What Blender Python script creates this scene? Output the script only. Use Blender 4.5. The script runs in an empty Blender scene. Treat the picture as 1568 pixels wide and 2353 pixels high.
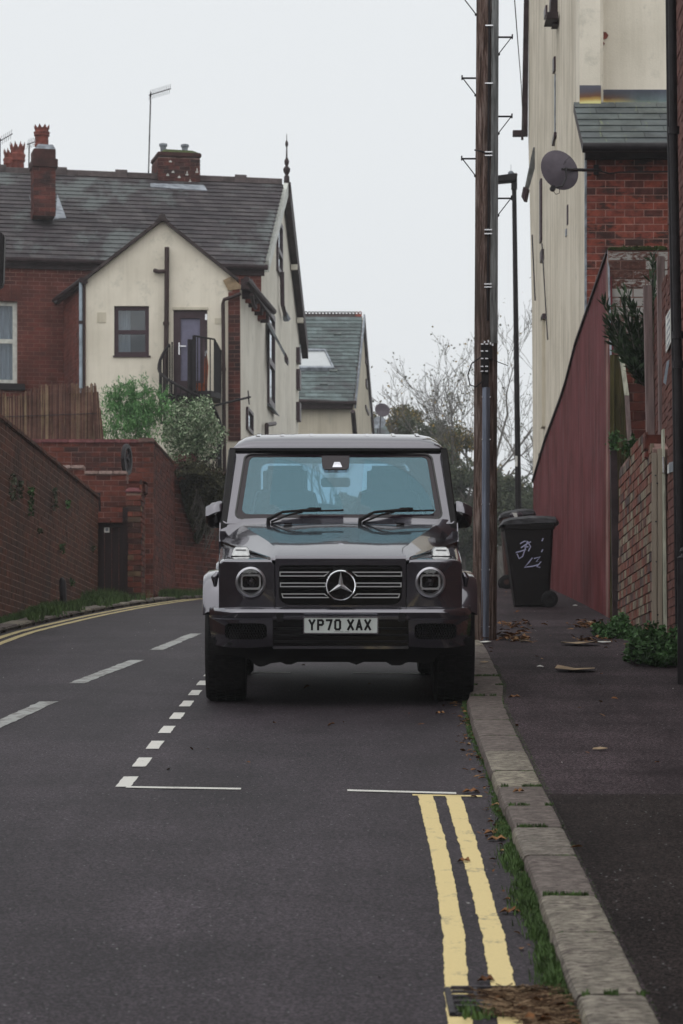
import bpy, bmesh, math, random
from mathutils import Vector, Matrix, noise as mnoise
from mathutils.geometry import tessellate_polygon
random.seed(7)
R = math.radians
S = bpy.context.scene
COL = S.collection

# ------------------------------------------------------------------ camera, sky, sun, exposure
F, CX, HY, CZ = 6860.0, 784.0, 1660.0, 1.65     # focal length / principal point in the 1568 px wide photograph
cam_d = bpy.data.cameras.new("camera"); cam = bpy.data.objects.new("camera", cam_d); COL.objects.link(cam)
cam.location = (0, 0, CZ); cam.rotation_euler = (R(90), 0, 0)
cam_d.sensor_fit = 'HORIZONTAL'; cam_d.sensor_width = 24.0; cam_d.lens = 105.0
cam_d.shift_y = (HY - 1176.0) / 1568.0
cam_d.clip_start = 0.5; cam_d.clip_end = 3000
cam_d.dof.use_dof = True; cam_d.dof.focus_distance = 20.6; cam_d.dof.aperture_fstop = 9.0
S.camera = cam
S.render.resolution_x = 683; S.render.resolution_y = 1024

SUN_EL, SUN_AZ = R(60), R(205)      # azimuth measured from +Y clockwise: the glow comes from behind the camera, a little left
world = bpy.data.worlds.new("World"); S.world = world; world.use_nodes = True
nt = world.node_tree; nt.nodes.clear()
wo = nt.nodes.new('ShaderNodeOutputWorld'); bg = nt.nodes.new('ShaderNodeBackground')
sky = nt.nodes.new('ShaderNodeTexSky'); sky.sky_type = 'NISHITA'; sky.sun_disc = False
sky.sun_elevation = SUN_EL; sky.sun_rotation = SUN_AZ; sky.dust_density = 6.0; sky.air_density = 1.0; sky.ozone_density = 1.0
hs = nt.nodes.new('ShaderNodeHueSaturation'); hs.inputs['Saturation'].default_value = 0.12
mx = nt.nodes.new('ShaderNodeMix'); mx.data_type = 'RGBA'; mx.inputs['Factor'].default_value = 0.90
mx.inputs['B'].default_value = (6.75, 7.0, 7.2, 1)      # the even grey of the cloud deck over the clear-sky model
nt.links.new(sky.outputs[0], hs.inputs['Color']); nt.links.new(hs.outputs[0], mx.inputs['A'])
nt.links.new(mx.outputs['Result'], bg.inputs['Color']); bg.inputs['Strength'].default_value = 0.131
nt.links.new(bg.outputs[0], wo.inputs['Surface'])
sd = bpy.data.lights.new("sun", 'SUN'); sd.energy = 1.25; sd.angle = R(110); sd.color = (1.0, 0.97, 0.92)
sun = bpy.data.objects.new("sun", sd); COL.objects.link(sun)
dv = Vector((math.sin(SUN_AZ) * math.cos(SUN_EL), math.cos(SUN_AZ) * math.cos(SUN_EL), math.sin(SUN_EL)))
sun.rotation_euler = dv.to_track_quat('Z', 'Y').to_euler()
S.view_settings.view_transform = 'Standard'; S.view_settings.look = 'None'
S.view_settings.exposure = 0.0; S.view_settings.gamma = 1.0; S.view_settings.use_curve_mapping = False
S.cycles.volume_bounces = 0; S.cycles.max_bounces = 8; S.cycles.transparent_max_bounces = 16
S.cycles.use_denoising = True

# ------------------------------------------------------------------ geometry helpers
def P(px, py, Y): return Vector(((px - CX) * Y / F, Y, CZ + (HY - py) * Y / F))
def hit(px, py, p0, n):
    d = Vector(((px - CX) / F, 1.0, (HY - py) / F)); c = Vector((0, 0, CZ))
    return c + d * ((p0 - c).dot(n) / d.dot(n))
def lerp(tab, x):
    if x <= tab[0][0]: return tab[0][1]
    for (a, va), (b, vb) in zip(tab, tab[1:]):
        if x <= b: return va + (vb - va) * (x - a) / (b - a)
    return tab[-1][1]
def G(Y):                                            # height of the carriageway: uphill, easing over a crest
    if Y < -30: return -2.5
    if Y > 94: return 4.826
    return 0.0845 * Y - (5.69e-4 * (Y - 20) ** 2 if Y > 20 else 0)
PAVOFF = [(-30, .065), (20.5, .065), (27, .12), (33, .12), (43, .27), (120, .27)]
def GP(Y): return G(Y) + lerp(PAVOFF, Y)             # height of the right-hand pavement
def on_road(px, py):
    lo, hi = 5.0, 56.0                               # march until the sight line meets the road surface
    t = 6.0
    while t < 70:
        if CZ + (HY - py) * t / F <= G(t): break
        t += .02
    return Vector(((px - CX) * t / F, t, G(t)))
def on_pave(px, py):
    t = 6.0
    while t < 70:
        if CZ + (HY - py) * t / F <= GP(t): break
        t += .02
    return Vector(((px - CX) * t / F, t, GP(t)))

class Plane:
    """a wall or roof plane; N points out of the face"""
    def __init__(s, O, U, V=None, flip=False):
        s.O = Vector(O); s.U = Vector(U).normalized(); s.V = (Vector(V) if V else Vector((0, 0, 1)))
        s.V = (s.V - s.U * s.V.dot(s.U)).normalized(); s.N = s.U.cross(s.V)
        if flip: s.N = -s.N
    def uv(s, px, py):
        h = hit(px, py, s.O, s.N) - s.O; return (h.dot(s.U), h.dot(s.V))
    def pt(s, u, v, d=0.0): return s.O + s.U * u + s.V * v + s.N * d
    def poly(s, pts): return [s.uv(*p) for p in pts]
def plane3(a, b, c):                                  # through a, b (U axis) and c; N towards the camera
    p = Plane(a, b - a, c - a)
    if p.N.dot(Vector((0, 0, CZ)) - a) < 0: p = Plane(a, a - b, c - a)
    return p

ORG = {}
class MB:
    def __init__(s): s.v = []; s.f = []
    def add(s, vs, fs):
        k = len(s.v); s.v += [Vector(p) for p in vs]; s.f += [tuple(i + k for i in f) for f in fs]
    def box(s, x0, x1, y0, y1, z0, z1):
        s.add([(x, y, z) for z in (z0, z1) for y in (y0, y1) for x in (x0, x1)],
              [(0, 2, 3, 1), (4, 5, 7, 6), (0, 1, 5, 4), (2, 6, 7, 3), (0, 4, 6, 2), (1, 3, 7, 5)]); return s
    def pbox(s, pl, u0, u1, v0, v1, d0, d1):
        s.add([pl.pt(u, v, d) for d in (d0, d1) for v in (v0, v1) for u in (u0, u1)],
              [(0, 2, 3, 1), (4, 5, 7, 6), (0, 1, 5, 4), (2, 6, 7, 3), (0, 4, 6, 2), (1, 3, 7, 5)]); return s
    def hexa(s, p8):                                  # 4 bottom, 4 top, same winding
        s.add(p8, [(3, 2, 1, 0), (4, 5, 6, 7), (0, 1, 5, 4), (1, 2, 6, 5), (2, 3, 7, 6), (3, 0, 4, 7)]); return s
    def prism(s, pts, off):                           # any planar polygon pushed along a vector
        n = len(pts); off = Vector(off); pts = [Vector(p) for p in pts]
        s.add(pts + [p + off for p in pts], [tuple(range(n)), tuple(range(2 * n - 1, n - 1, -1))] +
              [(i, i + n, (i + 1) % n + n, (i + 1) % n) for i in range(n)]); return s
    def slab(s, pl, poly, d0, d1, holes=()):          # polygon in plane coordinates with holes, d0 back, d1 front
        loops = [list(poly)] + [list(h) for h in holes]
        flat = [p for l in loops for p in l]
        tris = tessellate_polygon([[Vector((a, b, 0)) for a, b in l] for l in loops])
        n = len(flat)
        vs = [pl.pt(a, b, d1) for a, b in flat] + [pl.pt(a, b, d0) for a, b in flat]
        fs = [tuple(t) for t in tris] + [tuple(i + n for i in reversed(t)) for t in tris]
        k = 0
        for l in loops:
            m = len(l)
            for i in range(m): fs.append((k + i, k + (i + 1) % m, k + (i + 1) % m + n, k + i + n))
            k += m
        s.add(vs, fs); return s
    def tube(s, pts, r, n=8, cap=True):
        pts = [Vector(p) for p in pts]; rs = r if isinstance(r, (list, tuple)) else [r] * len(pts)
        k0 = len(s.v); up = None
        for i, p in enumerate(pts):
            d = (pts[min(i + 1, len(pts) - 1)] - pts[max(i - 1, 0)])
            d = d.normalized() if d.length > 1e-9 else Vector((0, 0, 1))
            if up is None: up = d.orthogonal().normalized()
            a = (up - d * up.dot(d)); a = a.normalized() if a.length > 1e-6 else d.orthogonal().normalized()
            up = a; b = d.cross(a)
            for j in range(n):
                t = 2 * math.pi * j / n; s.v.append(p + (a * math.cos(t) + b * math.sin(t)) * rs[i])
        for i in range(len(pts) - 1):
            for j in range(n):
                q = k0 + i * n; s.f.append((q + j, q + (j + 1) % n, q + n + (j + 1) % n, q + n + j))
        if cap:
            s.f.append(tuple(k0 + j for j in reversed(range(n)))); e = k0 + (len(pts) - 1) * n
            s.f.append(tuple(e + j for j in range(n)))
        return s
    def lathe(s, prof, c=(0, 0, 0), axis='z', n=24, closed=False):    # prof: (radius, height)
        c = Vector(c); k0 = len(s.v); m = len(prof)
        for i in range(n):
            t = 2 * math.pi * i / n; ct, st = math.cos(t), math.sin(t)
            for r, h in prof:
                s.v.append(c + Vector({'z': (r * ct, r * st, h), 'y': (r * ct, h, r * st), 'x': (h, r * ct, r * st)}[axis]))
        for i in range(n):
            for j in range(m - 1 + (1 if closed else 0)):
                a, b = k0 + i * m, k0 + ((i + 1) % n) * m; jj = (j + 1) % m
                s.f.append((a + j, b + j, b + jj, a + jj))
        return s
    def loft(s, secs, close=True, caps=True):
        k0 = len(s.v); n = len(secs[0])
        for sc in secs: s.v += [Vector(p) for p in sc]
        for i in range(len(secs) - 1):
            for j in range(n if close else n - 1):
                a = k0 + i * n; s.f.append((a + j, a + (j + 1) % n, a + n + (j + 1) % n, a + n + j))
        if caps and close:
            s.f.append(tuple(k0 + j for j in reversed(range(n)))); e = k0 + (len(secs) - 1) * n
            s.f.append(tuple(e + j for j in range(n)))
        return s
    def ring(s, outer, inner, depth):                 # flat frame between two loops with equal point counts, plus inner wall
        k = len(s.v); n = len(outer); depth = Vector(depth)
        outer = [Vector(p) for p in outer]; inner = [Vector(p) for p in inner]
        s.v += outer + inner + [p + depth for p in inner] + [p + depth for p in outer]
        for i in range(n):
            j = (i + 1) % n
            s.f += [(k + i, k + j, k + n + j, k + n + i), (k + n + i, k + n + j, k + 2 * n + j, k + 2 * n + i),
                    (k + 3 * n + i, k + 3 * n + j, k + j, k + i), (k + 2 * n + i, k + 2 * n + j, k + 3 * n + j, k + 3 * n + i)]
        return s
    def build(s, name, mat, parent=None, bevel=0, seg=2, smooth=None, normals=True, subsurf=0, kind=None):
        if not s.v: return None
        c = sum(s.v, Vector()) / len(s.v)
        if parent is None: c = Vector((c.x, c.y, min(p.z for p in s.v)))
        me = bpy.data.meshes.new(name)
        me.from_pydata([p - c for p in s.v], [], s.f); me.validate()
        if normals or bevel:
            bm = bmesh.new(); bm.from_mesh(me)
            if normals: bmesh.ops.recalc_face_normals(bm, faces=bm.faces)
            if bevel:
                ed = [e for e in bm.edges if len(e.link_faces) == 2 and e.calc_face_angle(0) > R(25)]
                bmesh.ops.bevel(bm, geom=ed, offset=bevel, segments=seg, affect='EDGES', clamp_overlap=True)
            bm.to_mesh(me); bm.free()
        if smooth is not None:
            for p in me.polygons: p.use_smooth = True
            me.set_sharp_from_angle(angle=R(smooth))
        me.materials.append(mat)
        o = bpy.data.objects.new(name, me); COL.objects.link(o)
        if subsurf:
            md = o.modifiers.new('s', 'SUBSURF'); md.levels = md.render_levels = subsurf
        if parent is not None:
            o.parent = parent; o.location = c - ORG[parent]
        else: o.location = c
        ORG[o] = c
        if kind: o['kind'] = kind
        return o

def tag(o, label=None, cat=None, group=None, kind=None):
    if label: o['label'] = label
    if cat: o['category'] = cat
    if group: o['group'] = group
    if kind: o['kind'] = kind
    return o
def thing(name, loc, label, cat, group=None, local=False):
    o = bpy.data.objects.new(name, None); o.empty_display_size = .2; COL.objects.link(o)
    o.location = loc; ORG[o] = Vector((0, 0, 0)) if local else Vector(loc)
    return tag(o, label, cat, group)
def struct(name, loc):
    o = bpy.data.objects.new(name, None); COL.objects.link(o); o.location = loc; ORG[o] = Vector(loc); o['kind'] = 'structure'
    return o
def lab(o, s): o['label'] = s; return o

# ------------------------------------------------------------------ materials
def newmat(name):
    m = bpy.data.materials.new(name); m.use_nodes = True; t = m.node_tree; t.nodes.clear()
    out = t.nodes.new('ShaderNodeOutputMaterial'); b = t.nodes.new('ShaderNodeBsdfPrincipled')
    t.links.new(b.outputs[0], out.inputs[0]); return m, t, b
def N(t, kind, **kw):
    n = t.nodes.new(kind)
    for k, v in kw.items():
        if k in n.inputs: n.inputs[k].default_value = v
        else: setattr(n, k, v)
    return n
def noise(t, scale, detail=4, rough=.55, stretch=None, coord='Object'):
    tc = t.nodes.new('ShaderNodeTexCoord'); n = N(t, 'ShaderNodeTexNoise', Scale=scale, Detail=detail, Roughness=rough)
    if coord == 'World':
        g = t.nodes.new('ShaderNodeNewGeometry'); src = g.outputs['Position']
    else: src = tc.outputs[coord]
    if stretch:
        mp = t.nodes.new('ShaderNodeMapping'); mp.inputs['Scale'].default_value = stretch
        t.links.new(src, mp.inputs[0]); src = mp.outputs[0]
    t.links.new(src, n.inputs['Vector']); return n.outputs['Fac']
def ramp(t, fac, stops, interp='LINEAR'):
    r = t.nodes.new('ShaderNodeValToRGB'); r.color_ramp.interpolation = interp; e = r.color_ramp.elements
    while len(e) < len(stops): e.new(0.5)
    for i, (p, c) in enumerate(stops):
        e[i].position = p; e[i].color = (c[0], c[1], c[2], 1) if not isinstance(c, (int, float)) else (c, c, c, 1)
    t.links.new(fac, r.inputs[0]); return r.outputs[0]
def mixc(t, fac, a, b, mode='MIX'):
    m = t.nodes.new('ShaderNodeMix'); m.data_type = 'RGBA'; m.blend_type = mode
    for sock, v in ((m.inputs['Factor'], fac), (m.inputs['A'], a), (m.inputs['B'], b)):
        if isinstance(v, (int, float)): sock.default_value = v
        elif isinstance(v, tuple): sock.default_value = (v[0], v[1], v[2], 1)
        else: t.links.new(v, sock)
    return m.outputs['Result']
def bump(t, b, h, strength=.3, dist=.01):
    n = N(t, 'ShaderNodeBump', Strength=strength, Distance=dist); t.links.new(h, n.inputs['Height'])
    t.links.new(n.outputs[0], b.inputs['Normal'])
def sc(c, k): return tuple(min(1, x * k) for x in c)
def mat(name, col, rough=.6, metal=0, var=.2, scale=6, bmp=0, bscale=60, stretch=None, coat=0, coord='Object', spec=.18, bdist=.004):
    m, t, b = newmat(name)
    f = noise(t, scale, 5, .6, stretch, coord)
    t.links.new(ramp(t, f, [(.38, sc(col, 1 - var)), (.62, sc(col, 1 + var))]), b.inputs['Base Color'])
    b.inputs['Roughness'].default_value = rough; b.inputs['Metallic'].default_value = metal
    b.inputs['Coat Weight'].default_value = coat; b.inputs['Coat Roughness'].default_value = .03
    b.inputs['Specular IOR Level'].default_value = spec
    if bmp: bump(t, b, noise(t, bscale, 4, .6, stretch, coord), bmp, bdist)
    return m
def pieces(name, stops, rough=.85, nscale=9, stain=None, bmp=.5, bscale=70, patch=None, spec=.12, white=None):
    """bricks, slates, stones: each piece takes its own colour from the ramp"""
    m, t, b = newmat(name)
    oi = t.nodes.new('ShaderNodeObjectInfo'); g = t.nodes.new('ShaderNodeNewGeometry')
    a = N(t, 'ShaderNodeMath', operation='ADD'); t.links.new(oi.outputs['Random'], a.inputs[0]); t.links.new(g.outputs['Random Per Island'], a.inputs[1])
    fr = N(t, 'ShaderNodeMath', operation='FRACT'); t.links.new(a.outputs[0], fr.inputs[0])
    c = ramp(t, fr.outputs[0], stops)
    nz = noise(t, nscale, 5, .65, coord='World')
    c = mixc(t, .75, c, ramp(t, nz, [(.36, .55), (.64, 1.4)]), 'MULTIPLY')
    if patch:                                         # (colour, scale, low, high): weathering with a shape of its own
        pz = noise(t, patch[1], 6, .7, coord='World', stretch=(patch[4] if len(patch) > 4 else None)); c = mixc(t, ramp(t, pz, [(patch[2], 0), (patch[3], 1)]), c, patch[0])
    if white:                                         # flaking whitewash, more on some bricks than others
        wz = noise(t, 26, 6, .8, coord='World', stretch=(.6, 1, 1.3)); ad = N(t, 'ShaderNodeMath', operation='MULTIPLY_ADD'); t.links.new(fr.outputs[0], ad.inputs[0]); ad.inputs[1].default_value = .32; t.links.new(wz, ad.inputs[2])
        c = mixc(t, ramp(t, ad.outputs[0], [(.60, 0), (.70, .8)]), c, white)
    if stain:
        sz = noise(t, stain[1], 3, .5, coord='World'); c = mixc(t, ramp(t, sz, [(stain[2], 0), (stain[3], 1)]), c, stain[0])
    t.links.new(c, b.inputs['Base Color']); b.inputs['Roughness'].default_value = rough
    b.inputs['Specular IOR Level'].default_value = spec
    bump(t, b, noise(t, bscale, 4, .7, coord='World'), bmp, .006)
    return m
K = {}
K['mortar'] = mat('mortar', (.25, .17, .14), .95, var=.35, scale=5, bmp=.5, bscale=90, coord='World')
K['mortar_dark'] = mat('mortar_dark', (.20, .125, .11), .95, var=.5, scale=3, bmp=.5, bscale=90, coord='World')
K['mortar_house'] = mat('mortar_house', (.22, .13, .11), .95, var=.25, scale=3, bmp=.3, bscale=60, coord='World')
K['mortar_ext'] = mat('mortar_ext', (.34, .20, .17), .95, var=.25, scale=3, bmp=.3, bscale=60, coord='World')
K['brick_old'] = pieces('brick_old', [(0, (.065, .034, .025)), (.3, (.105, .045, .03)), (.6, (.135, .052, .034)), (.85, (.08, .045, .036)), (1, (.115, .048, .035))],
                        patch=((.05, .032, .028), .9, .48, .66), bmp=.8)
K['brick_wine'] = pieces('brick_wine', [(0, (.065, .023, .019)), (.4, (.115, .035, .026)), (.75, (.15, .045, .032)), (1, (.045, .022, .019))], patch=((.045, .024, .024), 1.1, .52, .7))
K['brick_pillar'] = pieces('brick_pillar', [(0, (.16, .05, .036)), (.35, (.13, .045, .034)), (.5, (.04, .028, .026)), (.68, (.19, .06, .04)), (.85, (.05, .03, .028)), (1, (.22, .15, .09))], nscale=9)
K['brick_house'] = pieces('brick_house', [(0, (.10, .036, .029)), (.5, (.145, .044, .034)), (1, (.12, .038, .03))], nscale=3, patch=((.05, .022, .02), .45, .5, .72))
K['brick_stack'] = pieces('brick_stack', [(0, (.05, .026, .024)), (.5, (.09, .032, .028)), (1, (.14, .045, .035))], nscale=4, patch=((.03, .018, .018), 1.8, .5, .65))
K['brick_ext'] = pieces('brick_ext', [(0, (.18, .045, .03)), (.35, (.235, .062, .042)), (.6, (.16, .045, .035)), (.78, (.20, .055, .04)), (.9, (.055, .026, .024)), (1, (.27, .075, .05))], nscale=12,
                       patch=((.045, .025, .022), 3.2, .52, .60, (.7, 1, 1.6)))
K['brick_white'] = pieces('brick_white', [(0, (.085, .04, .032)), (.5, (.11, .045, .035)), (1, (.14, .055, .04))], nscale=20, white=(.40, .40, .38),
                         stain=None)
K['brick_mixed'] = pieces('brick_mixed', [(0, (.17, .065, .05)), (.2, (.20, .08, .06)), (.38, (.08, .06, .06)), (.5, (.23, .19, .14)), (.62, (.19, .065, .045)), (.74, (.11, .06, .05)), (.86, (.26, .23, .17)), (1, (.15, .06, .045))], nscale=14)
K['brick_near'] = pieces('brick_near', [(0, (.10, .045, .038)), (.5, (.15, .065, .052)), (1, (.12, .055, .05))], nscale=8)
K['coping_red'] = pieces('coping_red', [(0, (.15, .055, .06)), (1, (.21, .085, .085))], nscale=12)
K['coping_pale'] = pieces('coping_pale', [(0, (.25, .17, .15)), (1, (.36, .27, .25))], nscale=20)
K['slate'] = pieces('slate', [(0, (.028, .022, .026)), (.5, (.040, .032, .036)), (1, (.060, .051, .053))], rough=.7, nscale=3, bmp=.25, spec=.2,
                    patch=((.095, .105, .105), .60, .50, .60, (1.6, .5, .5)))
K['slate_green'] = pieces('slate_green', [(0, (.06, .075, .075)), (.5, (.085, .11, .11)), (1, (.12, .155, .155))], rough=.6, nscale=4, bmp=.25, spec=.2, patch=((.05, .05, .055), 1.3, .5, .65))
K['slate_ext'] = pieces('slate_ext', [(0, (.07, .08, .085)), (.5, (.085, .10, .10)), (1, (.10, .115, .11))], rough=.6, nscale=3, bmp=.3, spec=.25,
                        patch=((.22, .25, .13), 2.4, .60, .72, (5, 1, .35)))
K['ridge'] = pieces('ridge', [(0, (.045, .035, .035)), (1, (.07, .055, .055))], nscale=6)
K['terracotta'] = mat('terracotta', (.17, .05, .038), .8, var=.35, scale=8, bmp=.3, coord='World')
K['kerb'] = pieces('kerb', [(0, (.14, .118, .108)), (.4, (.175, .15, .135)), (.75, (.20, .18, .155)), (1, (.28, .255, .20))], nscale=14, bmp=1.0, bscale=85,
                   patch=((.075, .058, .055), 26, .46, .62, (1, 1.8, 1)))
def cream(name, col, streak=.5, sc_=1.0):
    m, t, b = newmat(name)
    big = noise(t, .8 * sc_, 5, .6, coord='World'); st = noise(t, 1.6 * sc_, 6, .75, (3.0, 3.0, .16), 'World'); sp = noise(t, 26, 5, .8, coord='World')
    c = mixc(t, .6, col, ramp(t, big, [(.38, (.80, .79, .77)), (.6, (1.05, 1.05, 1.05))]), 'MULTIPLY')
    c = mixc(t, streak, c, ramp(t, st, [(.40, (.58, .56, .50)), (.54, (1, 1, 1))]), 'MULTIPLY')
    c = mixc(t, ramp(t, sp, [(.62, 0), (.70, .35)]), c, sc(col, .5)); bl = noise(t, 2.1 * sc_, 7, .75, coord='World'); c = mixc(t, ramp(t, bl, [(.56, 0), (.66, .28)]), c, (.30, .30, .25))
    t.links.new(c, b.inputs['Base Color']); b.inputs['Roughness'].default_value = .92; b.inputs['Specular IOR Level'].default_value = .08
    bump(t, b, noise(t, 45, 4, .7, coord='World'), .35, .01); return m
K['cream'] = cream('cream_render', (.78, .725, .62), .16)
K['cream_side'] = cream('cream_side', (.75, .715, .63), .18)
K['cream_streak'] = cream('cream_streaked', (.69, .63, .53), .6, 1.4)
K['cream_far'] = cream('cream_far', (.60, .55, .45), .3)
def red_render():
    m, t, b = newmat('red_painted_render')
    big = noise(t, 1.3, 5, .6, coord='World'); st = noise(t, 2.6, 6, .8, (4, 4, .22), 'World'); wh = noise(t, 5, 6, .75, (3, 3, .10), 'World')
    c = mixc(t, .9, (.118, .029, .032), ramp(t, big, [(.38, (.8, .6, .55)), (.62, (1.25, 1.3, 1.35))]), 'MULTIPLY')
    c = mixc(t, .8, c, ramp(t, st, [(.40, (.60, .52, .50)), (.60, (1.3, 1.3, 1.3))]), 'MULTIPLY')
    c = mixc(t, ramp(t, wh, [(.56, 0), (.68, .7)]), c, (.30, .22, .25))
    t.links.new(c, b.inputs['Base Color']); b.inputs['Roughness'].default_value = .75; b.inputs['Specular IOR Level'].default_value = .12; bump(t, b, noise(t, 40, 4, .7, coord='World'), .5, .012)
    return m
K['red_render'] = red_render()
def asphalt(name, col, spec_amt=.5, big_amt=.25, rough=.78, spec=.05):
    m, t, b = newmat(name)
    fine = noise(t, 75, 3, .9, coord='World'); med = noise(t, 26, 4, .85, coord='World'); big = noise(t, .9, 6, .6, coord='World'); tr = noise(t, 1.2, 4, .6, (2.4, .18, 1), 'World')
    c = mixc(t, spec_amt, col, ramp(t, fine, [(.42, .2), (.5, .8), (.58, 2.9)]), 'MULTIPLY')
    c = mixc(t, .45, c, ramp(t, med, [(.4, .5), (.6, 1.6)]), 'MULTIPLY')
    c = mixc(t, big_amt * 2, c, ramp(t, big, [(.38, .62), (.62, 1.35)]), 'MULTIPLY')
    c = mixc(t, big_amt * 1.6, c, ramp(t, tr, [(.40, .75), (.60, 1.25)]), 'MULTIPLY')
    vo = t.nodes.new('ShaderNodeTexVoronoi'); vo.inputs['Scale'].default_value = 16; g = t.nodes.new('ShaderNodeNewGeometry'); t.links.new(g.outputs['Position'], vo.inputs['Vector'])
    c = mixc(t, ramp(t, vo.outputs['Distance'], [(.05, .9), (.085, 0)]), c, (.30, .30, .31))
    t.links.new(c, b.inputs['Base Color']); b.inputs['Roughness'].default_value = rough; b.inputs['Specular IOR Level'].default_value = spec
    bump(t, b, fine, .3, .006); return m
K['asphalt'] = asphalt('asphalt', (.027, .0215, .026), .95, .3, .66, .15)
K['pavement'] = asphalt('pavement_asphalt', (.030, .0225, .025), .95, .4, .8)
K['pavement_dark'] = asphalt('pavement_asphalt_dark', (.0165, .0130, .0125), .95, .3, .85)
def paint(name, col, wear):
    m, t, b = newmat(name); n1 = noise(t, 9, 8, .75, (1, .6, 1), 'World'); n2 = noise(t, 120, 3, .8, coord='World')
    c = mixc(t, ramp(t, n1, [(wear, 0), (wear + .1, .75)]), col, (.14, .13, .12)); c = mixc(t, .5, c, ramp(t, n2, [(.3, .78), (.7, 1.12)]), 'MULTIPLY')
    t.links.new(c, b.inputs['Base Color']); b.inputs['Roughness'].default_value = .7; bump(t, b, n2, .4, .004); return m
K['yellow_paint'] = paint('yellow_paint', (.70, .56, .26), .57)
K['yellow_old'] = paint('yellow_paint_old', (.50, .41, .20), .55)
K['white_paint'] = paint('white_road_paint', (.64, .63, .59), .57)
K['white_worn'] = paint('white_paint_worn', (.34, .35, .34), .47)
K['soil'] = mat('soil', (.05, .042, .03), .95, var=.5, scale=2, bmp=.5, coord='World')
K['grass'] = mat('grass_blades', (.06, .105, .032), .6, var=.55, scale=18, coord='World')
K['grass_far'] = mat('verge_grass', (.06, .10, .032), .7, var=.5, scale=8, coord='World')
K['moss'] = mat('moss', (.05, .065, .02), .95, var=.5, scale=20, bmp=.8, coord='World')
K['leaf_litter'] = pieces('leaf_litter', [(0, (.10, .045, .022)), (.5, (.18, .08, .035)), (.85, (.24, .13, .06)), (1, (.30, .20, .10))], nscale=40)
K['straw'] = pieces('straw', [(0, (.035, .02, .014)), (.5, (.10, .06, .035)), (1, (.30, .21, .13))], nscale=40)
def leafmat(name, stops, trans=.25, rough=.5):
    m = pieces(name, stops, rough=rough, nscale=2.2, bmp=.0); return m
K['bamboo'] = leafmat('bamboo_leaves', [(0, (.06, .15, .055)), (.5, (.10, .23, .08)), (1, (.17, .33, .13))])
K['variegated'] = leafmat('variegated_leaves', [(0, (.06, .11, .05)), (.45, (.17, .25, .14)), (.8, (.38, .46, .31)), (1, (.52, .57, .42))])
K['ivy'] = leafmat('ivy_leaves', [(0, (.02, .02, .012)), (.6, (.045, .045, .024)), (1, (.10, .095, .05))])
K['oleander'] = leafmat('narrow_leaves', [(0, (.018, .032, .016)), (.6, (.035, .06, .028)), (1, (.07, .11, .06))])
K['weed'] = leafmat('weed_leaves', [(0, (.025, .055, .018)), (.6, (.05, .11, .035)), (1, (.10, .19, .08))])
K['evergreen'] = leafmat('evergreen_foliage', [(0, (.045, .058, .036)), (.6, (.07, .085, .052)), (1, (.11, .12, .075))])  # leaf tone lightened to carry some of the distance haze
K['autumn'] = leafmat('autumn_foliage', [(0, (.045, .055, .025)), (.55, (.08, .085, .035)), (.8, (.20, .14, .04)), (1, (.30, .20, .05))])
K['bark'] = mat('bark', (.12, .11, .10), .9, var=.3, scale=4, bmp=.4, coord='World')  # bark made paler, part of the far haze is in its colour
def pole_wood():
    m, t, b = newmat('weathered_pole_wood')
    n1 = noise(t, 7, 6, .7, (9, 9, .5), 'World'); n2 = noise(t, 2.2, 4, .6, (2, 2, .45), 'World'); n3 = noise(t, 14, 5, .8, (5, 5, 1.0), 'World')
    c = ramp(t, n1, [(.38, (.03, .018, .014)), (.5, (.11, .068, .055)), (.60, (.26, .20, .18))])
    c = mixc(t, ramp(t, n2, [(.42, 0), (.62, .8)]), c, (.06, .045, .038))
    c = mixc(t, ramp(t, n3, [(.62, 0), (.68, .9)]), c, (.022, .012, .01))
    t.links.new(c, b.inputs['Base Color']); b.inputs['Roughness'].default_value = .85; b.inputs['Specular IOR Level'].default_value = .1; bump(t, b, n1, 1.0, .02); return m
K['pole_wood'] = pole_wood()
K['pole_grey'] = mat('grey_split_wood', (.21, .22, .22), .85, var=.45, scale=6, bmp=.9, bscale=12, stretch=(6, 6, .5), coord='World')
K['galv'] = mat('galvanised_steel', (.16, .18, .23), .42, .55, var=.25, scale=5, stretch=(4, 4, .4), coord='World')
K['steel'] = mat('bright_steel', (.62, .62, .64), .25, 1, var=.1)
K['black_metal'] = mat('black_painted_metal', (.014, .011, .013), .5, 0, var=.3, scale=9, bmp=.15)
K['brown_pipe'] = mat('brown_plastic_pipe', (.045, .028, .028), .45, 0, var=.2, scale=3)
K['grey_pipe'] = mat('pale_blue_pipe', (.30, .36, .42), .5, 0, var=.25, scale=3)
K['lead'] = mat('lead_flashing', (.22, .24, .27), .6, 0, var=.35, scale=6, bmp=.3, coord='World')
K['frame_dark'] = mat('dark_upvc_frame', (.055, .034, .042), .4, 0, var=.12)
K['white_frame'] = mat('white_painted_frame', (.55, .56, .52), .5, var=.15, scale=12)
K['board_dark'] = mat('dark_stained_board', (.035, .022, .024), .6, var=.3, scale=5)
K['wood_pink'] = mat('weathered_softwood', (.20, .15, .145), .85, var=.3, scale=5, bmp=.6, bscale=14, stretch=(6, 6, .4), coord='World')
K['wood_pale'] = mat('pale_painted_wood', (.29, .245, .20), .75, var=.13, scale=5, bmp=.35, bscale=14, stretch=(6, 6, .3), coord='World')
K['wood_green'] = mat('mossy_green_boards', (.055, .048, .02), .9, var=.5, scale=4, bmp=.5, bscale=14, stretch=(6, 6, .5), coord='World')
K['plank_white'] = mat('pale_plank', (.42, .42, .34), .8, var=.3, scale=9, bmp=.3, stretch=(4, 4, .5), coord='World')
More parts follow.
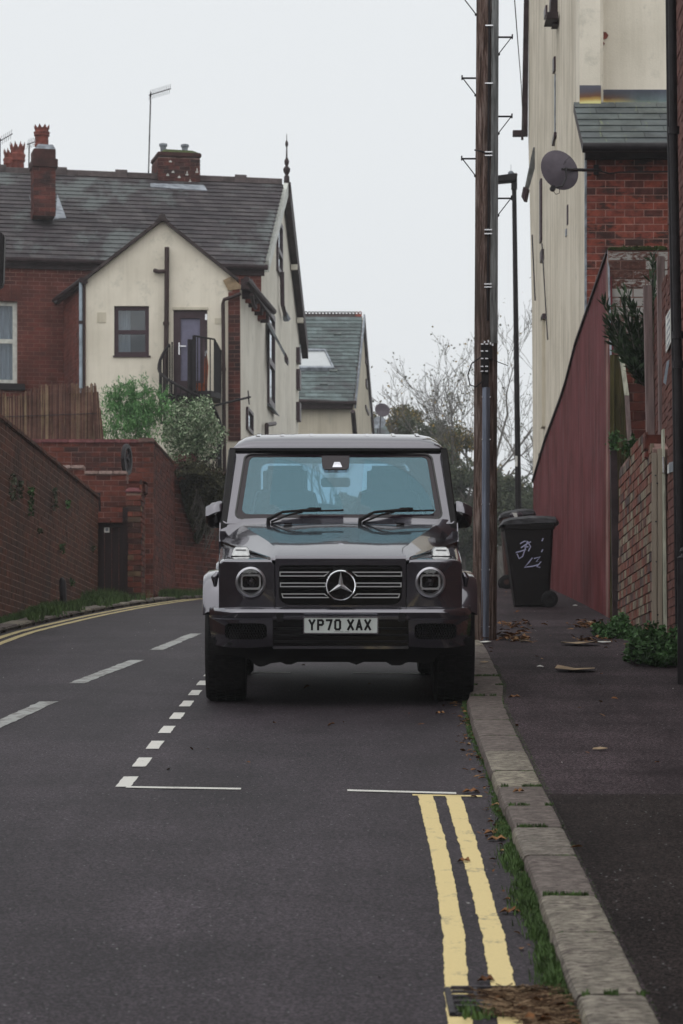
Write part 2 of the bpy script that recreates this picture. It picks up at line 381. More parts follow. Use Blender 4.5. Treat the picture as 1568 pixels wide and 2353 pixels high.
K['reed'] = pieces('reed_canes', [(0, (.07, .035, .03)), (.4, (.12, .062, .05)), (.75, (.17, .10, .075)), (1, (.27, .20, .13))], nscale=3, bmp=.2, patch=((.30, .24, .13), 1.4, .56, .7, (6, 6, .5)))
K['curtain'] = mat('net_curtain', (.55, .56, .56), .9, var=.25, scale=8, stretch=(7, 7, .3))
K['room'] = mat('dark_room', (.03, .025, .03), .9)
K['frosted'] = mat('frosted_panel', (.16, .155, .225), .35, var=.1)
K['gate'] = mat('dark_purple_gate', (.022, .013, .014), .65, var=.3, scale=4, bmp=.3, stretch=(5, 5, .5))
K['concrete'] = mat('pale_concrete', (.33, .30, .25), .9, var=.25, scale=9, bmp=.5, coord='World')
K['bin'] = mat('black_bin_plastic', (.008, .006, .0065), .5, var=.3, scale=5, bmp=.15, bscale=40)
K['bin_lid'] = mat('scuffed_bin_lid', (.05, .05, .055), .38, var=.5, scale=9, stretch=(1, 1, 3))
K['brown_bin'] = mat('brown_bin_plastic', (.05, .024, .02), .5, var=.3, scale=5)
K['chalk'] = mat('blue_white_spray', (.42, .42, .60), .8, var=.15)
K['bag'] = mat('bin_bag', (.05, .04, .05), .3, var=.4, bmp=.8, bscale=12)
K['dish'] = mat('dish_mesh_grey', (.085, .07, .085), .55, .0, var=.15)
K['paper'] = mat('white_paper', (.60, .60, .57), .8, var=.2)
K['card'] = mat('brown_cardboard', (.30, .22, .14), .85, var=.2, scale=14)
K['iron'] = mat('rusty_cast_iron', (.045, .04, .045), .6, .3, var=.5, scale=30, bmp=.5, coord='World')
K['foil'] = mat('crumpled_foil', (.75, .76, .78), .2, 1, bmp=1.0, bscale=50)
K['pot_orange'] = mat('orange_pot', (.22, .055, .02), .6, var=.2)
K['sky_glass'] = mat('skylight_glass', (.45, .47, .48), .06, 0, var=.03, spec=1.0)
def glass(name, tint, rough=.03, refl=1.0, alpha=.6, base=.03, thru=None):
    m = bpy.data.materials.new(name); m.use_nodes = True; t = m.node_tree; t.nodes.clear()
    out = t.nodes.new('ShaderNodeOutputMaterial'); tr = N(t, 'ShaderNodeBsdfTransparent'); tr.inputs[0].default_value = (*(thru or sc(tint, alpha)), 1)
    gl = N(t, 'ShaderNodeBsdfGlossy', Roughness=rough); gl.inputs['Color'].default_value = (*tint, 1)
    fr = N(t, 'ShaderNodeFresnel', IOR=1.5); mu = N(t, 'ShaderNodeMath', operation='MULTIPLY_ADD', use_clamp=True)
    mu.inputs[1].default_value = refl; mu.inputs[2].default_value = base
    ge = t.nodes.new('ShaderNodeNewGeometry'); iv_ = N(t, 'ShaderNodeMath', operation='SUBTRACT'); iv_.inputs[0].default_value = 1; t.links.new(ge.outputs['Backfacing'], iv_.inputs[1])
    m3 = N(t, 'ShaderNodeMath', operation='MULTIPLY')
    ms = t.nodes.new('ShaderNodeMixShader'); t.links.new(fr.outputs[0], mu.inputs[0]); t.links.new(mu.outputs[0], m3.inputs[0]); t.links.new(iv_.outputs[0], m3.inputs[1]); t.links.new(m3.outputs[0], ms.inputs[0])
    t.links.new(tr.outputs[0], ms.inputs[1]); t.links.new(gl.outputs[0], ms.inputs[2]); t.links.new(ms.outputs[0], out.inputs[0]); return m
K['pane'] = glass('window_glass', (.85, .9, .95), .02, 1.3, .8)
K['windscreen'] = glass('coated_windscreen', (.36, .62, .74), .02, 1.0, .85, .15, (.62, .78, .86))
K['dust'] = bpy.data.materials.new('screen_dust'); K['dust'].use_nodes = True; _t = K['dust'].node_tree; _t.nodes.clear()
_o = _t.nodes.new('ShaderNodeOutputMaterial'); _m = _t.nodes.new('ShaderNodeMixShader'); _a = _t.nodes.new('ShaderNodeBsdfTransparent'); _d = _t.nodes.new('ShaderNodeBsdfDiffuse'); _d.inputs[0].default_value = (.5, .52, .52, 1); _m.inputs[0].default_value = .085
_t.links.new(_a.outputs[0], _m.inputs[1]); _t.links.new(_d.outputs[0], _m.inputs[2]); _t.links.new(_m.outputs[0], _o.inputs[0])
K['clear'] = glass('clear_lens', (.95, .95, .95), .02, 1.0, .95)
def carpaint(name, col, metal=.75, rough=.30):
    m, t, b = newmat(name); fl = noise(t, 900, 2, .5); 
    t.links.new(ramp(t, fl, [(.3, sc(col, .8)), (.7, sc(col, 1.25))]), b.inputs['Base Color'])
    b.inputs['Metallic'].default_value = metal; b.inputs['Roughness'].default_value = rough
    b.inputs['Coat Weight'].default_value = 1; b.inputs['Coat Roughness'].default_value = .05; b.inputs['Coat IOR'].default_value = 1.85; return m
K['paint'] = carpaint('graphite_metallic_paint', (.085, .08, .10), .80, .22)
K['lamp_ring'] = mat('lamp_ring', (.42, .42, .45), .3, .8, var=.05)
K['satin'] = mat('satin_silver', (.95, .96, .98), .33, .8, var=.02)
K['car_black'] = mat('gloss_black_plastic', (.004, .003, .004), .14, var=.1, spec=.5)
K['trim'] = mat('black_trim_plastic', (.012, .011, .012), .55, var=.2, bmp=.2)
K['trim_mesh'] = mat('bumper_mesh', (.008, .007, .008), .5, var=.2)
K['frit'] = mat('black_glass_border', (.02, .012, .018), .1, var=.05, spec=.35)
K['chrome'] = mat('chrome', (.86, .87, .9), .07, 1, var=.02)
K['tyre'] = mat('tyre_rubber', (.012, .011, .012), .75, var=.3, scale=20, bmp=.5)
K['seat'] = mat('dark_leather', (.025, .03, .035), .5, var=.2)
K['headliner'] = mat('pale_headliner', (.35, .35, .36), .9, var=.05)
K['plate'] = mat('white_plate', (.56, .60, .58), .45, var=.06)
K['plate_black'] = mat('plate_black', (.008, .007, .008), .5)
K['lamp_dark'] = mat('lamp_interior', (.035, .03, .035), .15, .6, var=.2)
K['badge'] = mat('silver_badge', (.55, .55, .6), .25, 1)

# ------------------------------------------------------------------ masonry
def unit_box():
    me = bpy.data.meshes.new('brick_piece'); h = .5
    v = [(-h, -h, 0), (h, -h, 0), (h, h, 0), (-h, h, 0), (-h, -h, 1), (h, -h, 1), (h, h, 1), (-h, h, 1)]
    me.from_pydata(v, [], [(4, 5, 6, 7), (0, 1, 5, 4), (1, 2, 6, 5), (2, 3, 7, 6), (3, 0, 4, 7)]); return me
def unit_wedge():                                     # a slate: thick lower edge, head tucked under the next course
    me = bpy.data.meshes.new('slate_piece'); h = .5
    v = [(-h, -h, 0), (h, -h, 0), (h, h, 0), (-h, h, 0), (-h, -h, 1), (h, -h, 1), (h, h, .12), (-h, h, .12)]
    me.from_pydata(v, [], [(4, 5, 6, 7), (0, 1, 5, 4), (1, 2, 6, 5), (2, 3, 7, 6), (3, 0, 4, 7)]); return me
BOXV, WEDV = unit_box, unit_wedge
def spans(poly, v):
    xs = []
    n = len(poly)
    for i in range(n):
        (a, b), (c, d) = poly[i], poly[(i + 1) % n]
        if (b > v) != (d > v): xs.append(a + (v - b) * (c - a) / (d - b))
    xs.sort(); return list(zip(xs[::2], xs[1::2]))
def minus(iv, holes):
    out = [iv]
    for a, b in holes:
        nx = []
        for x, y in out:
            if b <= x or a >= y: nx.append((x, y)); continue
            if a > x: nx.append((x, a))
            if b < y: nx.append((b, y))
        out = nx
    return out
MESHES = {}
def lay(parent, pl, poly, L, H, m, name='brick', joint=.010, proud=.008, holes=(), wedge=False, nmax=300, bond='run', jit=.003, v_start=None, sub=True, th=None):
    """lays single pieces over a plane polygon; the largest in the picture become objects, the rest one joined part"""
    vs = [b for a, b in poly]; v0 = min(vs) if v_start is None else v_start; v1 = max(vs)
    rows = int((v1 - v0) / H) + 1; cells = []; umin = min(a for a, b in poly)
    for r in range(rows):
        vb = v0 + r * H; vc = vb + H * .5
        if vc > v1: break
        offs = [0, .5][r % 2] * L
        hs = [s_ for h in holes for s_ in spans(h, vc)]
        for a0, b0 in spans(poly, vc):
            for a, b in minus((a0, b0), hs):
                k = math.floor((a - umin - offs) / L); 
                while True:
                    x0 = umin + offs + k * L; x1 = x0 + L; k += 1
                    if x0 >= b: break
                    if bond == 'eng' and r % 4 == 3: parts = [(x0, x0 + L / 2), (x0 + L / 2, x1)]
                    else: parts = [(x0, x1)]
                    for p0, p1 in parts:
                        q0, q1 = max(p0, a), min(p1, b)
                        if q1 - q0 < .035: continue
                        cells.append((q0 + joint / 2, q1 - joint / 2, vb + (0 if wedge else joint / 2), vb + H - (0 if wedge else joint / 2)))
    key = 'w' if wedge else 'b'
    if (key, m.name) not in MESHES:
        me = (unit_wedge if wedge else unit_box)(); me.name = name + '_mesh'; me.materials.append(m); MESHES[(key, m.name)] = me
    me = MESHES[(key, m.name)]; base = [v.co.copy() for v in me.vertices]; fs = [tuple(p.vertices) for p in me.polygons]
    rot = Matrix((pl.U, pl.V, pl.N)).transposed()
    if pl.U.cross(pl.V).dot(pl.N) < 0: pass
    def score(c):
        p = pl.pt((c[0] + c[1]) / 2, (c[2] + c[3]) / 2)
        if p.y < 1: return 0
        x = CX + F * p.x / p.y; y = HY - F * (p.z - CZ) / p.y
        if not (-4 < x < 1572 and -4 < y < 2356): return 0
        d = (p - Vector((0, 0, CZ)))
        return (c[1] - c[0]) * abs(pl.N.dot(d.normalized())) / d.length_squared
    cells.sort(key=score, reverse=True)
    nobj = 0; MBj = MB(); hand = pl.U.cross(pl.V).dot(pl.N)
    for c in cells:
        top = proud + random.uniform(-jit, jit); dep = th if th else .03
        if wedge: dep, top = proud, proud + random.uniform(0, jit)
        cu, cv = (c[0] + c[1]) / 2, (c[2] + c[3]) / 2
        org = pl.pt(cu, cv, (0.001 if wedge else top - dep)); su, sv, sn = c[1] - c[0], c[3] - c[2], (top if wedge else dep)
        if nobj < nmax and score(c) > 0:
            o = bpy.data.objects.new(name, me); COL.objects.link(o); o.parent = parent
            if hand > 0: mtx = rot
            else: mtx = Matrix((-pl.U, pl.V, pl.N)).transposed()
            o.rotation_mode = 'QUATERNION'; o.rotation_quaternion = mtx.to_quaternion(); o.location = org - ORG[parent]; o.scale = (su, sv, sn); nobj += 1
        else:
            MBj.add([org + pl.U * (b.x * su) + pl.V * (b.y * sv) + pl.N * (b.z * sn) for b in base], fs)
    if MBj.v:
        o = MBj.build(name, m, parent, normals=True); o['kind'] = 'stuff'
    return nobj
def window(parent, pl, u0, u1, v0, v1, fr=.05, rec=.08, bars_v=(), bars_h=(), fmat=None, curtain=None, name='window', cut=None, pane=None, lb=None):
    fmat = fmat or K['frame_dark']; b = MB()
    b.pbox(pl, u0, u0 + fr, v0, v1, -rec - .05, -rec); b.pbox(pl, u1 - fr, u1, v0, v1, -rec - .05, -rec)
    b.pbox(pl, u0 + fr, u1 - fr, v0, v0 + fr, -rec - .05, -rec); b.pbox(pl, u0 + fr, u1 - fr, v1 - fr, v1, -rec - .05, -rec)
    for x in bars_v: b.pbox(pl, x - fr * .4, x + fr * .4, v0 + fr, v1 - fr, -rec - .045, -rec - .002)
    for y in bars_h: b.pbox(pl, u0 + fr, u1 - fr, y - fr * .5, y + fr * .5, -rec - .048, -rec + .002)
    w = b.build(name, fmat, parent)
    MB().pbox(pl, u0 + fr * .5, u1 - fr * .5, v0 + fr * .5, v1 - fr * .5, -rec - .032, -rec - .026).build('pane', pane or K['pane'], w)
    if curtain:
        q = []; n = 24; a, c_ = curtain if isinstance(curtain, tuple) else (u0, u1)
        for i in range(n + 1):
            u = a + (c_ - a) * i / n; q.append(u)
        m = MB()
        vs = [pl.pt(u, v, -rec - .12 - .015 * math.sin(i * 1.9)) for v in (v0, v1) for i, u in enumerate(q)]
        m.add(vs, [(i, i + 1, n + 1 + i + 1, n + 1 + i) for i in range(n)]); m.build('curtain', K['curtain'], w, smooth=60)
    MB().pbox(pl, u0 - .3, u1 + .3, v0 - .3, v1 + .3, -rec - .62, -rec - .58).build('room_back', K['room'], w)
    return w
def rect(u0, u1, v0, v1): return [(u0, v0), (u1, v0), (u1, v1), (u0, v1)]

def leaves(mb, n, sample, size, flat=.0, aspect=.5, droop=None):
    for _ in range(n):
        p = sample()
        if p is None: continue
        s_ = size * random.uniform(.6, 1.35)
        d = Vector((random.gauss(0, 1), random.gauss(0, 1), random.gauss(0, 1) * (1 - flat)))
        if droop is not None: d = d * .6 + Vector(droop)
        if d.length < 1e-3: continue
        d.normalize(); a = d.orthogonal().normalized(); a = (Matrix.Rotation(random.uniform(0, 6.28), 3, d) @ a)
        mb.add([p - d * s_ * .5, p + a * s_ * aspect * .5 + d * s_ * .05, p + d * s_ * .5, p - a * s_ * aspect * .5 + d * s_ * .05], [(0, 1, 2, 3)])
    return mb
# ================================================================== THE SETTING
def sheet(name, ys, left, right, zf, m, ncol=3, z0=0.0, thick=.0):
    """a surface following the hill; left/right are X edges as functions of Y"""
    b = MB(); vs = []; fs = []
    for y in ys:
        a, c = left(y), right(y)
        for i in range(ncol + 1):
            x = a + (c - a) * i / ncol; vs.append((x, y, zf(y) + z0))
    for j in range(len(ys) - 1):
        for i in range(ncol):
            k = j * (ncol + 1) + i; fs.append((k, k + 1, k + ncol + 2, k + ncol + 1))
    b.add(vs, fs); o = b.build(name, m, smooth=60); o['kind'] = 'structure'; return o
def frange(a, b, s): 
    n = int(round((b - a) / s)); return [a + (b - a) * i / n for i in range(n + 1)]
YS = frange(-60, 4, 4)[:-1] + frange(4, 60, 1) + frange(62, 120, 2) + frange(130, 420, 15)
sheet('ground', YS, lambda y: -420, lambda y: 420, G, K['soil'], 2, -.05)
LEFT = [(-60, -3.9), (8, -3.85), (31.6, -3.62), (45.3, -2.90), (50, -2.70), (53.5, -2.45), (55, -1.97), (57, -1.2), (60, -.6), (75, .2), (94, .8), (160, 6), (420, 32)]
WX = [(46, -3.1), (53.5, -3.0), (55.95, -1.9), (60, -1.2), (76, -.3)]
KF = [(-60, .62), (7.2, .689), (9.3, .712), (19.4, .837), (20.6, .868), (22, .95), (26, 1.02), (40, 1.15), (57, 1.45), (94, 2.6), (160, 9), (420, 36)]
kf = lambda y: lerp(KF, y)
kb = lambda y: kf(y) + lerp([(7, .212), (20, .25), (30, .25)], y)
sheet('road', YS, lambda y: lerp(LEFT, y), kf, G, K['asphalt'], 6)
YP = [y for y in YS if y <= 120]
sheet('pavement', YP, lambda y: kb(y) - .01, lambda y: 6.5, GP, K['pavement'], 4)
sheet('pavement_patch', frange(-20, 14.6, .62), lambda y: kb(y) + .004, lambda y: 6.4 - .02 * y, GP, K['pavement_dark'], 2, .004)
sheet('verge', frange(24, 76, 1), lambda y: lerp(LEFT, y) - 3.2, lambda y: lerp(LEFT, y) + .02, G, K['soil'], 3, .035)
# raised garden ground held up by the brick walls on the left
gb = MB(); gb.prism([(x, y, 2.0) for x, y in ((-40, 49.3), (-3.35, 49.3), (-3.25, 53.6), (-2.15, 56.1), (-2.15, 120), (-40, 120))], (0, 0, 4.0)); gb.build('garden_ground', K['soil'])['kind'] = 'structure'

# kerb of single stones
JO = [-3, -2, -1.1, -.1, .8, 1.8, 2.7, 3.6, 4.5, 5.5, 6.4, 7.75, 9.05, 10.28, 11.17, 12.33, 13.3, 14.15, 15.0, 15.8, 16.9, 17.9, 19.05, 20.0, 21.0]
while JO[-1] < 60: JO.append(JO[-1] + random.choice([.9, .95, 1.0]))
kerb = struct('kerb', (0, 8, G(8)))
for i, (a, b_) in enumerate(zip(JO, JO[1:])):
    g = .008 if i % 3 else .014
    a += g; b_ -= g; off = random.uniform(-.004, .004); dz = random.uniform(-.002, .002)
    dz2 = random.uniform(-.004, .004)
    n = 5; m = MB()
    secs = []
    for j in range(n + 1):
        y = a + (b_ - a) * j / n; e = 0
        x0, x1 = kf(y) + off + (.003 if j in (0, n) else 0), kb(y) + off * .4; zt = GP(y) + dz - (.003 if j in (0, n) else 0); zb = G(y) - .08
        wob = [mnoise.noise(Vector((y * 3.1, q, 4.2))) * .006 for q in range(4)]
        secs.append([(x0 - .004, y, zb), (x0 - .002 + wob[0] * .4, y, zt - .022), (x0 + .007 + wob[1] * .4, y, zt - .006), (x0 + .024, y, zt + wob[2] * .25), (x1 - .02, y, zt + wob[3] * .4), (x1, y, zt - .008), (x1, y, zb)])
    m.loft(secs); m.build('kerb_stone', K['kerb'], kerb, smooth=28)
sheet('kerb_joint', frange(-3, 60, 1), lambda y: kf(y) + .012, lambda y: kb(y) + .012, GP, K['moss'], 1, -.022)
# flat kerb slabs showing through the verge on the left
lk = struct('left_kerb', (-3.4, 36, G(36)))
for y in frange(29, 60, 1.0)[:-1]:
    x = lerp(LEFT, y + .5); m = MB(); 
    m.hexa([(x - .26, y + .03, G(y) - .03), (x - .02, y + .03, G(y) - .03), (lerp(LEFT, y + 1) - .02, y + .97, G(y + 1) - .03), (lerp(LEFT, y + 1) - .26, y + .97, G(y + 1) - .03),
            (x - .26, y + .03, G(y) + .055), (x - .02, y + .03, G(y) + .05), (lerp(LEFT, y + 1) - .02, y + .97, G(y + 1) + .05), (lerp(LEFT, y + 1) - .26, y + .97, G(y + 1) + .055)])
    m.build('kerb_stone', K['kerb'], lk, bevel=.012)

# painted markings
def stripe(pts, w, m, name, parent, z=.004, ragged=0.0, step=.12):
    """a band of paint along (Y, X) points"""
    ys = [p[0] for p in pts]; n = max(2, int((ys[-1] - ys[0]) / step)); vs = []; fs = []
    for i in range(n + 1):
        y = ys[0] + (ys[-1] - ys[0]) * i / n; x = lerp(pts, y)
        r1, r2 = [ragged * mnoise.noise(Vector((y * 7, q + x, .3))) + ragged * .9 * mnoise.noise(Vector((y * 47, q + x, 1.3))) for q in (0, 7)]
        vs += [(x + r1, y, G(y) + z), (x + w + r2, y, G(y) + z)]
        if i: k = 2 * i; fs.append((k - 2, k - 1, k + 1, k))
    b = MB(); b.add(vs, fs); return b.build(name, m, parent)
dy = struct('double_yellow_line', (.4, 12, G(12)))
stripe([(4.5, .20), (8, .298), (9.0, .318), (9.47, .326), (10.6, .36), (12.04, .379), (13.4, .386), (15.12, .387)], .076, K['yellow_paint'], 'yellow_line', dy, ragged=.0045, step=.03)
stripe([(4.5, .36), (8, .446), (9.0, .466), (9.47, .474), (10.6, .498), (12.04, .511), (13.4, .520), (15.12, .526)], .078, K['yellow_paint'], 'yellow_line', dy, ragged=.0055, step=.03)
b = MB(); b.add([(.36, 15.13, G(15.13) + .004), (.71, 15.07, G(15.07) + .004), (.71, 15.13, G(15.13) + .004), (.36, 15.19, G(15.19) + .004)], [(0, 1, 2, 3)]); b.build('end_bar', K['yellow_paint'], dy)
bay = struct('parking_bay_marking', (-.3, 16, G(16)))
yy = 15.55
for i in range(14):
    y0 = yy + i * 1.06; x = -1.175 + .008 * i
    o = stripe([(y0, x), (y0 + .52, x + .004)], .078, K['white_paint'], 'bay_dash', bay, ragged=.004, step=.1)
def bar(x0, x1, y0, y1, w, m, nm, par):
    b = MB(); n = 10; vs = []; fs = []
    for i in range(n + 1):
        x = x0 + (x1 - x0) * i / n; y = y0 + (y1 - y0) * i / n; r = random.uniform(-.008, .008)
        vs += [(x, y + r, G(y) + .0045), (x, y + w + r, G(y + w) + .0045)]
        if i: k = 2 * i; fs.append((k - 2, k, k + 1, k - 1))
    b.add(vs, fs); return b.build(nm, m, par)
bar(-1.12, -.52, 15.50, 15.41, .075, K['white_paint'], 'bay_bar', bay)
bar(.03, .585, 15.34, 15.20, .075, K['white_paint'], 'bay_bar', bay)
bar(-.72, -.42, 24.50, 24.46, .09, K['white_paint'], 'bay_bar', bay)
bar(.10, .68, 24.42, 24.30, .09, K['white_paint'], 'bay_bar', bay)
cl = struct('centre_line_marking', (-2, 24, G(24)))
for y0, x0, y1, x1 in ((8.6, -2.62, 11.8, -2.52), (13.4, -2.47, 16.5, -2.36), (18.3, -2.36, 21.3, -2.15), (23.2, -2.12, 26.3, -1.86), (28.0, -1.80, 31.5, -1.60), (33.3, -1.50, 36.3, -1.33), (38.2, -1.22, 41.2, -1.05)):
    stripe([(y0, x0), (y1, x1)], .125, K['white_worn'], 'centre_dash', cl, ragged=.012)
ly = struct('far_double_yellow_line', (-3.3, 36, G(36)))
for o_ in (.10, .26):
    pts = [(y, lerp(LEFT, y) + o_) for y in frange(24, 57, 1)]
    stripe(pts, .078, K['yellow_old'], 'yellow_line', ly, ragged=.006, step=.3)

# ================================================================== LEFT: retaining walls
def brickwall(name, loc, label, cat, walls, mortar, bm_, coping=None, group=None):
    t = thing(name, loc, label, cat, group)
    return t
W1a, W1b = P(0, 1415, 34), P(225, 1385, 46)
W1 = Plane((W1a.x, 34, 0), (W1b.x - W1a.x, 12, 0))
t = thing('brick_wall', (W1a.x, 34, G(34)), 'long weathered brown brick retaining wall with level top at the left edge of the road', 'wall')
u1 = (Vector((W1b.x, 46, 0)) - W1.O).dot(W1.U); ztop = 5.09
pts = [(-6, 1.9), (u1, 3.2), (u1, ztop), (-6, ztop)]
MB().slab(W1, pts, -.22, 0).build('wall', K['mortar'], t)
lay(t, W1, pts, .235, .080, K['brick_old'], joint=.012, bond='eng', proud=.003, jit=.002)
cp = MB()
for i, u in enumerate(frange(-6, u1, .46)[:-1]): 
    MB().pbox(W1, u + .004, u + .455, ztop, ztop + .07, -.25, .03).build('coping_stone', K['brick_old'], t, bevel=.015)
WALL1 = t
# weeds rooted in the old wall
for nm, (px, py, ln) in zip(range(9), ((20, 1090, 60), (62, 1120, 70), (118, 1120, 60), (148, 1150, 22), (38, 1105, 40), (135, 1250, 26), (208, 1255, 18), (158, 1330, 20), (85, 1215, 10))):
    u, v = W1.uv(px, py); h = ln * .005
    lf = leaves(MB(), int(60 * h / .2) + 14, lambda: W1.pt(u + random.gauss(0, .05), v - random.random() ** 1.4 * h, .02 + random.random() * .06), .045, aspect=.55)
    o = lf.build('wall_weed', K['weed'] if nm % 2 else K['evergreen'], normals=False); tag(o, ['trailing weed high on the old brown wall by the left edge', 'longest green weed trailing down the old brown wall', 'dark trailing weed below the coping of the old brown wall', 'small tuft just under the sloping top line of the brown wall', 'reddish green weed clump near the left picture edge on the wall', 'small weed in the middle of the old brown wall', 'small weed at the far end of the old brown wall above the gate side', 'low weed on the brown wall above the verge', 'tiny weed halfway up the old brown wall'][nm], 'weed', 'weeds rooted in the old wall')
# black post against the wall
a = P(147, 1388, 38.5); po = MB(); po.tube([(a.x, a.y, G(38.5) - .02), (a.x - .02, a.y, a.z + .30), (a.x - .035, a.y, a.z + .345)], [.045, .045, .015], 8)
tag(po.build('marker_post', K['black_metal'], smooth=40), 'short black post standing in the grass against the old brown wall', 'post')

# wall across the back (frontal), running left behind the reed screen
W2 = Plane((P(352, 1012, 49).x, 49, 0), (1, 0, 0))
zt2 = P(0, 1018, 49).z
t2 = thing('brick_wall', (-5, 49, G(49)), 'dark red brick garden wall with red coping blocks below the reed screen', 'wall')
pts = [(-4.4, 3.0), (0, 3.0), (0, zt2), (-4.4, zt2)]
MB().slab(W2, pts, -.24, 0).build('wall', K['mortar_dark'], t2)
lay(t2, W2, pts, .235, .0835, K['brick_wine'], joint=.012, bond='eng')
for i in range(10):
    u = -4.4 + i * .43
    MB().pbox(W2, u, u + .425, zt2, zt2 + .065, -.26, .035).build('coping_block', K['coping_red'], t2, bevel=.012)
MB().pbox(W2, -.10 - .16, .02, zt2, zt2 + .085, -.26, .045).build('corner_stone', K['mortar_dark'], t2, bevel=.02)
# the side wall running away along the road, then turning with the bend
W3 = Plane((W2.O.x, 49, 0), (.10, 4.5, 0)); W3b = Plane((W2.O.x + .10, 53.5, 0), (1.10, 2.45, 0))
t3 = thing('brick_wall', (W2.O.x, 50, G(50)), 'long red brick wall running along the verge towards the bend with ivy over it', 'wall')
for pl_, len_ in ((W3, 4.5), (W3b, 2.68)):
    pts = [(0, 3.0), (len_, 3.0), (len_, zt2), (0, zt2)]
    MB().slab(pl_, pts, -.24, -.0).build('wall', K['mortar_dark'], t3)
    lay(t3, pl_, pts, .235, .0835, K['brick_wine'], joint=.012, bond='eng')
    for i in range(int(len_)): MB().pbox(pl_, .05 + i, 1.04 + i, zt2, zt2 + .06, -.26, .03).build('coping_block', K['brick_old'], t3, bevel=.012)
# gate enclosure in front: lower wall with pale coping, recessed gate and pillar
W4 = Plane((P(300, 1100, 46.9).x, 46.9, 0), (1, 0, 0))
t4 = thing('gate_wall', (-3.6, 46.9, G(47)), 'stepped dark brick wall with pale coping tiles above the gate', 'wall')
uL, vS1 = W4.uv(100, 1077); uS, _ = W4.uv(194, 1077); _, vS2 = W4.uv(194, 1090); uR, _ = W4.uv(292, 1090); _, vD = W4.uv(227, 1196)
uD0, _ = W4.uv(222, 1200); uD1, _ = W4.uv(288, 1200)
pts = [(uL, 3.2), (uR, 3.2), (uR, vS2), (uS, vS2), (uS, vS1), (uL, vS1)]
hole = rect(uD0, uD1, 3.25, vD)
MB().slab(W4, pts, -.22, 0, [hole]).build('wall', K['mortar_dark'], t4)
lay(t4, W4, pts, .235, .0835, K['brick_wine'], joint=.012, holes=[hole])
for u0, u1_, v in ((uL, uS, vS1), (uS, uR, vS2)):
    n = max(2, int(round((u1_ - u0) / .235)))
    for i in range(n):
        w = (u1_ - u0) / n; MB().pbox(W4, u0 + i * w + .004, u0 + (i + 1) * w - .004, v, v + .055, -.26, .05).build('coping_tile', K['coping_pale'], t4, bevel=.01)
g = thing('garden_gate', W4.pt((uD0 + uD1) / 2, G(47), -.1), 'narrow dark purple boarded gate with a small white notice set in the brick wall', 'gate')
for i in range(4):
    w = (uD1 - uD0) / 4; MB().pbox(W4, uD0 + i * w + .004, uD0 + (i + 1) * w - .004, G(47) - .02, vD - .015, -.16, -.12).build('board', K['gate'], g, bevel=.006)
MB().pbox(W4, uD0, uD1, vD - .10, vD - .03, -.12, -.095).build('cross_rail', K['gate'], g, bevel=.004)
a, b_ = W4.uv(238, 1222); c_, d_ = W4.uv(250, 1209)
MB().pbox(W4, a, c_, b_, d_, -.12, -.108).build('notice', K['paper'], g)
MB().pbox(W4, a + .02, c_ - .02, b_ + .02, d_ - .02, -.108, -.106).build('notice_print', K['lead'], g)
for q in ((270, 1208), (272, 1368)):
    a, b_ = W4.uv(*q); MB().lathe([(0, 0), (.012, .002), (.012, .014), (0, .016)], W4.pt(a, b_, -.10), 'y', 10).build('bolt_head', K['steel'], g)
# gate pillar with stepped brick cap
pil = thing('gate_pillar', (P(310, 1376, 46).x, 46.1, G(46.1)), 'brick gate pillar of mixed red and black bricks with a rounded stepped top', 'pillar')
PF = Plane((P(288, 1100, 46.0).x, 46.0, 0), (1, 0, 0)); wP = .2415
zc = P(0, 1131, 46).z; zc2 = P(0, 1104, 46).z
PS = Plane((PF.O.x + wP, 46.0, 0), (0, 1, 0))
MB().box(PF.O.x + .01, PF.O.x + wP - .01, 46.01, 46.9, G(46) - .3, zc).build('core', K['mortar'], pil)
lay(pil, PF, rect(0, wP, G(46) - .1, zc), wP, .0835, K['brick_pillar'], joint=.012, bond='run', proud=.012, v_start=G(46) - .1)
lay(pil, PS, rect(0, .9, G(46) - .1, zc2), .225, .0835, K['brick_pillar'], joint=.014, proud=.006)
m = MB(); m.hexa([(PF.O.x - .02, 45.97, zc), (PF.O.x + wP + .02, 45.97, zc), (PF.O.x + wP + .02, 46.2, zc), (PF.O.x - .02, 46.2, zc), (PF.O.x + .02, 45.99, zc + .05), (PF.O.x + wP - .02, 45.99, zc + .05), (PF.O.x + wP - .02, 46.2, zc + .09), (PF.O.x + .02, 46.2, zc + .09)])
m.build('cap_brick', K['coping_red'], pil, bevel=.015)
m = MB(); m.box(PF.O.x + .0, PF.O.x + wP + .05, 46.2, 46.9, zc, zc2).build('upper_course', K['brick_wine'], pil, bevel=.03)
x0, x1 = PF.O.x + .02, PF.O.x + wP + .06
arc = [(x0 + (x1 - x0) * i / 8, 46.2, zc2 + .13 * math.sin(math.pi * i / 8)) for i in range(9)]
MB().prism(arc, (0, .65, 0)).build('rounded_cap', K['brick_wine'], pil, bevel=.01)
post = MB().box(PF.O.x - .045, PF.O.x + .045, 45.98, 46.06, G(46) - .02, P(0, 1165, 46).z); tag(post.build('gate_post', K['gate'], bevel=.01), 'dark timber gate post fixed against the brick gate pillar', 'post')
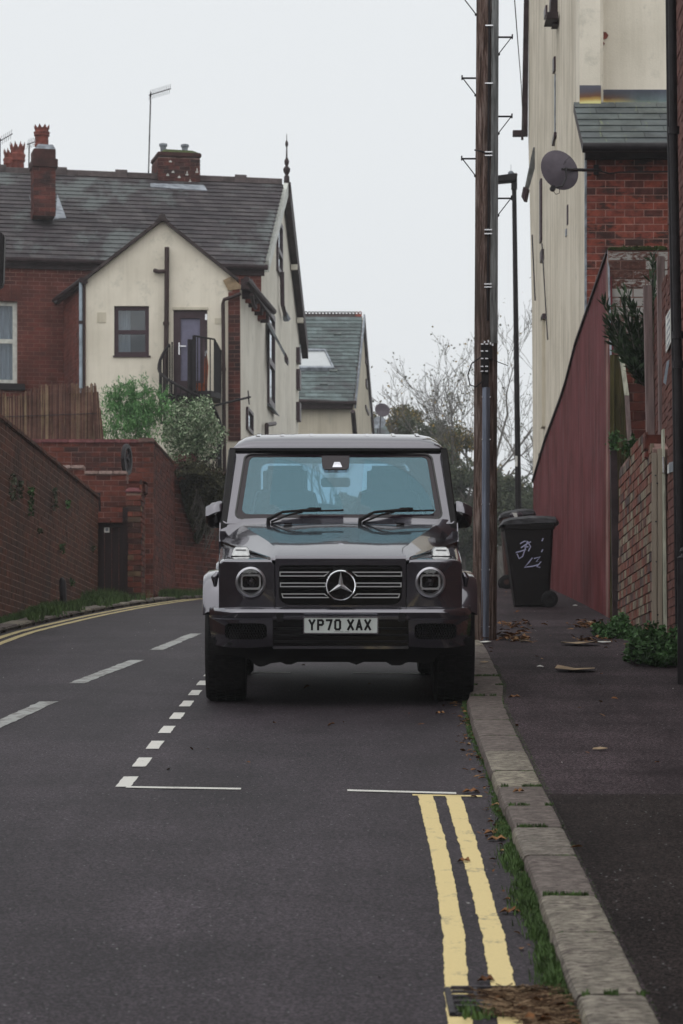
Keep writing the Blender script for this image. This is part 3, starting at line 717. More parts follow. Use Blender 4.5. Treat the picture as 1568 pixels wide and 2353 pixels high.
# dark wheel standing edge-on on the wall
a = P(291, 1056, 47.6); wt = thing('cart_wheel', a, 'dark spoked wheel seen nearly edge-on propped on top of the gate wall', 'wheel')
rw = .245; tl = Matrix.Rotation(R(79), 4, 'Z')
m = MB(); m.lathe([(rw, -.03), (rw + .01, 0), (rw, .03), (rw - .05, .03), (rw - .055, -.03)], (0, 0, 0), 'y', 28, True); m.v = [a + tl @ v for v in m.v]; m.build('rim', K['black_metal'], wt, smooth=40)
m = MB()
for i in range(10):
    t_ = math.pi * 2 * i / 10; m.tube([(0, 0, 0), (rw * .9 * math.cos(t_), 0, rw * .9 * math.sin(t_))], .008, 5)
m.v = [a + tl @ v for v in m.v]; m.build('spokes', K['iron'], wt)
m = MB(); m.lathe([(0, -.04), (.03, -.04), (.03, .04), (0, .04)], (0, 0, 0), 'y', 12); m.v = [a + tl @ v for v in m.v]; m.build('hub', K['black_metal'], wt)
# low metal rail bracket at the wall end
a = P(210, 1132, 46); m = MB(); m.tube([P(205, 1133, 46.1), P(228, 1133, 46.1), P(229, 1175, 46.1)], .018, 6); tag(m.build('rail_bracket', K['black_metal'], smooth=40), 'thin dark metal rail at the far top corner of the old brown wall', 'rail')

# reed screen
WR = Plane((P(0, 1000, 49.6).x, 49.6, 0), (1, 0, 0))
rs = thing('reed_screen', (WR.O.x + 1, 49.6, zt2), 'tall screen of upright brown reed canes standing on the garden wall', 'screen')
TOPR = [(-60, 905), (0, 897), (18, 912), (55, 905), (75, 892), (110, 885), (150, 882), (185, 888), (215, 884), (222, 882), (228, 886), (236, 940), (244, 1010)]
MB().slab(WR, [WR.uv(-60, 1018), WR.uv(232, 1018), WR.uv(226, 900), WR.uv(-60, 915)], -.03, -.012).build('backing', K['reed'], rs)
canes = MB(); nobj = 0; px = -58.0; cane_me = None
while px < 240:
    wpx = random.uniform(1.7, 3.0); top = lerp(TOPR, px) + random.uniform(-5, 5)
    a, v0 = WR.uv(px, 1019); lean = (px - 120) * .0003; b_, v1 = WR.uv(px + random.uniform(-1, 1) - (6 if px > 215 else 0), top)
    r = wpx * 49.6 / F * .55
    m = MB(); m.tube([WR.pt(a, v0, random.uniform(0, .015)), WR.pt((a + b_) / 2, (v0 + v1) / 2, .004), WR.pt(b_, v1, random.uniform(0, .02))], [r, r, r * .8], 5)
    if px > 0: m.build('cane', K['reed'], rs)
    else: canes.add(m.v, m.f)
    px += wpx * .98
canes.build('cane', K['reed'], rs)['kind'] = 'stuff'
MB().tube([WR.pt(WR.uv(-60, 960)[0], WR.uv(0, 960)[1], .03), WR.pt(WR.uv(222, 950)[0], WR.uv(0, 950)[1], .03)], .006, 4).build('tie_wire', K['iron'], rs)

# ================================================================== LEFT: terrace house
HZ = 5.4
XB = (1, .208, 0)                                            # direction of the terrace's long walls
E0 = P(0, 592, 58.4)
WM = Plane((E0.x, 58.75, 0), XB)                             # main brick wall
house = thing('terrace_house', (-4.5, 60, 6), 'big old terrace house with long slate roof, red brick rear wall and cream side gable', 'house')
ve = WM.uv(0, 600)[1]
mw_l, mw_r = WM.uv(-60, 0)[0], WM.uv(600, 0)[0]
a, b_ = WM.uv(-40, 880); c_, d_ = WM.uv(40, 692); hl = rect(a, c_, b_, d_)
u59, v73 = WM.uv(588, 735)
pts = [(mw_l, HZ), (u59, HZ), (u59, v73), (mw_r, v73), (mw_r, ve), (mw_l, ve)]
MB().slab(WM, pts, -.3, 0, [hl]).build('rear_wall', K['mortar_house'], house)
bricks_poly = [(mw_l, HZ + 1.2), (WM.uv(260, 0)[0], HZ + 1.2), (WM.uv(260, 0)[0], ve), (mw_l, ve)]
lay(house, WM, bricks_poly, .235, .0815, K['brick_house'], joint=.011, proud=.006, holes=[hl])
pr = [(WM.uv(520, 0)[0], v73), (mw_r, v73), (mw_r, ve), (WM.uv(520, 0)[0], ve)]
lay(house, WM, pr, .235, .0815, K['brick_house'], joint=.011, proud=.006, nmax=60)
w = window(house, WM, a, c_, b_, d_, .085, .09, (), ((b_ + d_) / 2 + .03,), K['white_frame'], curtain=(a, c_))
MB().pbox(WM, a - .05, c_ + .14, b_ - .13, b_, -.1, .09).build('sill', K['black_metal'], house, bevel=.01)
# brick lintel: soldier bricks in a shallow arch
ln = MB()
for i in range(16):
    u = a + (c_ - a + .1) * i / 16; dv_ = .04 * math.sin(math.pi * min(1, (i + 2) / 18)); m = MB().pbox(WM, u + .004, u + (c_ - a + .1) / 16 - .004, d_ + dv_, d_ + .24 + dv_, -.02, .010); m.build('lintel_brick', K['brick_house'], house)
# eaves gutter + fascia
g0, g1 = WM.uv(-60, 0)[0], WM.uv(606, 0)[0]; vg = WM.uv(0, 597)[1]
MB().pbox(WM, g0, g1, vg - .16, vg - .02, .0, .05).build('fascia', K['board_dark'], house)
MB().tube([WM.pt(g0, vg, .13), WM.pt(g1 + .05, vg, .13)], .055, 8).build('gutter', K['board_dark'], house, smooth=40)
# main roof
EA, EB = WM.pt(g0, vg + .02, .16), WM.pt(g1 + .08, vg + .02, .16)
RA, RB = P(0, 394, 64.8), P(650, 424, 66.1); RD = (RB - RA).normalized(); 
RP = Plane(EA, EB - EA, RA - EA)
def rp(px, py): return RP.uv(px, py)
roof_poly = [(0, 0), RP.uv(605, 609), RP.uv(649, 426), rp(-70, 391)]
roof_poly[0] = rp(-70, 590)
MB().slab(RP, roof_poly, -.12, 0).build('roof_deck', K['board_dark'], house)
lay(house, RP, roof_poly, .30, .315, K['slate'], name='slate', joint=.004, proud=.019, wedge=True, nmax=300, jit=.006)
# ridge tiles
rl = [rp(-70, 391), rp(648, 421)]; nR = 26
for i in range(nR):
    s0, s1 = i / nR, (i + .985) / nR; hh = .10 + (.05 if i % 5 == 2 else 0)
    pa = [RP.pt(rl[0][0] + (rl[1][0] - rl[0][0]) * s, rl[0][1] + (rl[1][1] - rl[0][1]) * s) for s in (s0, s1)]
    secs = [[p + Vector((0, -.16, -.05)), p + Vector((0, -.07, hh * .7)), p + Vector((0, 0, hh)), p + Vector((0, .09, hh * .7)), p + Vector((0, .2, -.05))] for p in pa]
    MB().loft(secs).build('ridge_tile', K['ridge'], house)
# hips of the back slope so that the roof is solid from the side
bk = MB(); far = P(690, 792, 73.5)
bk.add([RB, RA + (RA - RB) * .12, RA + (RA - RB) * .12 + Vector((-.2 * 7, 7, -2.9)), far + Vector((0, 0, .0))], [(0, 1, 2, 3)]); bk.build('back_slope', K['slate'], house)
# side gable wall of the main house
SB0 = Vector((P(598, 640, 60.6).x, 60.6, 0)); SD = Vector((.055, 1, 0))
WS = Plane(SB0, SD)
so = WS.uv
side_poly = [so(598, 1020), so(684, 1020), so(688, 790), so(651, 430), so(607, 612), so(598, 640)]
MB().slab(WS, side_poly, -.3, 0).build('side_wall', K['cream_side'], house)
# bargeboards
bb = MB()
for q in (([so(650, 420), so(656, 440), so(692, 795), so(690, 770)], .0),): pass
r0, r1 = so(650, 424), so(691, 790); w_ = .20
MB().prism([WS.pt(r0[0], r0[1] + .05, .02), WS.pt(r1[0] + .1, r1[1] + .02, .02), WS.pt(r1[0] + .1, r1[1] - .35, .02), WS.pt(r0[0], r0[1] - .42, .02)], WS.N * .15).build('bargeboard', K['board_dark'], house)
r2 = so(607, 606)
MB().prism([WS.pt(r0[0], r0[1] + .05, .02), WS.pt(r2[0] - .3, r2[1] + .02, .02), WS.pt(r2[0] - .3, r2[1] - .22, .02), WS.pt(r0[0], r0[1] - .25, .02)], WS.N * .10).build('bargeboard', K['white_frame'], house)
for s_ in (.38, .72):                                     # purlin ends
    u = r0[0] + (r1[0] - r0[0]) * s_; v = r0[1] + (r1[1] - r0[1]) * s_ - .5; MB().pbox(WS, u - .06, u + .06, v, v + .12, .02, .165).build('purlin_end', K['cream_side'], house)
fn = WS.pt(r0[0], r0[1] + .05, .08)
MB().lathe([(.07, -.1), (.06, .12), (.035, .16), (.075, .24), (.08, .30), (.03, .36), (.05, .42), (.055, .47), (.02, .55), (.014, .78), (.035, .83), (.035, .88), (.01, .93), (.006, 1.08)], fn, 'z', 12).build('finial', K['board_dark'], house, smooth=40)
# windows in the side wall
def sidewin(p, q, fr, rec, bh=(), par=house, sill=None):
    a0, b0 = so(*p); a1, b1 = so(*q); u0_, u1_ = min(a0, a1), max(a0, a1); v0_, v1_ = min(b0, b1), max(b0, b1)
    m = MB(); d = .012
    m.pbox(WS, u0_, u0_ + fr, v0_, v1_, d, .05); m.pbox(WS, u1_ - fr, u1_, v0_, v1_, d, .05); m.pbox(WS, u0_ + fr, u1_ - fr, v0_, v0_ + fr, d, .05); m.pbox(WS, u0_ + fr, u1_ - fr, v1_ - fr, v1_, d, .05)
    for h_ in bh: m.pbox(WS, u0_ + fr, u1_ - fr, v0_ + (v1_ - v0_) * h_ - fr / 2, v0_ + (v1_ - v0_) * h_ + fr / 2, d, .05)
    w = m.build('window', K['frame_dark'], par); MB().pbox(WS, u0_ + fr, u1_ - fr, v0_ + fr, v1_ - fr, .004, .012).build('pane', K['pane'], w)
    return u0_, u1_, v0_, v1_
u0_, u1_, v0_, v1_ = sidewin((613, 925), (627, 728), .13, .1, (.45, .82))
MB().prism([P(613, 743, 61.8), P(613, 732, 61.8), P(656, 812, 61.6), P(656, 824, 61.6)], (.03, .7, .0)).build('open_sash', K['lead'], house)
MB().prism([P(652, 822, 61.55), P(656, 810, 61.55), P(662, 824, 61.55), P(660, 832, 61.55)], (.0, .7, .0)).build('sash_end', K['frame_dark'], house)
m = MB().prism([WS.pt(u0_, v0_ - .02, .0), WS.pt(u1_ + .2, v0_ - .02, .0), WS.pt(u1_ + .2, v0_ - .08, .12), WS.pt(u0_, v0_ - .08, .12)], (0, 0, -.02)).build('sill', K['lead'], house)
sidewin((634, 620), (645, 520), .11, .1, (.4,))
MB().tube([WS.pt(*so(638, 625), .09), WS.pt(*so(639, 700), .09), WS.pt(*so(645, 722), .09)], .05, 6).build('rain_pipe', K['frame_dark'], house)
MB().tube([WS.pt(*so(645, 718), .09), WS.pt(*so(646, 734), .12)], [.05, .09], 6).build('hopper', K['lead'], house)
for q in (((681, 800), (683, 838)), ((681, 850), (683, 898)), ((681, 925), (683, 970))):
    a0, b0 = so(*q[0]); a1, b1 = so(*q[1]); MB().pbox(WS, a0 - .2, a0 + .3, b1, b0, .0, .09).build('window', K['frame_dark'], house)

# ------------------------------------------------ cream gabled rear extension
GA0 = P(197, 640, 56.0); WG = Plane((GA0.x, 56.0, 0), (1, 0, 0)); go = WG.uv
ext = thing('rear_extension', (-3.5, 56, 6), 'cream rendered gabled extension with brown window, dark glazed door and steep roof edges', 'house')
gp = [go(197, 1060), go(551, 1060), go(551, 655), go(538, 640), go(373, 503), go(197, 643)]
gp[0] = (gp[0][0], HZ); gp[1] = (gp[1][0], HZ)
wa, wb = go(262, 817); wc, wd = go(342, 703); da, db = go(398, 905); dc, dd = go(476, 712)
h1, h2 = rect(wa, wc, wb, wd), rect(da, dc, db, dd)
MB().slab(WG, gp, -.28, 0, [h1, h2]).build('gable_wall', K['cream'], ext)
window(ext, WG, wa, wc, wb, wd, .075, .05, (), ((wb + (wd - wb) * .48),), K['frame_dark'], curtain=(wa + .05, wa + (wc - wa) * .45))
MB().pbox(WG, wa - .02, wc + .03, wb - .03, wb, -.05, .03).build('sill', K['frame_dark'], ext)
# door with frosted panel
m = MB(); fw = .10
m.pbox(WG, da, da + fw * 1.35, db, dd, -.12, -.04); m.pbox(WG, dc - fw * 1.4, dc, db, dd, -.12, -.04); m.pbox(WG, da + fw * 1.35, dc - fw * 1.4, dd - fw * 1.5, dd, -.12, -.04); m.pbox(WG, da + fw * 1.35, dc - fw * 1.4, db, db + .25, -.12, -.04)
dr = m.build('door', K['frame_dark'], ext)
MB().pbox(WG, da + fw * 1.3, dc - fw * 1.3, db + .2, dd - fw * 1.4, -.10, -.08).build('door_panel', K['frosted'], dr)
hx, hv = go(411, 800)
m = MB(); m.pbox(WG, hx - .012, hx + .012, hv - .12, hv + .11, -.04, -.025); m.pbox(WG, hx, hx + .13, hv + .03, hv + .05, -.025, .0); m.build('handle', K['steel'], dr)
for q in ((473, 728), (473, 812)): a_, b2 = go(*q); MB().pbox(WG, a_ - .02, a_ + .02, b2 - .055, b2 + .055, -.04, -.02).build('hinge', K['steel'], dr)
MB().pbox(WG, da - .02, dc + .02, dd, dd + .05, -.02, .015).build('door_head', K['cream_far'], ext)
MB().pbox(WG, *[go(223, 0)[0], go(243, 0)[0]], go(0, 741)[1], go(0, 718)[1], 0, .012).build('air_vent', K['cream_far'], ext)
MB().pbox(WG, *[go(493, 0)[0], go(508, 0)[0]], go(0, 744)[1], go(0, 731)[1], 0, .012).build('air_vent', K['cream_far'], ext)
# roof of the extension: two slopes running back, thin dark edge over the gable
apex, el, er = go(373, 503), go(190, 645), go(546, 642)
Dk = Vector((-.05, 5.2, 0))
for (e, nm) in ((el, 0), (er, 1)):
    A_, B_ = WG.pt(*apex, .10), WG.pt(*e, .10)
    sl = (B_ - A_); U_ = Dk.normalized() if nm else -Dk.normalized(); V_ = (A_ - B_)
    pl = Plane(B_ if nm else B_ + Dk, U_, V_)
    L_ = Dk.length; Hh = V_.length
    MB().slab(pl, rect(0, L_, 0, Hh), -.035, 0).build('roof_deck', K['board_dark'], ext)
    lay(ext, pl, rect(0, L_, 0, Hh), .30, .315, K['slate'], name='slate', joint=.004, proud=.015, wedge=True, nmax=0)
    MB().prism([A_ + Vector((0, 0, .02)), B_ + Vector((0, 0, .02)), B_ + Vector((0, 0, -.045)), A_ + Vector((0, 0, -.045))], (0, -.03, 0)).build('verge_edge', K['ridge'], ext)
MB().prism([WG.pt(apex[0] - .13, apex[1] - .06, .15), WG.pt(apex[0] + .13, apex[1] - .06, .15), WG.pt(apex[0], apex[1] + .06, .15)], (0, .25, 0)).build('ridge_end_tile', K['ridge'], ext)
MB().tube([WG.pt(apex[0], apex[1] + .02, .1), WG.pt(apex[0], apex[1] + .02, -5)], .07, 6).build('ridge_tiles', K['ridge'], ext)
# brick corner pier
pf = [go(524, 1013), go(553, 1013), go(551, 662), go(524, 672)]
MB().slab(WG, pf, 0.0, .03).build('corner_pier', K['mortar_house'], ext)
PQ = Plane(WG.pt(0, 0, .03), WG.U); lay(ext, PQ, pf, .235, .0815, K['brick_stack'], joint=.011, proud=.006, nmax=120)
m = MB().slab(WG, [go(512, 645), go(530, 636), go(552, 655), go(553, 665), go(524, 668)], .0, .05); m.build('broken_render', K['card'], ext)
# side wall of the extension
WE = Plane(WG.pt(go(552.5, 0)[0], 0, 0), SD); eo = WE.uv
MB().slab(WE, [eo(552.5, 1060), eo(600, 1060), eo(600, 735), eo(552.5, 655)], -.25, 0).build('side_wall', K['cream_side'], ext)
# bracketed eaves gutter running back
A_, B_ = WE.pt(*eo(538, 642), .22), WE.pt(*eo(604, 716), .22)
MB().tube([A_, B_], .06, 8).build('gutter', K['board_dark'], ext, smooth=40)
MB().prism([WE.pt(*eo(553, 665), .0), WE.pt(*eo(600, 728), .0), WE.pt(*eo(600, 708), .0), WE.pt(*eo(553, 640), .0)], WE.N * .2).build('soffit', K['board_dark'], ext)
for i in range(7):
    u = lerp([(0, eo(556, 0)[0]), (6, eo(598, 0)[0])], i); v = lerp([(0, eo(556, 672)[1]), (6, eo(598, 728)[1])], i); MB().pbox(WE, u - .04, u + .04, v - .12, v + .1, 0, .16).build('eaves_bracket', K['terracotta' if i % 2 else 'board_dark'], ext)
a0, b0 = eo(564, 985); a1, b1 = eo(577, 950)
m = MB(); m.pbox(WE, a0, a0 + .08, b0, b1, .01, .05); m.pbox(WE, a1 - .08, a1, b0, b1, .01, .05); m.pbox(WE, a0 + .08, a1 - .08, b0, b0 + .06, .01, .05); m.pbox(WE, a0 + .08, a1 - .08, b1 - .06, b1, .01, .05); w = m.build('window', K['frame_dark'], ext)
MB().pbox(WE, a0 + .08, a1 - .08, b0 + .06, b1 - .06, .003, .012).build('pane', K['pane'], w)
MB().tube([WE.pt(*eo(601, 1010), .1), WE.pt(*eo(601, 976), .1), WE.pt(*eo(613, 973), .16)], .045, 8).build('vent_pipe', K['brown_pipe'], ext)
# canted brick return on the left
WC = Plane(WG.pt(go(197, 0)[0] - .02, 0, 0) + Vector((-.232 * 2.75, 2.75, 0)), (.232, -1, 0)); co = WC.uv
cpoly = [co(144, 1060), co(190.5, 1060), co(190.5, 650), co(130, 695), co(144, 760)]
cpoly = [co(146, 1060), co(190, 1060), co(190, 652), co(146, 690)]
MB().slab(WC, cpoly, -.2, 0).build('return_wall', K['mortar_house'], ext)
lay(ext, WC, cpoly, .235, .0815, K['brick_house'], joint=.011, proud=.006)
MB().prism([WG.pt(*go(190, 643), .12), WG.pt(*go(190, 655), .12), P(124, 700, 59), P(124, 688, 59)], (.1, 0, .02)).build('eaves_board', K['board_dark'], ext)
MB().tube([WG.pt(*go(189, 646), .16), P(125, 690, 58.9)], .05, 8).build('gutter', K['board_dark'], ext)
MB().prism([P(124, 692, 58.8), P(138, 678, 58.2), P(141, 681, 58.2), P(127, 697, 58.8)], (0, -.05, 0)).build('lead_edge', K['lead'], ext)
# pipes
def pipe(pts, r, m, label, cat='pipe', clips=(), name='drainpipe', clipm=None):
    b0 = pts[-1] if pts[-1].z < pts[0].z else pts[0]
    o = thing(name, b0, label, cat); MB().tube(pts, r, 10).build('pipe_run', m, o, smooth=45)
    for c in clips: MB().lathe([(r * 1.02, -.03), (r * 1.3, -.03), (r * 1.3, .03), (r * 1.02, .03)], c, 'z', 12).build('clip', clipm or m, o)
    return o
pipe([WG.pt(*go(384, 570), .09), WG.pt(*go(383, 720), .09), WG.pt(*go(380, 1000), .09)], .045, K['brown_pipe'], 'thick dark soil pipe rising beside the glazed door on the cream gable', clips=[WG.pt(*go(382, 745), .09)], name='soil_pipe')
o = pipe([WG.pt(*go(383, 625), .09), WG.pt(*go(366, 626), .10), WG.pt(*go(355, 622), .03)], .04, K['brown_pipe'], 'short elbow branch joining the soil pipe high on the cream gable', name='pipe_elbow')
pipe([WG.pt(*go(186, 650), .07), WG.pt(*go(186.5, 890), .07), WG.pt(*go(187, 1000), .07)], .032, K['grey_pipe'], 'pale blue-grey downpipe at the left corner of the cream gable', clips=[WG.pt(*go(186, 742), .07)], clipm=K['board_dark'])
pipe([WG.pt(*go(192.5, 640), .05), WG.pt(*go(194, 1000), .05)], .026, K['brown_pipe'], 'dark brown downpipe tight against the left corner of the cream gable')
pipe([WG.pt(*go(553, 677), .16), WG.pt(*go(533, 685), .12), WG.pt(*go(515, 690), .10), WG.pt(*go(512.5, 700), .10), WG.pt(*go(516, 1090), .10)], .036, K['brown_pipe'], 'black downpipe at the right corner of the cream gable with a bend to the gutter', clips=[WG.pt(*go(513.5, 850), .10)])
pipe([WE.pt(*eo(553, 677), .2), WE.pt(*eo(558, 700), .2), WE.pt(*eo(563, 708), .2)], .035, K['board_dark'], 'short broken gutter outlet hanging from the eaves beside the brick corner', name='gutter_outlet')

# ------------------------------------------------ chimneys, pots, aerials
def stack(name, label, pl_f, pf, depth, bm_, base_th, band=None, pots=()):
    t = thing(name, pl_f.pt(*pf[0]), label, 'chimney'); us = [p[0] for p in pf]; vs = [p[1] for p in pf]
    u0, u1, v0, v1 = min(us), max(us), min(vs), max(vs)
    MB().pbox(pl_f, u0 + .01, u1 - .01, v0, v1 - .01, -depth + .01, -.01).build('core', K['mortar_dark'], t)
    lay(t, Plane(pl_f.pt(0, 0, -.01), pl_f.U), rect(u0, u1, v0, v1), .235, .0835, bm_, joint=.010, proud=.012, nmax=120)
    sl = Plane(pl_f.pt(u0 + .01, 0, -depth), -(-pl_f.N) , (0, 0, 1)); sl = Plane(pl_f.pt(u0 + .01, 0, -depth), pl_f.N)
    lay(t, sl, rect(.0, depth - .0, v0, v1), .235, .0835, bm_, joint=.010, proud=.012, nmax=60)
    return t, (u0, u1, v0, v1)
CH = Plane(P(128, 490, 60.9), XB); c1 = [CH.uv(77, 495), CH.uv(128, 493), CH.uv(128, 385), CH.uv(77, 385)]
t, (u0, u1, v0, v1) = stack('chimney', 'tall narrow dark brick chimney on the left slope with one crown pot', CH, c1, .55, K['brick_stack'], 0)
v2 = CH.uv(0, 338)[1]
MB().pbox(CH, u0 - .03, u1 + .04, v1, v1 + .17, -.6, .05).build('corbel', K['brick_stack'], t, bevel=.01)
MB().pbox(CH, u0 + .0, u1 + .0, v1 + .17, v2, -.56, .01).build('head', K['brick_stack'], t, bevel=.01)
MB().prism([CH.pt(u0 + .03, v2, 0), CH.pt(u1 - .0, v2, 0), CH.pt(u1 - .05, v2 + .11, -.1), CH.pt(u0 + .1, v2 + .11, -.1)], -CH.N * .4).build('flaunching', K['lead'], t)
def crown_pot(c, r, h, name='chimney_pot', lb='', par=None, m=None):
    m_ = MB(); m_.lathe([(r * .95, 0), (r * .98, h * .1), (r * .9, h * .12), (r * .88, h * .45), (r * 1.05, h * .5), (r * 1.0, h * .56), (r * 1.08, h * .62), (r * 1.08, h * .66), (r * .9, h * .7), (r * .92, h * .84), (r * .78, h * .84), (r * .75, 0)], c, 'z', 20)
    for i in range(9):
        t_ = 2 * math.pi * (i + .5) / 9; a_ = Vector((math.cos(t_), math.sin(t_), 0)); s_ = Vector((-math.sin(t_), math.cos(t_), 0)); q = Vector(c)
        m_.add([q + a_ * r * .95 + s_ * r * .3 + Vector((0, 0, h * .8)), q + a_ * r * .95 - s_ * r * .3 + Vector((0, 0, h * .8)), q + a_ * r * 1.08 + Vector((0, 0, h)), q + a_ * r * .8 + s_ * r * .3 + Vector((0, 0, h * .8)), q + a_ * r * .8 - s_ * r * .3 + Vector((0, 0, h * .8))], [(0, 1, 2), (4, 3, 2), (3, 0, 2), (1, 4, 2)])
    return m_.build(name, m or K['terracotta'], par, smooth=35)
tag(crown_pot(CH.pt((u0 + u1) / 2 - .03, v2 + .09, -.28), .155, .45), 'crown-topped terracotta pot on the tall narrow chimney', 'chimney pot')
# flashing at the foot of that stack
m = MB()
fl = [RP.uv(67, 452), RP.uv(77, 495), RP.uv(128, 493), RP.uv(131, 448), RP.uv(152, 505), RP.uv(86, 508)]
MB().slab(RP, fl, 0.0, .035).build('flashing', K['lead'], t)
CH2 = Plane(P(460, 425, 65.4), XB); c2 = [CH2.uv(365, 422), CH2.uv(459, 428), CH2.uv(461, 345), CH2.uv(365, 345)]
v_b = CH2.uv(0, 432)[1]; v_t = CH2.uv(0, 345)[1]; ua, ub = CH2.uv(363, 0)[0], CH2.uv(460, 0)[0]
t, _ = stack('chimney', 'broad dark brick chimney on the ridge with white mortar marks and two short cowls', CH2, rect(ua, ub, v_b - .3, v_t), 1.0, K['brick_stack'], 0)
MB().pbox(CH2, ua - .02, ub + .02, v_t, v_t + .10, -1.02, .04).build('head', K['brick_stack'], t, bevel=.02)
MB().prism([CH2.pt(ua + .05, v_t + .1, 0), CH2.pt(ub - .02, v_t + .1, 0), CH2.pt(ub - .15, v_t + .19, -.2), CH2.pt(ua + .2, v_t + .2, -.2)], -CH2.N * .6).build('flaunching', K['moss'], t)
for q in ((380, 333), (430, 335)):
    a_ = CH2.uv(*q)[0]; c = CH2.pt(a_, v_t + .14, -.35); o = MB().lathe([(.06, 0), (.065, .1), (.07, .14), (.09, .15), (.09, .2), (.06, .21)], c, 'z', 14).build('chimney_cowl', K['lead'], smooth=35)
    tag(o, 'left short metal cowl on the broad ridge chimney' if q[0] < 400 else 'right short metal cowl on the broad ridge chimney', 'chimney cowl', 'cowls on the ridge chimney')
ms = MB()
for (x, y) in ((385, 403), (397, 396), (411, 408), (429, 402), (452, 396), (436, 418), (391, 372)):
    a_, b2 = CH2.uv(x, y); ms.pbox(CH2, a_ - .03, a_ + .03, b2 - .012, b2 + .012, .004, .016); ms.pbox(CH2, a_ - .006, a_ + .012, b2, b2 + random.uniform(.02, .09), .004, .016)
ms.build('mortar_patch', K['paper'], t)
MB().slab(RP, [RP.uv(345, 424), RP.uv(468, 428), RP.uv(476, 441), RP.uv(345, 432)], .0, .03).build('flashing', K['lead'], t)
for (px_, py_, s_, lb_) in ((22, 393, 1.0, 'left of two terracotta pots rising behind the ridge at the far left'), (40, 393, 1.25, 'right, taller of two terracotta pots behind the ridge at the far left')):
    c = P(px_, py_ + 20, 67.5); tag(crown_pot(c, .135 * s_, .6 * s_ + .1), lb_, 'chimney pot', 'pots behind the left ridge')
tag(MB().box(P(8, 0, 67.2).x, P(54, 0, 67.2).x, 67.2, 68.0, P(0, 460, 67.2).z, P(0, 402, 67.2).z).build('chimney', K['brick_stack']), 'low dark chimney stack hidden behind the ridge under two terracotta pots', 'chimney')
def aerial(name, base, top, boom, n, lb_, r=.012, el=.22):
    t = thing(name, base, lb_, 'aerial'); MB().tube([base, top], r * 1.3, 6).build('mast', K['iron'], t)
    a_, b2 = boom; MB().tube([a_, b2], r, 5).build('boom', K['iron'], t); m = MB(); d = (b2 - a_)
    for i in range(n):
        q = a_ + d * (i + .5) / n; m.tube([q + Vector((-.02, 0, -el / 2)), q + Vector((.02, 0, el / 2))], r * .45, 4)
    m.build('elements', K['iron'], t); return t
aerial('tv_aerial', P(341, 400, 65.2), P(346, 212, 65.2), (P(342, 219, 65.2), P(392, 204, 64.4)), 12, 'tall thin television aerial mast beside the broad ridge chimney')
MB()
aerial('tv_aerial', P(66, 400, 66), P(67, 330, 66), (P(62, 332, 66), P(84, 325, 65.6)), 6, 'small television aerial just left of the tall narrow chimney')
aerial('tv_aerial', P(0, 400, 66), P(0, 318, 66), (P(-10, 330, 66), P(28, 308, 65)), 8, 'television aerial cut by the left picture edge above the roof')

# ------------------------------------------------ spiral stair
st = thing('spiral_stair', P(437, 1060, 55.3), 'dark metal spiral stair with curved handrail and landing in front of the glazed door', 'staircase')
C0 = P(437, 900, 55.25); zl = P(0, 905, 55.3).z
pz = lambda a_, r_, z_: Vector((C0.x + r_ * math.sin(a_), C0.y - r_ * math.cos(a_), z_))     # angle 0 faces the camera
MB().tube([(C0.x, C0.y, 6.0), (C0.x, C0.y, zl + 1.0)], .055, 12).build('central_column', K['black_metal'], st, smooth=40)
hr = []
for i in range(49):
    a_ = R(-135 + i * 10); z_ = lerp([(-135, P(0, 786, 55.3).z), (-90, P(0, 845, 55.3).z), (0, P(0, 908, 55.3).z), (45, P(0, 935, 55.3).z), (90, P(0, 1000, 55.3).z), (180, P(0, 1078, 55.3).z), (345, P(0, 1200, 55.3).z)], -135 + i * 10)
    hr.append((a_, z_))
MB().tube([pz(a_, .585, z_) for a_, z_ in hr], .028, 8).build('handrail', K['black_metal'], st, smooth=40)
for i in range(0, 49):
    a_, z_ = hr[i]
    if z_ < 6: continue
    MB().tube([pz(a_, .57, z_), pz(a_, .57, z_ - .92)], .012, 5).build('baluster', K['black_metal'], st)
for i in range(0, 46, 3):
    a_, z_ = hr[i]; z_ -= .95; b2 = a_ + R(29)
    if z_ < 5.95: continue
    m = MB(); m.prism([pz(a_, .05, z_), pz(a_, .58, z_), pz((a_ + b2) / 2, .6, z_), pz(b2, .58, z_), pz(b2, .05, z_)], (0, 0, -.03)); m.build('tread', K['black_metal'], st)
# landing and its guard
L = [P(388, 905, 55.95), P(507, 905, 55.95), P(507, 908, 55.2), P(485, 910, 54.75), P(440, 908, 54.8), P(432, 905, 55.2)]
L = [Vector((p.x, p.y, zl)) for p in L]
MB().prism(L, (0, 0, -.10)).build('landing', K['black_metal'], st)
gt = P(0, 772, 54.8).z
def guard(a_, b_, za, zb, n):
    m = MB(); m.tube([(a_.x, a_.y, za), (b_.x, b_.y, zb)], .016, 6); m.build('guard_rail', K['black_metal'], st)
    for i in range(n + 1):
        q = a_.lerp(b_, i / n); MB().tube([(q.x, q.y, za + (zb - za) * i / n), (q.x, q.y, zl - .03)], .012, 5).build('baluster', K['black_metal'], st)
p1, p2, p3 = P(444, 772, 54.75), P(492, 782, 54.8), P(507, 815, 55.9)
guard(p1, p2, gt, gt - .06, 5); guard(p2, p3, gt - .06, gt - .14, 9)
MB().hexa([(p1.x - .02, 54.74, zl), (p1.x + .05, 54.74, zl), (p1.x + .05, 54.79, zl), (p1.x - .02, 54.79, zl), (p1.x - .02, 54.74, gt), (p1.x + .05, 54.74, gt), (p1.x + .05, 54.79, gt), (p1.x - .02, 54.79, gt)]).build('newel_post', K['black_metal'], st)
guard(P(395, 790, 55.95), P(395, 800, 55.4), P(0, 790, 55.9).z, P(0, 795, 55.9).z, 4)
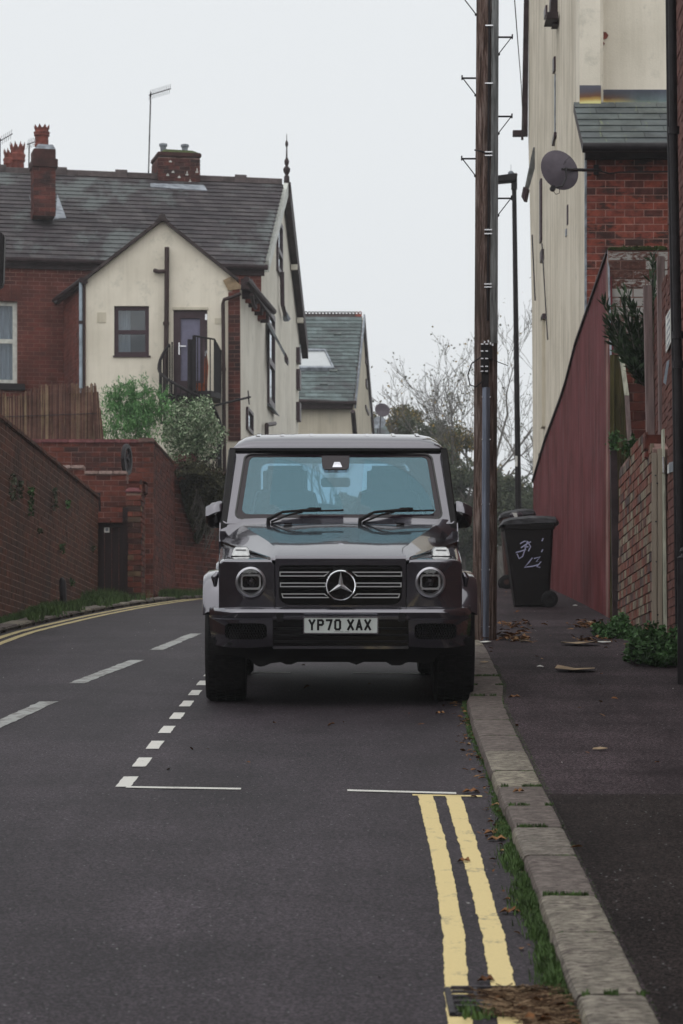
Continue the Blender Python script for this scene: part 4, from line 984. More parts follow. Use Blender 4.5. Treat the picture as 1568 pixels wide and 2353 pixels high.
for (px_, py_, h_, w_, lb_, m_) in ((471, 893, 62, 7, 'narrow orange wooden trellis leaning by the door at the stair landing', K['pot_orange']), ):
    c = P(px_, py_, 55.6); tag(MB().prism([c + Vector((-.03, 0, 0)), c + Vector((.035, 0, 0)), c + Vector((.06, .0, .42)), c + Vector((.03, 0, .66)), c + Vector((-.01, 0, .55))], (0, .02, 0)).build('leaning_board', m_), lb_, 'board')
c = P(462, 893, 55.2); c.z = zl; m = MB().lathe([(.0, 0), (.075, 0), (.10, .15), (.115, .15), (.115, .175), (.085, .175), (.08, .16), (0, .16)], c, 'z', 16)
tag(m.build('flower_pot', K['pot_orange'], smooth=35), 'small orange flower pot on the stair landing', 'flower pot')
# bracket pole from stair towards the side wall
m = MB(); m.tube([P(440, 922, 54.7), P(480, 935, 54.7), P(520, 925, 54.9), P(574, 912, 55.6)], .022, 6); a_ = P(572, 912, 55.6)
m.tube([a_ + Vector((0, 0, -.14)), a_ + Vector((-.02, 0, .12))], .012, 5)
tag(m.build('line_prop', K['black_metal'], smooth=40), 'thin dark curved arm reaching right from the spiral stair past the brick corner', 'metal arm')

# ------------------------------------------------ second house beyond
h2 = thing('far_house', P(750, 1000, 86), 'smaller slate-roofed house beyond the gable with skylight and perforated ridge', 'house')
F0 = P(676, 917, 84); FP = Plane(F0, (1, .05, 0)); FE = Plane(F0, (1, .05, 0), P(676, 722, 90.2) - F0); fo = FE.uv
MB().slab(FP, [FP.uv(660, 1040), FP.uv(812, 1040), FP.uv(812, 930), FP.uv(660, 925)], -.45, -.3).build('front_wall', K['cream_far'], h2)
fr_ = [fo(660, 916), fo(812, 922), fo(832, 727), fo(660, 727)]
MB().slab(FE, fr_, -.12, 0).build('roof_deck', K['board_dark'], h2)
lay(h2, FE, fr_, .34, .30, K['slate_green'], name='slate', joint=.004, proud=.019, wedge=True, nmax=300)
MB().tube([FP.pt(*FP.uv(660, 921), .08), FP.pt(*FP.uv(818, 926), .08)], .06, 8).build('gutter', K['board_dark'], h2)
MB().slab(FP, [FP.uv(660, 938), FP.uv(810, 938), FP.uv(812, 922), FP.uv(660, 922)], -.3, .0).build('fascia', K['board_dark'], h2)
# skylight
sk = [fo(676, 812), fo(745, 812), fo(762, 848), fo(676, 848)]
MB().slab(FE, [fo(674, 808), fo(747, 808), fo(768, 852), fo(674, 852)], 0, .10, [sk]).build('skylight_frame', K['lead'], h2)
MB().slab(FE, sk, .0, .06).build('skylight_pane', K['sky_glass'], h2)
for q in ((775, 770), (743, 885), (765, 855)):
    a_, b2 = fo(*q); MB().pbox(FE, a_ - .11, a_ + .11, b2 - .05, b2 + .08, 0, .06).build('roof_vent', K['slate_ext'], h2)
n = 22
for i in range(n):                                          # crested ridge tiles: each with a ring
    px_ = 664 + i * 7.75; p = P(px_, 724, 90.4); m = MB()
    m.prism([p + Vector((-.05, -.12, -.12)), p + Vector((.052, -.12, -.12)), p + Vector((.052, 0, .04)), p + Vector((-.05, 0, .04))], (0, .04, .0))
    m.lathe([(.028, -.02), (.056, -.02), (.056, .02), (.028, .02)], p + Vector((0, 0, .06)), 'y', 10, True)
    m.build('ridge_tile', K['terracotta'] if i > 19 else K['ridge'], h2)
FS = Plane(P(812, 930, 84.3), (.05, 1, 0)); fs_ = FS.uv
MB().slab(FS, [fs_(812, 1040), fs_(858, 1040), fs_(853, 985), fs_(834, 730), fs_(813, 925)], -.3, 0).build('side_wall', K['cream_far'], h2)
a_, b2, c_ = fs_(833, 722), fs_(857, 1010), fs_(812, 922)
MB().prism([FS.pt(a_[0], a_[1], .02), FS.pt(b2[0], b2[1], .02), FS.pt(b2[0], b2[1] - .4, .02), FS.pt(a_[0], a_[1] - .45, .02)], FS.N * .05).build('bargeboard', K['board_dark'], h2)
MB().prism([FS.pt(a_[0], a_[1], .02), FS.pt(c_[0], c_[1], .02), FS.pt(c_[0], c_[1] - .2, .02), FS.pt(a_[0], a_[1] - .25, .02)], FS.N * .05).build('bargeboard', K['lead'], h2)
for q in (((838, 800), (842, 845)), ((838, 930), (845, 955)), ((839, 870), (842, 895))):
    u0, v1 = fs_(*q[0]); u1, v0 = fs_(*q[1]); m = MB().pbox(FS, u0, u1, v0 + (u1 - u0) * .0, v1, .0, .04).build('window', K['frame_dark'], h2)
m = MB().tube([FS.pt(*fs_(806, 945), .05), FS.pt(*fs_(807, 965), .06), FS.pt(*fs_(810, 1000), .06)], .07, 6).build('bracket_lamp', K['board_dark'], h2)
# dishes and roof behind it
dh = thing('far_roof', P(870, 1010, 104), 'low blue-grey roof glimpsed between the far house and the trees', 'roof')
MB().hexa([P(858, 1010, 104), P(905, 1012, 104), P(905, 1012, 112), P(858, 1010, 112), P(860, 962, 106), P(876, 962, 106), P(876, 962, 110), P(860, 962, 110)]).build('roof', K['slate_green'], dh)
def sat(name, c, r, aim, label, arm_to, m=None):
    t = thing(name, c, label, 'satellite dish'); q = Vector(aim).to_track_quat('Z', 'Y').to_matrix(); m_ = m or K['dish']
    d = MB(); d.lathe([(0, 0), (r * .35, r * .02), (r * .7, r * .09), (r, r * .20), (r * 1.02, r * .19), (r * .7, r * .065), (r * .35, -r * .005), (0, -r * .03)], (0, 0, 0), 'z', 40); d.v = [c + q @ Vector((v.x, v.y * .92, v.z)) for v in d.v]
    d.build('dish', m_, t, smooth=60); return t, q
t, q = sat('satellite_dish', P(877, 943, 98), .25, (.2, -.7, .2), 'small dark satellite dish on a pole beyond the far house', None)
MB().tube([P(874, 943, 98.2), P(872, 1000, 98.2)], .02, 6).build('pole', K['iron'], t)
t, q = sat('satellite_dish', P(870, 972, 99), .24, (-.2, -.7, .3), 'pale satellite dish just below the dark one beyond the far house', None, K['lead'])
MB().tube([P(868, 972, 99.2), P(866, 1005, 99.2)], .02, 6).build('pole', K['iron'], t)
# black board cut by the left edge
s0 = P(-14, 658, 31); sg = thing('black_board', s0, 'rounded black board or lamp housing cut by the left picture edge', 'board')
m = MB(); a0, a1 = P(-40, 660, 31), P(7, 540, 31)
m.prism([(a0.x, 31, a0.z), (a1.x - .02, 31, a0.z), (a1.x, 31, a0.z + .06), (P(10, 0, 31).x, 31, P(0, 545, 31).z), (P(8, 0, 31).x, 31, a1.z + .02), (a0.x, 31, a1.z + .08)], (0, .16, 0)); m.build('housing', K['black_metal'], sg, bevel=.015)
MB().tube([P(-20, 600, 31.1), P(-22, 1200, 31.1), Vector((P(-22, 0, 31.1).x, 31.1, G(31) - .02))], .04, 8).build('post', K['black_metal'], sg)
# ================================================================== RIGHT: tall cream house
RX = 3.01
WR_ = Plane((RX, 36.6, 0), (0, -1, 0)); ro = WR_.uv
th = thing('tall_house', (RX, 40, G(40)), 'tall cream rendered house on the right with streaked side wall and dark bargeboard', 'house')
sp = [ro(1226, 1160), (0.0, ro(1226, 1160)[1] - .6), (0.0, ro(1346, 335)[1]), ro(1331, 238), ro(1331, -140), ro(1218, -140), ro(1212, 315), ro(1221, 700)]
sp = [ro(1226, 1400), ro(1346, 1400), ro(1346, 330), ro(1330.5, 238), ro(1330.5, -260), ro(1214, -260), ro(1213, 315), ro(1221, 700)]
MB().slab(WR_, sp, -.3, 0).build('side_wall', K['cream_streak'], th)
# front faces above the lean-to
PFc = Plane((RX, 37.78, 0), (1, 0, 0)); po_ = PFc.uv
MB().slab(PFc, [po_(1330.5, 241), po_(1378, 241), po_(1378, -260), po_(1330.5, -260)], -.6, 0).build('chimney_breast', K['cream'], th)
PFd = Plane((RX, 38.3, 0), (1, 0, 0)); pd = PFd.uv
MB().slab(PFd, [pd(1370, 236), pd(2400, 236), pd(2400, -260), pd(1370, -260)], -.5, 0).build('front_wall', K['cream'], th)
MB().slab(PFc, [po_(1331, 240), po_(1378, 240), po_(1378, 199), po_(1331, 199)], 0, .03).build('flashing', K['lead'], th)
for q, r in (((1386, 82), .05), ((1382, 101), .03)):
    a_, b_ = pd(*q); m = MB(); m.prism([PFd.pt(a_ + r * math.cos(t_) * random.uniform(.6, 1.2), b_ + r * 1.1 * math.sin(t_) * random.uniform(.6, 1.2), .0) for t_ in [i * .9 for i in range(7)]], (0, -.015, 0)); m.build('render_hole', K['terracotta'], th)
# bargeboard, soffits and projecting bits on the side wall
bq = [ro(1208, -260), ro(1197, 315), ro(1212, 315), ro(1220, -260)]
e_ = Plane((RX - .0, 47.6, 0), (1, 0, 0)).uv
EP = Plane((RX, 48.0, 0), (1, 0, 0)); eq = EP.uv
MB().slab(EP, [eq(1197, 315), eq(1211, 315), eq(1215, -260), eq(1207, -260)], .0, .08).build('bargeboard', K['board_dark'], th)
MB().slab(EP, [eq(1177, 314), eq(1200, 314), eq(1200, 302), eq(1177, 302)], -.05, .10).build('eaves_end', K['board_dark'], th)
a_ = P(1199, 318, 47.9); MB().tube([P(1199, 300, 47.9), P(1199, 322, 47.9)], .02, 6).build('drip_pipe', K['board_dark'], th)
m = MB()
for (A_, B_, C_, D_) in (((1262, 0), (1253, 38), (1270, 58), (1277, 52)),):
    pass
bx = Plane((RX, 42.6, 0), (0, -1, 0))
def block(x0, x1, y0, y1, Y, dep, m_, nm, skew=0):
    """a moulded piece standing out from the side wall: px x0..x1 wide at distance Y"""
    a_, b_ = P(x0, y1, Y), P(x1, y0, Y); w = MB()
    w.hexa([(a_.x, Y, a_.z), (b_.x, Y, a_.z), (b_.x, Y + dep, a_.z), (a_.x, Y + dep, a_.z), (a_.x + skew, Y, b_.z), (b_.x, Y, b_.z), (b_.x, Y + dep, b_.z), (a_.x + skew, Y + dep, b_.z)]); return w.build(nm, m_, th)
block(1262, 1286, -60, 44, 41.6, .35, K['board_dark'], 'eaves_bracket', .04)
block(1254, 1282, 28, 43, 41.2, .5, K['board_dark'], 'eaves_bracket', .02)
block(1268, 1282, 43, 56, 41.4, .3, K['board_dark'], 'eaves_bracket', .04)
def onwall(x0, x1, y0, y1, m_, nm, d=.02, sk=0):
    a_, b_ = ro(x0, y1); c_, d_ = ro(x1, y0); w = MB(); w.slab(WR_, [(a_, b_), (c_, b_ + sk), (c_, d_ + sk), (a_, d_)], 0, d); return w.build(nm, m_, th)
onwall(1253, 1257, 12, 46, K['frame_dark'], 'window_reveal', .03)
onwall(1273, 1276, 130, 170, K['frame_dark'], 'window_reveal', .03)
onwall(1274, 1276, 170, 320, K['lead'], 'window_reveal', .012)
onwall(1273, 1278, 312, 336, K['frame_dark'], 'window_reveal', .04, .05)
onwall(1276, 1278, 320, 402, K['cream_far'], 'wall_seam', .01)
onwall(1242, 1245, 410, 560, K['frame_dark'], 'window_reveal', .03)
onwall(1245, 1249, 572, 605, K['frame_dark'], 'window_reveal', .04)
onwall(1303, 1305, 470, 518, K['frame_dark'], 'wall_slot', .015)
onwall(1300, 1302, 525, 545, K['lead'], 'wall_slot', .015)
onwall(1248, 1252, 725, 985, K['cream_far'], 'window_reveal', .05)
onwall(1249, 1253, 720, 740, K['frame_dark'], 'window_reveal', .05)
MB().tube([WR_.pt(*ro(1229, 540), .05), WR_.pt(*ro(1236, 690), .05)], .012, 5).build('wall_cable', K['iron'], th)
MB().tube([WR_.pt(*ro(1249, 560), .03), WR_.pt(*ro(1262, 780), .03)], .010, 5).build('wall_cable', K['iron'], th)
# open window sash standing out of the far end, seen nearly edge on
A_, B_, C_, D_ = P(1224, 338, 45.6), P(1224, 385, 45.6), P(1203, 460, 45.2), P(1201, 448, 45.2)
MB().prism([A_, B_, C_, D_], (.03, .05, .0)).build('open_sash', K['lead'], th)
MB().prism([D_ + Vector((0, -.02, .12)), C_ + Vector((.04, -.02, .16)), C_ + Vector((0, -.02, -.03)), D_ + Vector((-.03, -.02, -.03))], (.05, .05, 0)).build('sash_end', K['frame_dark'], th)
block(1240, 1252, 1030, 1040, 45.3, .12, K['frame_dark'], 'sill_end')

MB().box(RX + .32, 9.2, 38.7, 47.6, GP(40) - .5, P(0, -250, 38).z).build('inner_block', K['cream'], th)
# lean-to brick part with slate roof
EW = Plane((RX, 36.6, 0), (1, 0, 0)); wo_ = EW.uv
lt = thing('brick_lean_to', (RX + .8, 36.6, G(36.6)), 'red and black brick extension with small slate roof, black gutter and stained lead flashing', 'extension')
zg_ = GP(36.6) - .1; lp = [(0.0, zg_), (6, zg_), (6, wo_(0, 345)[1]), (0.0, wo_(0, 345)[1])]
MB().slab(EW, lp, -.3, 0).build('wall', K['mortar_ext'], lt)
lay(lt, EW, [wo_(1346, 700), wo_(1560, 700), wo_(1560, 345), wo_(1346, 345)], .235, .0895, K['brick_ext'], joint=.011, proud=.005, nmax=300)
MB().slab(EW, [wo_(1343, 1250), wo_(1347, 1250), wo_(1347, 345), wo_(1343, 345)], -.1, .012).build('corner_strip', K['lead'], lt)
A_, B_, C_ = P(1338, 333, 36.3), P(1700, 333, 36.3), P(1333, 238, 37.76)
C_.x = A_.x
RL = Plane(A_, B_ - A_, C_ - A_); q = RL.uv
top = q(1333, 239)[1]
MB().slab(RL, rect(0, 6, 0, top), -.10, 0).build('roof_deck', K['board_dark'], lt)
lay(lt, RL, rect(0, 6, 0, top), .52, .1435 * 1.7, K['slate_ext'], name='slate', joint=.006, proud=.016, wedge=True, nmax=300)
def stained(name, zlo, zhi, fade):
    m, t_, b_ = newmat(name); zz = noise(t_, 1.6, 4, .6, (1.5, 1, 1), 'World')
    g_ = t_.nodes.new('ShaderNodeNewGeometry'); sx = t_.nodes.new('ShaderNodeSeparateXYZ'); t_.links.new(g_.outputs['Position'], sx.inputs[0])
    wz_ = N(t_, 'ShaderNodeMath', operation='MULTIPLY_ADD'); t_.links.new(zz, wz_.inputs[0]); wz_.inputs[1].default_value = .10; t_.links.new(sx.outputs['Z'], wz_.inputs[2])
    mr = N(t_, 'ShaderNodeMapRange'); mr.inputs[1].default_value = zlo + .05; mr.inputs[2].default_value = zhi + .05; t_.links.new(wz_.outputs[0], mr.inputs[0])
    mr2 = N(t_, 'ShaderNodeMapRange'); mr2.inputs[1].default_value = fade[0]; mr2.inputs[2].default_value = fade[1]; t_.links.new(sx.outputs['X'], mr2.inputs[0])
    c1_ = ramp(t_, mr.outputs[0], [(.10, (.72, .66, .30)), (.24, (.50, .33, .10)), (.42, (.17, .08, .045)), (.7, (.10, .09, .11)), (1, (.11, .11, .14))])
    c2_ = ramp(t_, mr.outputs[0], [(0, (.30, .36, .28)), (.3, (.13, .17, .18)), (1, (.09, .095, .13))])
    t_.links.new(mixc(t_, mr2.outputs[0], c1_, mixc(t_, .6, c2_, ramp(t_, zz, [(.4, .6), (.6, 1.5)]), 'MULTIPLY')), b_.inputs['Base Color']); b_.inputs['Roughness'].default_value = .6; b_.inputs['Specular IOR Level'].default_value = .15; return m
K['stained'] = stained('stained_lead', P(0, 241, 38.3).z, P(0, 207, 38.3).z, (3.35, 3.8)); K['stained2'] = stained('stained_lead_pier', P(0, 241, 37.78).z, P(0, 198, 37.78).z, (9, 10))
MB().slab(PFd, [pd(1372, 241), pd(2400, 241), pd(2400, 207), pd(1372, 207)], 0, .02).build('flashing', K['stained'], lt)
MB().slab(PFc, [po_(1330, 241), po_(1379, 241), po_(1379, 198), po_(1330, 198)], .03, .045).build('flashing', K['stained2'], lt)
gy = P(0, 338, 36.2).z
MB().tube([(P(1337, 0, 36.2).x, 36.2, gy), (9.0, 36.2, gy)], .055, 10).build('gutter', K['black_metal'], lt, smooth=40)
MB().slab(EW, [wo_(1342, 368), wo_(2100, 368), wo_(2100, 342), wo_(1342, 342)], 0, .14).build('fascia', K['board_dark'], lt)
# satellite dish on the brick
c = P(1290, 388, 35.6); t, q = sat('satellite_dish', c, .262, (-.35, .62, -.12), 'large purplish grey satellite dish with its arm on the brick extension under the gutter', None)
MB().tube([P(1291, 389, 35.45), P(1340, 391, 35.9), P(1378, 391, 36.5)], [.016, .02, .02], 8).build('wall_arm', K['black_metal'], t)
MB().pbox(EW, wo_(1362, 0)[0], wo_(1374, 0)[0], wo_(0, 402)[1], wo_(0, 380)[1], .0, .05).build('wall_bracket', K['black_metal'], t, bevel=.006)
MB().tube([P(1300, 386, 35.45), P(1300, 410, 35.4), P(1290, 428, 35.3), P(1272, 432, 35.2)], .013, 8).build('feed_arm', K['black_metal'], t)
MB().lathe([(0, -.05), (.03, -.05), (.036, .03), (.03, .05), (0, .05)], P(1269, 433, 35.2), 'y', 14).build('receiver', K['black_metal'], t, smooth=40)
MB().tube([P(1271, 440, 35.2), P(1276, 447, 35.2), P(1284, 444, 35.2), P(1285, 430, 35.25)], .004, 5).build('loop_cable', K['black_metal'], t)
MB().tube([P(1300, 372, 35.42), P(1293, 380, 35.42), P(1297, 371, 35.42), P(1308, 361, 35.5)], .004, 5).build('back_cable', K['black_metal'], t)
tag(MB().tube([P(1376, 393, 36.5), P(1400, 399, 36.5), P(1420, 396, 36.5), P(1470, 395, 36.5), P(1560, 394, 36.5)], .010, 5).build('wall_cable', K['black_metal']), 'thin black cable running right along the brickwork from the dish', 'cable')

# raking red wall
WD = Plane((RX - .06, 36.6, 0), (0, -1, 0)); wd_ = WD.uv
rw_ = thing('red_wall', (RX - .06, 40, GP(40)), 'dark red painted rendered wall whose top slopes down towards the bins', 'wall')
rp_ = [wd_(1224, 1420), wd_(1417, 1470), wd_(1396, 576), wd_(1344, 725), wd_(1323, 785), wd_(1300, 875), wd_(1288, 912), wd_(1262, 982), wd_(1253, 1006), wd_(1224, 1103)]
MB().slab(WD, rp_, -.035, 0).build('wall', K['red_render'], rw_)
tp = rp_[2:]
for (a_, b_), (c_, d_) in zip(tp, tp[1:]):
    MB().prism([WD.pt(a_, b_, .006), WD.pt(c_, d_, .006), WD.pt(c_, d_ - .035, .006), WD.pt(a_, b_ - .035, .006)], (-.02, 0, 0)).build('drip_edge', K['board_dark'], rw_)
A_, B_ = WD.pt(*rp_[2], .0), WD.pt(*rp_[1], .0)
MB().hexa([A_ + Vector((-.01, -.03, 0)), A_ + Vector((.010, -.03, 0)), A_ + Vector((.010, 0, 0)), A_ + Vector((-.01, 0, 0)), B_ + Vector((-.01, -.03, 0)), B_ + Vector((.010, -.03, 0)), B_ + Vector((.010, 0, 0)), B_ + Vector((-.01, 0, 0))]).build('edge_trim', K['lead'], rw_)
block(1238, 1249, 1040, 1062, 44.6, .25, K['board_dark'], 'pipe_end')

# whitewashed old wall behind the yard
WW = Plane((RX, 33.0, 0), (1, 0, 0)); ww = WW.uv
yw = thing('old_brick_wall', (RX + .7, 33, G(33)), 'old flaking whitewashed brick wall standing behind the mossy boards and shrub', 'wall')
wp = [(ww(1396, 0)[0], GP(33) - .1), (ww(1960, 0)[0], GP(33) - .1), ww(1960, 571), ww(1396, 574)]
MB().slab(WW, wp, -.25, 0).build('wall', K['mortar_house'], yw)
lay(yw, WW, [ww(1396, 810), ww(1560, 810), ww(1560, 571), ww(1396, 571)], .275, .1015, K['brick_white'], joint=.014, proud=.010, nmax=300, jit=.005)
lay(yw, WW, [ww(1425, 1240), ww(1560, 1240), ww(1560, 812), ww(1425, 812)], .275, .1015, K['brick_wine'], joint=.012, proud=.008, nmax=300)
m = MB()
for i in range(40):
    u = ww(1396 + i * 4.2, 0)[0]; m.pbox(WW, u, u + .03, ww(0, 575)[1], ww(0, 571)[1] + random.uniform(.0, .03), -.1, .02)
m.build('moss', K['moss'], yw)['kind'] = 'stuff'
# mossy boards
bd = thing('mossy_boards', P(1420, 1260, 31.8), 'tall mossy green upright boards beside the end of the red wall', 'boards')
for i, (x0, x1, yt) in enumerate(((1400, 1411, 815), (1411, 1424, 815), (1424, 1437, 822), (1437, 1448, 990))):
    a_, b_ = P(x0 + .6, 1440, 31.9), P(x1 - .4, yt, 31.9); MB().box(a_.x, b_.x, 31.9 + .02 * (i % 2), 31.94 + .02 * (i % 2), a_.z, b_.z).build('board', K['wood_green'], bd, bevel=.004)
a_, b_ = P(1406, 1437, 31.6), P(1416, 1000, 31.6); MB().hexa([(a_.x, 31.5, a_.z), (P(1423, 0, 31.6).x, 31.5, a_.z), (P(1423, 0, 31.6).x, 31.6, a_.z), (a_.x, 31.6, a_.z), (a_.x - .03, 31.5, b_.z), (b_.x - .01, 31.5, b_.z), (b_.x - .01, 31.6, b_.z), (a_.x - .03, 31.6, b_.z)]).build('corner_post', K['board_dark'], bd)
pk = thing('leaning_plank', P(1443, 1100, 31.4), 'narrow plank with a pale upper half leaning against the mossy boards', 'plank')
for (x0, y0, x1, y1, m_) in ((1421, 811, 1434, 908, K['plank_white']), (1434, 908, 1442, 1040, K['wood_pink'])):
    A_, B_ = P(x0, y0, 31.5), P(x1, y1, 31.4); w = .048; MB().hexa([B_, B_ + Vector((w, 0, 0)), B_ + Vector((w, .02, 0)), B_ + Vector((0, .02, 0)), A_, A_ + Vector((w, 0, 0)), A_ + Vector((w, .02, 0)), A_ + Vector((0, .02, 0))]).build('plank_length', m_, pk)
# garden wall of mixed bricks up to the gate
GWa, GWb = Vector((2.82, 27.0, 0)), Vector((2.92, 31.5, 0))
GW = Plane(GWb, GWa - GWb); gw = GW.uv
gt_ = thing('brick_wall', (2.87, 29, GP(29)), 'low garden wall of mixed red, grey and buff bricks between red wall and wooden gate', 'wall')
gpz = [gw(1420, 1500), gw(1500, 1540), gw(1500, 1032), gw(1481, 1000), gw(1479, 1002), gw(1424, 1075)]
MB().slab(GW, gpz, -.22, 0).build('wall', K['mortar_dark'], gt_)
lay(gt_, GW, gpz, .225, .090, K['brick_mixed'], joint=.013, proud=.012, nmax=300, jit=.005)
A_ = P(1481, 1033, 27.4); B_ = P(1528, 998, 27.4); MB().box(A_.x, B_.x, 27.4, 27.6, A_.z, B_.z).build('return_brick', K['brick_wine'], gt_, bevel=.012)
A_ = P(1482, 1052, 27.42); B_ = P(1500, 1035, 27.42); MB().box(A_.x, B_.x, 27.42, 27.6, A_.z, B_.z).build('return_brick', K['terracotta'], gt_, bevel=.012)
gn = thing('wooden_gate', P(1512, 1460, 26.9), 'pale weathered board gate edge with steel handle between the two brick walls', 'gate')
A_, B_ = P(1497, 1470, 26.9), P(1518, 1032, 26.9)
mid = (A_.x + B_.x) / 2
for x0, x1, top_ in ((A_.x, mid + .005, 1040), (mid + .009, B_.x + .012, 1030)):
    zt_ = P(0, top_, 26.9).z; MB().box(x0, x1, 26.9, 26.94, GP(26.9) - .02, zt_).build('board', K['wood_pale'], gn, bevel=.006)
A_, B_ = P(1526, 1470, 26.8), P(1531, 985, 26.8); MB().hexa([(A_.x, 26.8, GP(26.8)), (A_.x + .022, 26.8, GP(26.8)), (A_.x + .022, 26.95, GP(26.8)), (A_.x, 26.95, GP(26.8)), (A_.x - .015, 26.8, B_.z), (A_.x + .0, 26.8, B_.z), (A_.x + .0, 26.95, B_.z), (A_.x - .015, 26.95, B_.z)]).build('door_stop', K['plank_white'], gn)
A_ = P(1516, 0, 26.88); MB().box(A_.x + .008, A_.x + .05, 26.95, 27.0, GP(27), P(0, 1035, 27).z).build('gap_board', K['board_dark'], gn)
m = MB(); a_, b_ = P(1524, 1085, 26.78), P(1523, 1050, 26.78); m.tube([a_ + Vector((0, .06, 0)), a_, b_, b_ + Vector((0, .06, 0))], .009, 8); m.build('handle', K['steel'], gn, smooth=40)
for y_ in (1092, 1110, 1198, 1290, 1412): MB().lathe([(0, 0), (.008, .0), (.008, .004), (0, .005)], P(1508 + (y_ % 7) - 3, y_, 26.895), 'y', 8).build('screw', K['iron'], gn)
# posts and the yard's brick side above
yb = thing('brick_wall', (2.98, 28, GP(28)), 'narrow strip of pinkish brick wall between the timber posts and the drainpipe', 'wall')
YW = Plane((3.06, 29.4, 0), (-.04, -1, 0)); yo = YW.uv
yp = [yo(1503, 1100), yo(1545, 1100), yo(1545, 640), yo(1520, 640), yo(1503, 700)]
MB().slab(YW, yp, -.2, 0).build('wall', K['mortar_dark'], yb)
lay(yb, YW, yp, .235, .088, K['brick_near'], joint=.012, proud=.010, nmax=200)
def tpost(x0, x1, y0, y1, Y, lean, label, dep=.09, m_=None):
    a_, b_ = P(x0, y1, Y), P(x1, y0, Y); zb = a_.z; m = MB(); m.hexa([(a_.x, Y, zb), (b_.x, Y, zb), (b_.x, Y + dep, zb), (a_.x, Y + dep, zb), (a_.x - lean, Y, b_.z), (b_.x - lean, Y, b_.z), (b_.x - lean, Y + dep, b_.z), (a_.x - lean, Y + dep, b_.z)])
    return tag(m.build('timber_post', m_ or K['wood_pink'], bevel=.006), label, 'post')
tpost(1485, 1504, 655, 1002, 28.9, .03, 'broad pinkish timber post rising behind the narrow-leaved shrub')
tpost(1514, 1531, 588, 1000, 27.9, .02, 'tallest grey timber post just left of the black drainpipe')
tpost(1536, 1545, 590, 640, 27.8, .0, 'short greenish post top squeezed beside the black drainpipe', m_=K['wood_green'])

# near house with drainpipe
NH = thing('near_house', (2.8, 24, GP(24)), 'brown brick corner of the nearest house at the right edge behind a black drainpipe', 'house')
NWp = Plane((2.9, 26.5, 0), (-.0277 * 1, -1, 0)); no = NWp.uv
npz = [no(1534.7, 1560), (8, 1.0), (8, 9.6), (0.0, 9.6)]
npz[0] = (0.0, 2.0)
MB().slab(NWp, npz, -.3, 0).build('side_wall', K['mortar_dark'], NH)
MB().box(3.22, 9.5, 18.7, 26.4, GP(20) - 1.2, 9.55).build('front_block', K['brick_near'], NH)
MB().prism([(2.6, 18.4, 9.6), (9.8, 18.4, 9.6), (6.2, 18.4, 12.2)], (0, 8.3, 0)).build('roof', K['slate'], NH)
lay(NH, NWp, npz, .235, .079, K['brick_near'], joint=.011, proud=.008, nmax=300)
pp = [(2.745, 24.8, 9.2), (P(1546, 300, 24.8).x, 24.8, P(0, 300, 24.8).z), (P(1558, 900, 24.8).x, 24.8, P(0, 900, 24.8).z), (P(1566, 1520, 24.8).x, 24.8, GP(24.8))]
pp[0] = (P(1542, 0, 24.8).x, 24.8, P(0, -60, 24.8).z)
o = pipe([Vector(p) for p in pp], .036, K['black_metal'], 'black cast drainpipe running full height at the right picture edge', clips=[P(1556, 770, 24.8), P(1557, 838, 24.8), P(1547, 300, 24.8)])
MB().tube([Vector(p) + Vector((-.035, .03, 0)) for p in pp], .016, 6).build('side_cable', K['black_metal'], o)
def plate(name, pts, Y, m_, label, prnt=None, d=.01):
    q = [P(x, y, Y) for x, y in pts]; t = thing(name, q[0], label, 'sign'); MB().prism(q, (0, d, 0)).build('plate', m_, t); return t, q
SNp = Plane((2.9, 26.5, 0), (-.0277, -1, 0))
def onnear(x0, x1, yl0, yl1, yr0, yr1, m_, name, label, d=.01, pr=True):
    A = [no(x0, yl1), no(x1, yr1), no(x1, yr0), no(x0, yl0)]; t = thing(name, NWp.pt(*A[0], .02), label, 'sign'); MB().slab(NWp, A, .02, .02 + d).build('plate', m_, t)
    if pr:
        m = MB(); n = 5
        for i in range(n):
            s_ = (i + .5) / n; lo = [A[0][0] + (A[1][0] - A[0][0]) * .2, A[0][1] + (A[3][1] - A[0][1]) * s_]; hi = [A[0][0] + (A[1][0] - A[0][0]) * .8, A[1][1] + (A[2][1] - A[1][1]) * s_]
            m.slab(NWp, [(lo[0], lo[1] - .012), (hi[0], hi[1] - .012), (hi[0], hi[1] + .012), (lo[0], lo[1] + .012)], .02 + d, .021 + d)
        m.build('faded_print', K['lead'], t)
    return t
onnear(1536, 1548, 728, 812, 706, 786, K['paper'], 'wall_notice', 'tall white notice plate on the wall high beside the drainpipe')
onnear(1557, 1562, 943, 988, 938, 984, K['paper'], 'house_label', 'tiny white label strip beside the drainpipe halfway up')
onnear(1540, 1558, 1068, 1088, 1057, 1078, K['paper'], 'torn_sticker', 'torn white sticker stuck crookedly on the near brick wall')
a_ = [P(1531, 830, 26.3), P(1537, 826, 26.3), P(1529, 884, 26.3), P(1523, 878, 26.3)]
tag(MB().prism(a_, (0, .01, 0)).build('torn_tape', K['grey_pipe']), 'strip of bluish torn tape hanging below the white notice', 'tape')
# bollard with rounded top at the right edge
c = P(1566, 1590, 22.0); bo = thing('bollard', (c.x, 22, GP(22)), 'black metal bollard with round finial cut by the right picture edge', 'bollard')
zt_ = P(0, 1290, 22).z; zg = GP(22)
MB().tube([(c.x + .02, 22, zg), (c.x + .02, 22, zt_)], .055, 12).build('shaft', K['black_metal'], bo, smooth=40)
MB().lathe([(.055, 0), (.058, .03), (.03, .045), (.022, .06), (.04, .075), (.03, .10), (.0, .11)], (c.x + .02, 22, zt_), 'z', 14).build('finial', K['black_metal'], bo, smooth=50)

